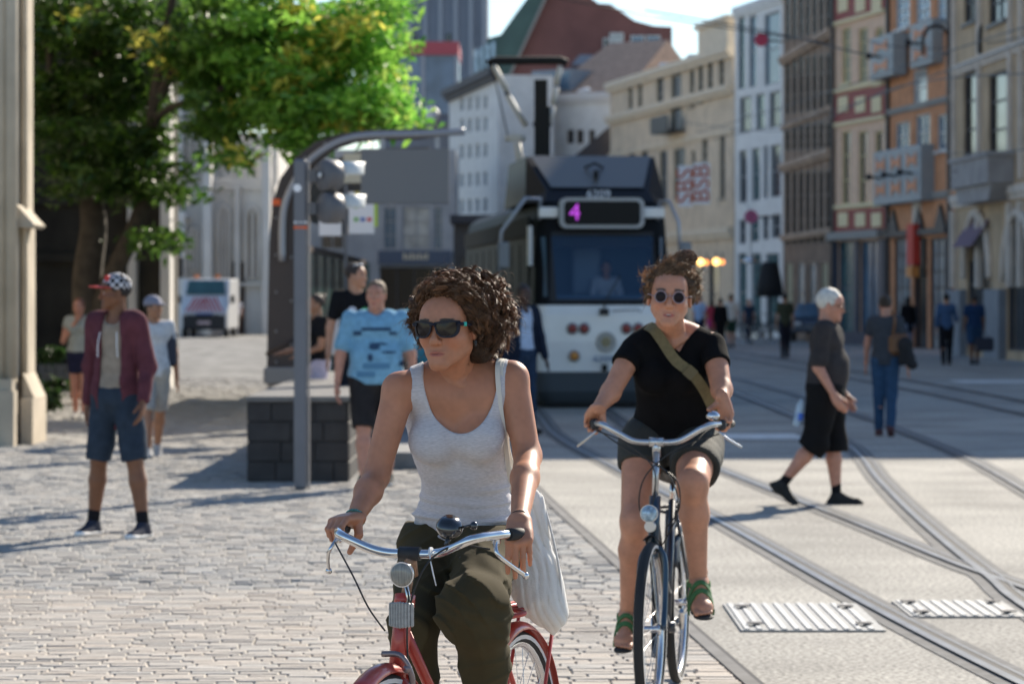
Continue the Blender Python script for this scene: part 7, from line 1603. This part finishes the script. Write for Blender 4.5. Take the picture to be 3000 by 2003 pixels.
    for (hp_, kn, an, ang) in legj:
        if blen == 'long': bp += [cone(hp_, kn, .050 * Hh * g + bleg, .034 * Hh * g ** .5 + bleg * .8, .03), cone(kn, an + (kn - an) * .04, .036 * Hh + bleg * .7, .023 * Hh + bleg * .8, .03)]
        else:
            fr = {'short': .62, 'knee': 1.0, 'below': 1.18}[blen]; e = hp_ + (kn - hp_) * min(fr, 1); bp.append(cone(hp_, e, .050 * Hh * g + bleg, (.052 - .012 * fr) * Hh * g ** .5 + bleg, .03))
            if fr > 1: bp.append(cone(kn, kn + (an - kn) * (fr - 1) * 1.0, .040 * Hh * g ** .5 + bleg, .040 * Hh * g ** .5 + bleg, .03)); e = kn + (an - kn) * (fr - 1)
            dd = (kn - hp_) if fr <= 1 else (an - kn); bp.append(cutplane(e, dd, .13))
    bp.append(cut(('f', lambda X, Y, Zz: (hip[2] + .035 * Hh) - Zz + 0 * X + 0 * Y, V3(hip - .4), V3(hip + .4), .002)))
    cloth('trousers' if blen == 'long' else 'shorts', bp, h, col_('legs', bottom), o, wr)
    for (hp_, kn, an, ang) in legj:
        pt = ang if ang < 0 else 0.; pit = max(min(pt, 0), -1.2); fw = f * math.cos(pit) + u * math.sin(pit) if an[2] > b0[2] + .06 * Hh else f; upv = np.cross(np.cross(fw, u), fw); upv = unit(upv); dn = -upv * .030 * Hh
        sp = [cone(an + dn * .4, an + dn - fw * .012 * Hh, .026 * Hh, .022 * Hh, .02), cone(an + dn - fw * .018 * Hh, an + dn + fw * .095 * Hh, .024 * Hh, .022 * Hh, .03, n=upv, q=.75), cone(an, an + dn + fw * .06 * Hh, .024 * Hh, .018 * Hh, .03)]
        if shoes: 
            s_o = cloth('shoe', sp, min(h, .01), col_('shoe', shoe), o)
            if fine: cloth('sole', [cone(an + dn * 1.18 - fw * .022 * Hh, an + dn * 1.18 + fw * .101 * Hh, .028 * Hh, .0265 * Hh, .03, n=upv, q=.5)], .008, col_('sole', socks[1] if socks else (.5, .48, .45)), s_o).data.transform(Matrix.Identity(4))
        if socks: cloth('sock', [cone(an + (kn - an) * .20, an, .0245 * Hh, .0235 * Hh, .01)], min(h, .01), col_('sock', socks[0]), o)
    # hair
    s = hs
    if hstyle:
        hq = [ell(HF.p(0, -.022, .040), (.083 * s, .098 * s, .092 * s), HF.rot(), .02)]
        if hstyle == 'long': hq += [ell(HF.p(0, -.07, -.06), (.07 * s, .045 * s, .14 * s), HF.rot(), .03), cone(HF.p(.07, -.02, -.0), HF.p(.065, -.02, -.15), .025 * s, .02 * s, .02), cone(HF.p(-.07, -.02, -.0), HF.p(-.065, -.02, -.15), .025 * s, .02 * s, .02)]
        if hstyle == 'tail': hq += [cone(HF.p(0, -.10, .06), HF.p(0, -.15, -.05), .03 * s, .02 * s, .02)]
        if hstyle == 'bun': hq += [ell(HF.p(0, -.11, .09), (.04 * s,) * 3, HF.rot(), .02)]
        hq += [cut(ell(HF.p(0, .11, -.03), (.074 * s, .10 * s, .10 * s), HF.rot(), .008))]
        if hstyle != 'long': hq += [cut(ell(HF.p(0, .02, -.12), (.12 * s, .12 * s, .085 * s), HF.rot(), .01))]
        cloth('hair', hq, min(h * .6, .009), M('hair_%02d%02d' % (hair[0] * 99, hair[2] * 99), hair, .6, var=.3, vs=60, bump=.6, bs=180, spec=.5), o, lambda a_, b_, c_: noise(a_, b_, c_, 70) * .010)
    return o, HF, legj, aj, tp, dict(f=f, l=l, t=t, fb=fb, hip=hip)

# young man with the cap
o, HF, lj, aj, tp, D = ped('young man in a checked red-brimmed cap, open burgundy hoodie and denim shorts', 268, 20.85, -20, 1.83, 'brown', legs=((3, 2, 9), (-3, 3, 9)), arms=((2, 14, 24), (-14, 13, 12)), shirt=(.30, .25, .20), hem=.50, loose=.02, bottom=(.03, .045, .068), blen='knee', bleg=.022,
    jacket=((.115, .038, .050), .040, True), hstyle='short', hair=(.01, .008, .008), shoe=(.035, .04, .06), socks=((.012, .012, .015), (.85, .82, .78)), h=.0095, head_yaw=-48, g=.93)
def hpp(r, f_, u_): return Vector(HF.p(r, f_, u_))
capm = M('cap_check', (.03, .03, .035), .8)
n_ = capm.node_tree; ck = n_.nodes.new('ShaderNodeTexChecker'); ck.inputs['Scale'].default_value = 34; ck.inputs['Color1'].default_value = (.012, .012, .018, 1); ck.inputs['Color2'].default_value = (.55, .55, .58, 1); tc_ = n_.nodes.new('ShaderNodeTexCoord'); n_.links.new(tc_.outputs['Object'], ck.inputs[0]); n_.links.new(ck.outputs[0], n_.nodes['Principled BSDF'].inputs['Base Color'])
capo = cloth('cap', [ell(HF.p(0, -.018, .050), (.092, .105, .088), HF.rot(), .01), cut(ell(HF.p(0, 0, -.10), (.2, .2, .135), HF.rot(), .002))], .007, capm, o)
redc = M('cap_red', (.62, .035, .03), .5)
mb = MB(); v = []; nn = 12
for i in range(nn + 1):
    a_ = -1.15 + 2.3 * i / nn
    for rr_ in (.088, .125, .165 - .02 * abs(a_)): v.append(hpp(math.sin(a_) * rr_ * .86, math.cos(a_) * rr_ * 1.12 - .005, .040 - .0 * rr_ - abs(math.sin(a_)) * .012))
mb.add(v, [(i * 3 + k, i * 3 + k + 1, i * 3 + k + 4, i * 3 + k + 3) for i in range(nn) for k in range(2)], 0, True); br_ = mb.build('brim', redc, capo); br_.data.transform(Matrix.Translation(-o.location)); md = br_.modifiers.new('thick', 'SOLIDIFY'); md.thickness = .006
mb = MB(); c_ = hpp(-.035, .062, .098); mb.box(c_, (.05, .03, .045), rot=Matrix(HF.rot().T.tolist()).to_3x3(), bev=.01); e_ = mb.build('badge', redc, capo); e_.data.transform(Matrix.Translation(-o.location))
for s in (1, -1): ribbon('drawstring', [tp(.245, s * .035, .068), tp(.20, s * .040, .078), tp(.15, s * .042, .075)], .007, M('decal_white'), o)
mb = MB(); tx_ = M('tee_print', (.22, .21, .22), .8)
for (dz, dx, w_, h_) in ((.20, -.008, .035, .05), (.16, .004, .05, .03), (.13, 0, .06, .02), (.09, .006, .03, .04)): pass
# leg-side light stripe of the shorts
# man with grey cap behind
o2, HF2, *_ = ped('man in a grey cap, white t-shirt and checked shorts walking behind the hooded young man', 352, 31.2, 15, 1.70, 'tan', legs=((-14, 12), (14, 2)), arms=((-8, 12, 8), (6, 10, 10)), shirt=(.55, .56, .58), sleeve=.55, bottom=(.40, .38, .35), blen='knee', hair=(.03, .02, .02), shoe=(.4, .4, .4), h=.013, head_yaw=40)
cp = cloth('cap', [ell(HF2.p(0, -.018, .050), (.092, .105, .088), HF2.rot(), .01), cut(ell(HF2.p(0, 0, -.10), (.2, .2, .135), HF2.rot(), .002)), cone(HF2.p(.03, .09, .045), HF2.p(-.03, .09, .045), .02, None, .01)], .009, M('cap_grey', (.22, .22, .28), .8), o2)
cloth('brim', [cone(HF2.p(-.03, .12, .04), HF2.p(.03, .12, .04), .045, None, .02, n=(0, 0, 1), q=.18)], .008, M('cap_grey'), cp)
mb = MB(); mb.box(Vector(HF2.c) + Vector((.16, .1, -.42)), (.14, .14, .40), bev=.04); mb.build('backpack', M('bag_navy', (.02, .025, .045), .7), o2, True)
# woman touching her face
x_, Z_ = 182, 41.
ped('red-haired woman in grey top and navy shorts touching her face by the church wall', x_, Z_, -8, 1.66, 'pink', legs=((6, 2), (-5, 4)), arms=((0, 8, 8), (8, 10, 0)), shirt=(.34, .36, .33), sleeve=.25, hem=.55, bottom=(.02, .022, .05), blen='short', hair=(.20, .07, .03), hstyle='bun', shoe=(.5, .48, .45), h=.015, female=True, fwd_hand=(1, P(180, 728, Z_ - .16)))
# man in the light blue t-shirt
o3, HF3, lj3, aj3, tp3, D3 = ped('heavy man in a light blue printed t-shirt and dark shorts walking beside the stone block', 862, 26.3, 4, 1.84, 'pink', legs=((-8, 10), (16, 4)), arms=((-2, 14, 8), (4, 15, 12)), shirt=(.19, .40, .58), sleeve=.72, hem=.492, loose=.036, g=1.26, belly=.3, bottom=(.028, .026, .028), blen='knee', bleg=.02, hair=(.16, .10, .06), shoe=(.05, .05, .05), h=.0115, head_yaw=-14, headsc=1.0)
def on_chest(o, tpf, dz, dl, w_, h_, mat, name='print', Dd=None, off=.0, r=0.):
    """prints: flat shapes sitting just off the cloth, found by casting at it"""
    t_sh = [c for c in kids(o) if c.name.startswith('t_shirt')][0]; c0 = Vector(tpf(dz, dl, .3)) - o.location; dr = -Vector(Dd['fb'])
    bpy.context.view_layer.update(); ok_, loc, nrm, _i = t_sh.ray_cast(c0, dr)
    if not ok_: return
    f_ = -dr; l_ = Vector(Dd['l']); up_ = f_.cross(l_) * -1; up_ = Vector((0, 0, 1)); mb = MB(); n = 14; v = []; gx_, gy_ = 5, 5; idx = {}
    for i in range(gx_ + 1):
        for j in range(gy_ + 1):
            a = (i / gx_ - .5) * 2; b = (j / gy_ - .5) * 2
            if r: s_ = max(abs(a), abs(b)) / max(math.hypot(a, b), 1e-6); a, b = a * s_, b * s_
            p = loc + l_ * a * w_ / 2 + up_ * b * h_ / 2; k_, lc, _, _ = t_sh.ray_cast(p + f_ * .4, -f_); v.append((lc if k_ else p) + f_ * .006)
    mb.add(v, [(i * (gy_ + 1) + j, i * (gy_ + 1) + j + 1, (i + 1) * (gy_ + 1) + j + 1, (i + 1) * (gy_ + 1) + j) for i in range(gx_) for j in range(gy_)], 0, True); p_ = mb.build(name, mat, t_sh); return p_
navy = M('print_navy', (.02, .06, .13), .8); pblue = M('print_blue', (.08, .22, .38), .8)
for (dz, dl, w_, h_, m_, r_) in ((.235, .0, .26, .03, navy, 0), (.215, .08, .07, .03, navy, 0), (.215, -.09, .07, .04, navy, 0), (.165, .01, .17, .022, navy, 1), (.150, -.01, .10, .05, navy, 1), (.125, .06, .13, .022, navy, 1), (.10, -.03, .05, .07, navy, 1), (.06, 0, .24, .05, pblue, 0), (.02, -.05, .16, .05, pblue, 0), (-.01, .09, .05, .03, navy, 1), (.07, .12, .05, .05, navy, 1)): on_chest(o3, tp3, dz, dl, w_, h_, m_, Dd=D3, r=r_)
# man in the black t-shirt
o4, HF4, lj4, aj4, tp4, D4 = ped('tall man in a black t-shirt with one white and one green dot', 815, 30.5, 18, 1.86, 'fair', legs=((4, 0), (-4, 4)), arms=((0, 10, 20), (-4, 12, 6)), shirt=(.010, .010, .012), sleeve=.6, bottom=(.02, .022, .03), hair=(.035, .022, .018), h=.013, head_yaw=50, gz=.16, g=1.05)
on_chest(o4, tp4, .205, -.035 * 1.0, .085, .085, M('dot_pale', (.5, .55, .68), .7), 'print', D4, r=1); on_chest(o4, tp4, .20, .035, .085, .085, M('dot_green', (.02, .36, .10), .7), 'print', D4, r=1)
mb = MB(); mb.ball(HF4.p(-.02, .05, .115), .016, 8); mb.tube([HF4.p(-.075, .0, .10), HF4.p(-.03, .06, .11), HF4.p(.03, .06, .11), HF4.p(.075, 0, .10)], .007, 6); mb.build('raised_glasses', M('chrome'), o4, True)
o5, *_ = ped('woman in a black top and pale trousers behind the signal pole', 728, 33, -60, 1.66, 'tan', legs=((5, 3), (-5, 3)), arms=((12, 6, 60), (8, 6, 70)), shirt=(.012, .012, .014), sleeve=.5, hem=.52, bottom=(.55, .48, .58), hair=(.05, .03, .02), hstyle='bun', h=.014, female=True, gz=.05)
mb = MB(); mb.box(Vector(P(775, 770, 32.6)), (.22, .12, .42), bev=.03); o = mb.build('shopping_bag', M('bag_paper', (.6, .58, .57), .7)); tag(o, 'white paper shopping bag between the black-topped pair at the platform', 'bag'); set_origin(o, P(775, 800, 32.6))
ped('sandy-haired person in a teal top behind the man in light blue', 965, 34, 20, 1.80, 'tan', legs=((3, 0), (-3, 0)), shirt=(.06, .22, .28), sleeve=.6, bottom=(.03, .03, .05), hair=(.26, .15, .08), h=.016, gz=.0)
ped('long-haired woman in dark clothes standing by the tram', 1140, 37.5, 20, 1.74, 'tan', legs=((3, 0), (-3, 0)), shirt=(.02, .02, .03), sleeve=1.8, bottom=(.02, .02, .03), hair=(.02, .013, .01), hstyle='long', h=.016, female=True, gz=.05)
ped('man in an open navy jacket over a white shirt, left of the tram', 1198, 36, 35, 1.80, 'dark', legs=((4, 0), (-4, 2)), arms=((8, 10, 10), (-5, 10, 12)), shirt=(.50, .58, .72), hem=.50, bottom=(.03, .05, .09), jacket=((.016, .022, .04), .05), hair=(.008, .007, .007), h=.013, gz=.03)
ped('bearded driver in a pale blue shirt at the tram controls', 1390, 46.1, 0, 1.74, 'tan', legs=((0, 0), (0, 0)), arms=((30, 10, 50), (30, 10, 50)), shirt=(.42, .52, .66), sleeve=.8, bottom=(.02, .03, .05), hair=(.015, .012, .01), h=.015, gz=.50)
# old man
o6, HF6, lj6, aj6, tp6, D6 = ped('white-haired old man in wraparound sunglasses and long black shorts crossing the rails', 1893, 24., 76, 1.73, 'pink', legs=((7, 4), (-9, 30)), arms=((-2, 4, 30), (-6, 8, 36)), lean=1, shirt=(.042, .038, .040), sleeve=.85, hem=.492, loose=.028, g=1.22, belly=.5, bottom=(.009, .009, .010), blen='below', bleg=.034, hair=(.62, .60, .55), shoe=(.03, .029, .03), socks=((.010, .010, .012), (.03, .03, .03)), h=.0105, head_pitch=-8, headsc=1.08)
mb = MB(); gl = [(-.082, .0, .006), (-.080, .05, .006), (-.066, .078, .002), (-.03, .100, -.002), (.0, .106, -.002), (.03, .100, -.002), (.066, .078, .002), (.080, .05, .006), (.082, .0, .006)]
mb.tube([HF6.p(*q) for q in gl], [.004, .006, .014, .016, .008, .016, .014, .006, .004], 8, flat=.3); mb.build('sunglasses', M('lens_dark'), o6, True)
mb = MB(); hb = Vector(lj6[0][0]) + Vector((-.30, .1, .02)); mb.lathe([(.03, -.11), (.033, -.09), (.033, .06), (.014, .09), (.014, .11)], P(1832, 945, 23.9), (.2, 0, 1), 12); o = mb.build('water_bottle', M('bottle_clear', (.45, .6, .75), .15, trans=.4)); tag(o, 'small clear blue-labelled water bottle held behind the old man\'s back', 'bottle'); set_origin(o, P(1832, 965, 23.9))
mb = MB(); mb.lathe([(.034, -.03), (.034, .03)], P(1832, 955, 23.9), (.2, 0, 1), 12); mb.build('label', M('label_blue', (.05, .15, .6), .5), o, True)
# woman with shoulder bag walking away
o7, HF7, lj7, aj7, tp7, D7 = ped('woman in a dark grey t-shirt and tight jeans walking away with a brown shoulder bag', 2030, 36, 168, 1.70, 'pink', legs=((4, 2), (-3, 22)), arms=((14, 12, 6), (-10, 16, 6)), shirt=(.05, .055, .065), sleeve=.5, hem=.50, bottom=(.035, .075, .14), bleg=.017, hair=(.045, .03, .022), hstyle='bun', shoe=(.10, .05, .05), h=.012, female=True, g=.97)
mb = MB(); c = P(2062, 790, 35.9); mb.box(c, (.26, .14, .26), bev=.05); o = mb.build('shoulder_bag', M('leather_brown', (.17, .075, .03), .5, var=.2, vs=8)); set_origin(o, c); tag(o, 'tan leather shoulder bag on the right hip of the woman in jeans', 'bag')
ribbon('strap', [c + Vector((-.08, 0, .1)), P(2052, 735, 35.85), P(2046, 712, 35.9), P(2052, 735, 36.1), c + Vector((.04, .1, .1))], .03, M('leather_brown'), o)
cloth_o = sdf_obj('folded_jacket', [cone(P(2075, 790, 35.8), P(2092, 835, 35.75), .09, .06, .05), cone(P(2080, 790, 35.8), P(2070, 830, 35.8), .07, .05, .05)], .014, [M('print_black', (.01, .01, .012), .8)], None, lambda a_, b_, c_: noise(a_, b_, c_, 14) * .04); tag(cloth_o, 'black jacket draped over the tan leather shoulder bag', 'jacket'); set_origin(cloth_o, P(2080, 830, 35.8))
# far walkers on the right
ped('man in blue shirt and dark trousers walking away near the arches, left of two', 2170, 74, 175, 1.80, 'tan', legs=((-12, 10), (14, 2)), arms=((-8, 10, 10), (12, 12, 60)), shirt=(.05, .10, .20), sleeve=1.7, bottom=(.012, .012, .016), hair=(.02, .015, .012), h=.02)
o8, *_ = ped('man in a navy polo and blue shorts walking away near the arches, right of two', 2234, 74.5, 180, 1.77, 'brown', legs=((-10, 12), (12, 2)), arms=((-6, 10, 10), (10, 10, 8)), shirt=(.018, .045, .11), sleeve=.6, bottom=(.03, .07, .14), blen='knee', hair=(.02, .015, .012), h=.02, g=1.1)
mb = MB(); mb.b2((-.22, -.08, 0), (.22, .08, .34), bev=.04); mb.tube([(-.1, 0, .34), (0, 0, .46), (.1, 0, .34)], .012, 6); o = mb.build('duffel_bag', M('bag_navy')); o.location = P(2258, 805, 74.2); tag(o, 'dark blue bag carried by the man in blue shorts', 'bag')
ped('woman in dark clothes with long black hair in front of the lit shop door', 2082, 84, 200, 1.70, 'tan', legs=((-6, 4), (6, 2)), shirt=(.010, .010, .014), sleeve=1.7, hem=.42, bottom=(.16, .2, .3), hair=(.008, .007, .008), hstyle='long', h=.022, female=True)
ped('man in an olive t-shirt and dark trousers walking away past the brown facade', 1800, 83, 185, 1.80, 'tan', legs=((-8, 4), (8, 2)), shirt=(.05, .055, .035), sleeve=.6, bottom=(.015, .017, .03), hair=(.015, .012, .01), h=.02)
ped('man in a white t-shirt and dark green shorts walking away beside the cyclist\'s shoulder', 1676, 100, 180, 1.80, 'tan', legs=((-12, 10), (10, 2)), shirt=(.60, .60, .56), sleeve=.6, bottom=(.02, .055, .04), blen='knee', hair=(.06, .04, .03), h=.022)
ped('person in a pale blue shirt nearest the cyclist\'s ear', 1604, 102, 150, 1.76, 'pink', legs=((-5, 4), (5, 2)), shirt=(.36, .48, .68), sleeve=.6, bottom=(.02, .03, .05), hair=(.08, .05, .03), h=.024)
ped('child in a red and pink dress beside the person in pale blue', 1632, 104, 190, 1.60, 'tan', legs=((-5, 4), (5, 2)), shirt=(.45, .05, .08), sleeve=.4, hem=.38, bottom=(.5, .06, .22), blen='short', hair=(.05, .03, .02), hstyle='long', h=.024)
ped('man in all black clothes between the red dress and the white t-shirt', 1652, 98, 180, 1.66, 'tan', legs=((-5, 4), (5, 2)), shirt=(.008, .008, .01), sleeve=1.8, bottom=(.01, .01, .012), hair=(.01, .01, .01), h=.024)
ped('blonde seated-looking woman in a dark top by the parked bicycles', 1717, 109, 20, 1.62, 'pink', legs=((-3, 2), (3, 2)), shirt=(.03, .05, .09), sleeve=.5, bottom=(.02, .03, .05), hair=(.30, .17, .08), hstyle='tail', h=.024)
ped('small far figure in a white shirt before the church door', 545, 132, 0, 1.72, 'tan', shirt=(.5, .5, .55), bottom=(.05, .03, .03), h=.026, gz=0, legs=((3, 0), (-3, 0)))
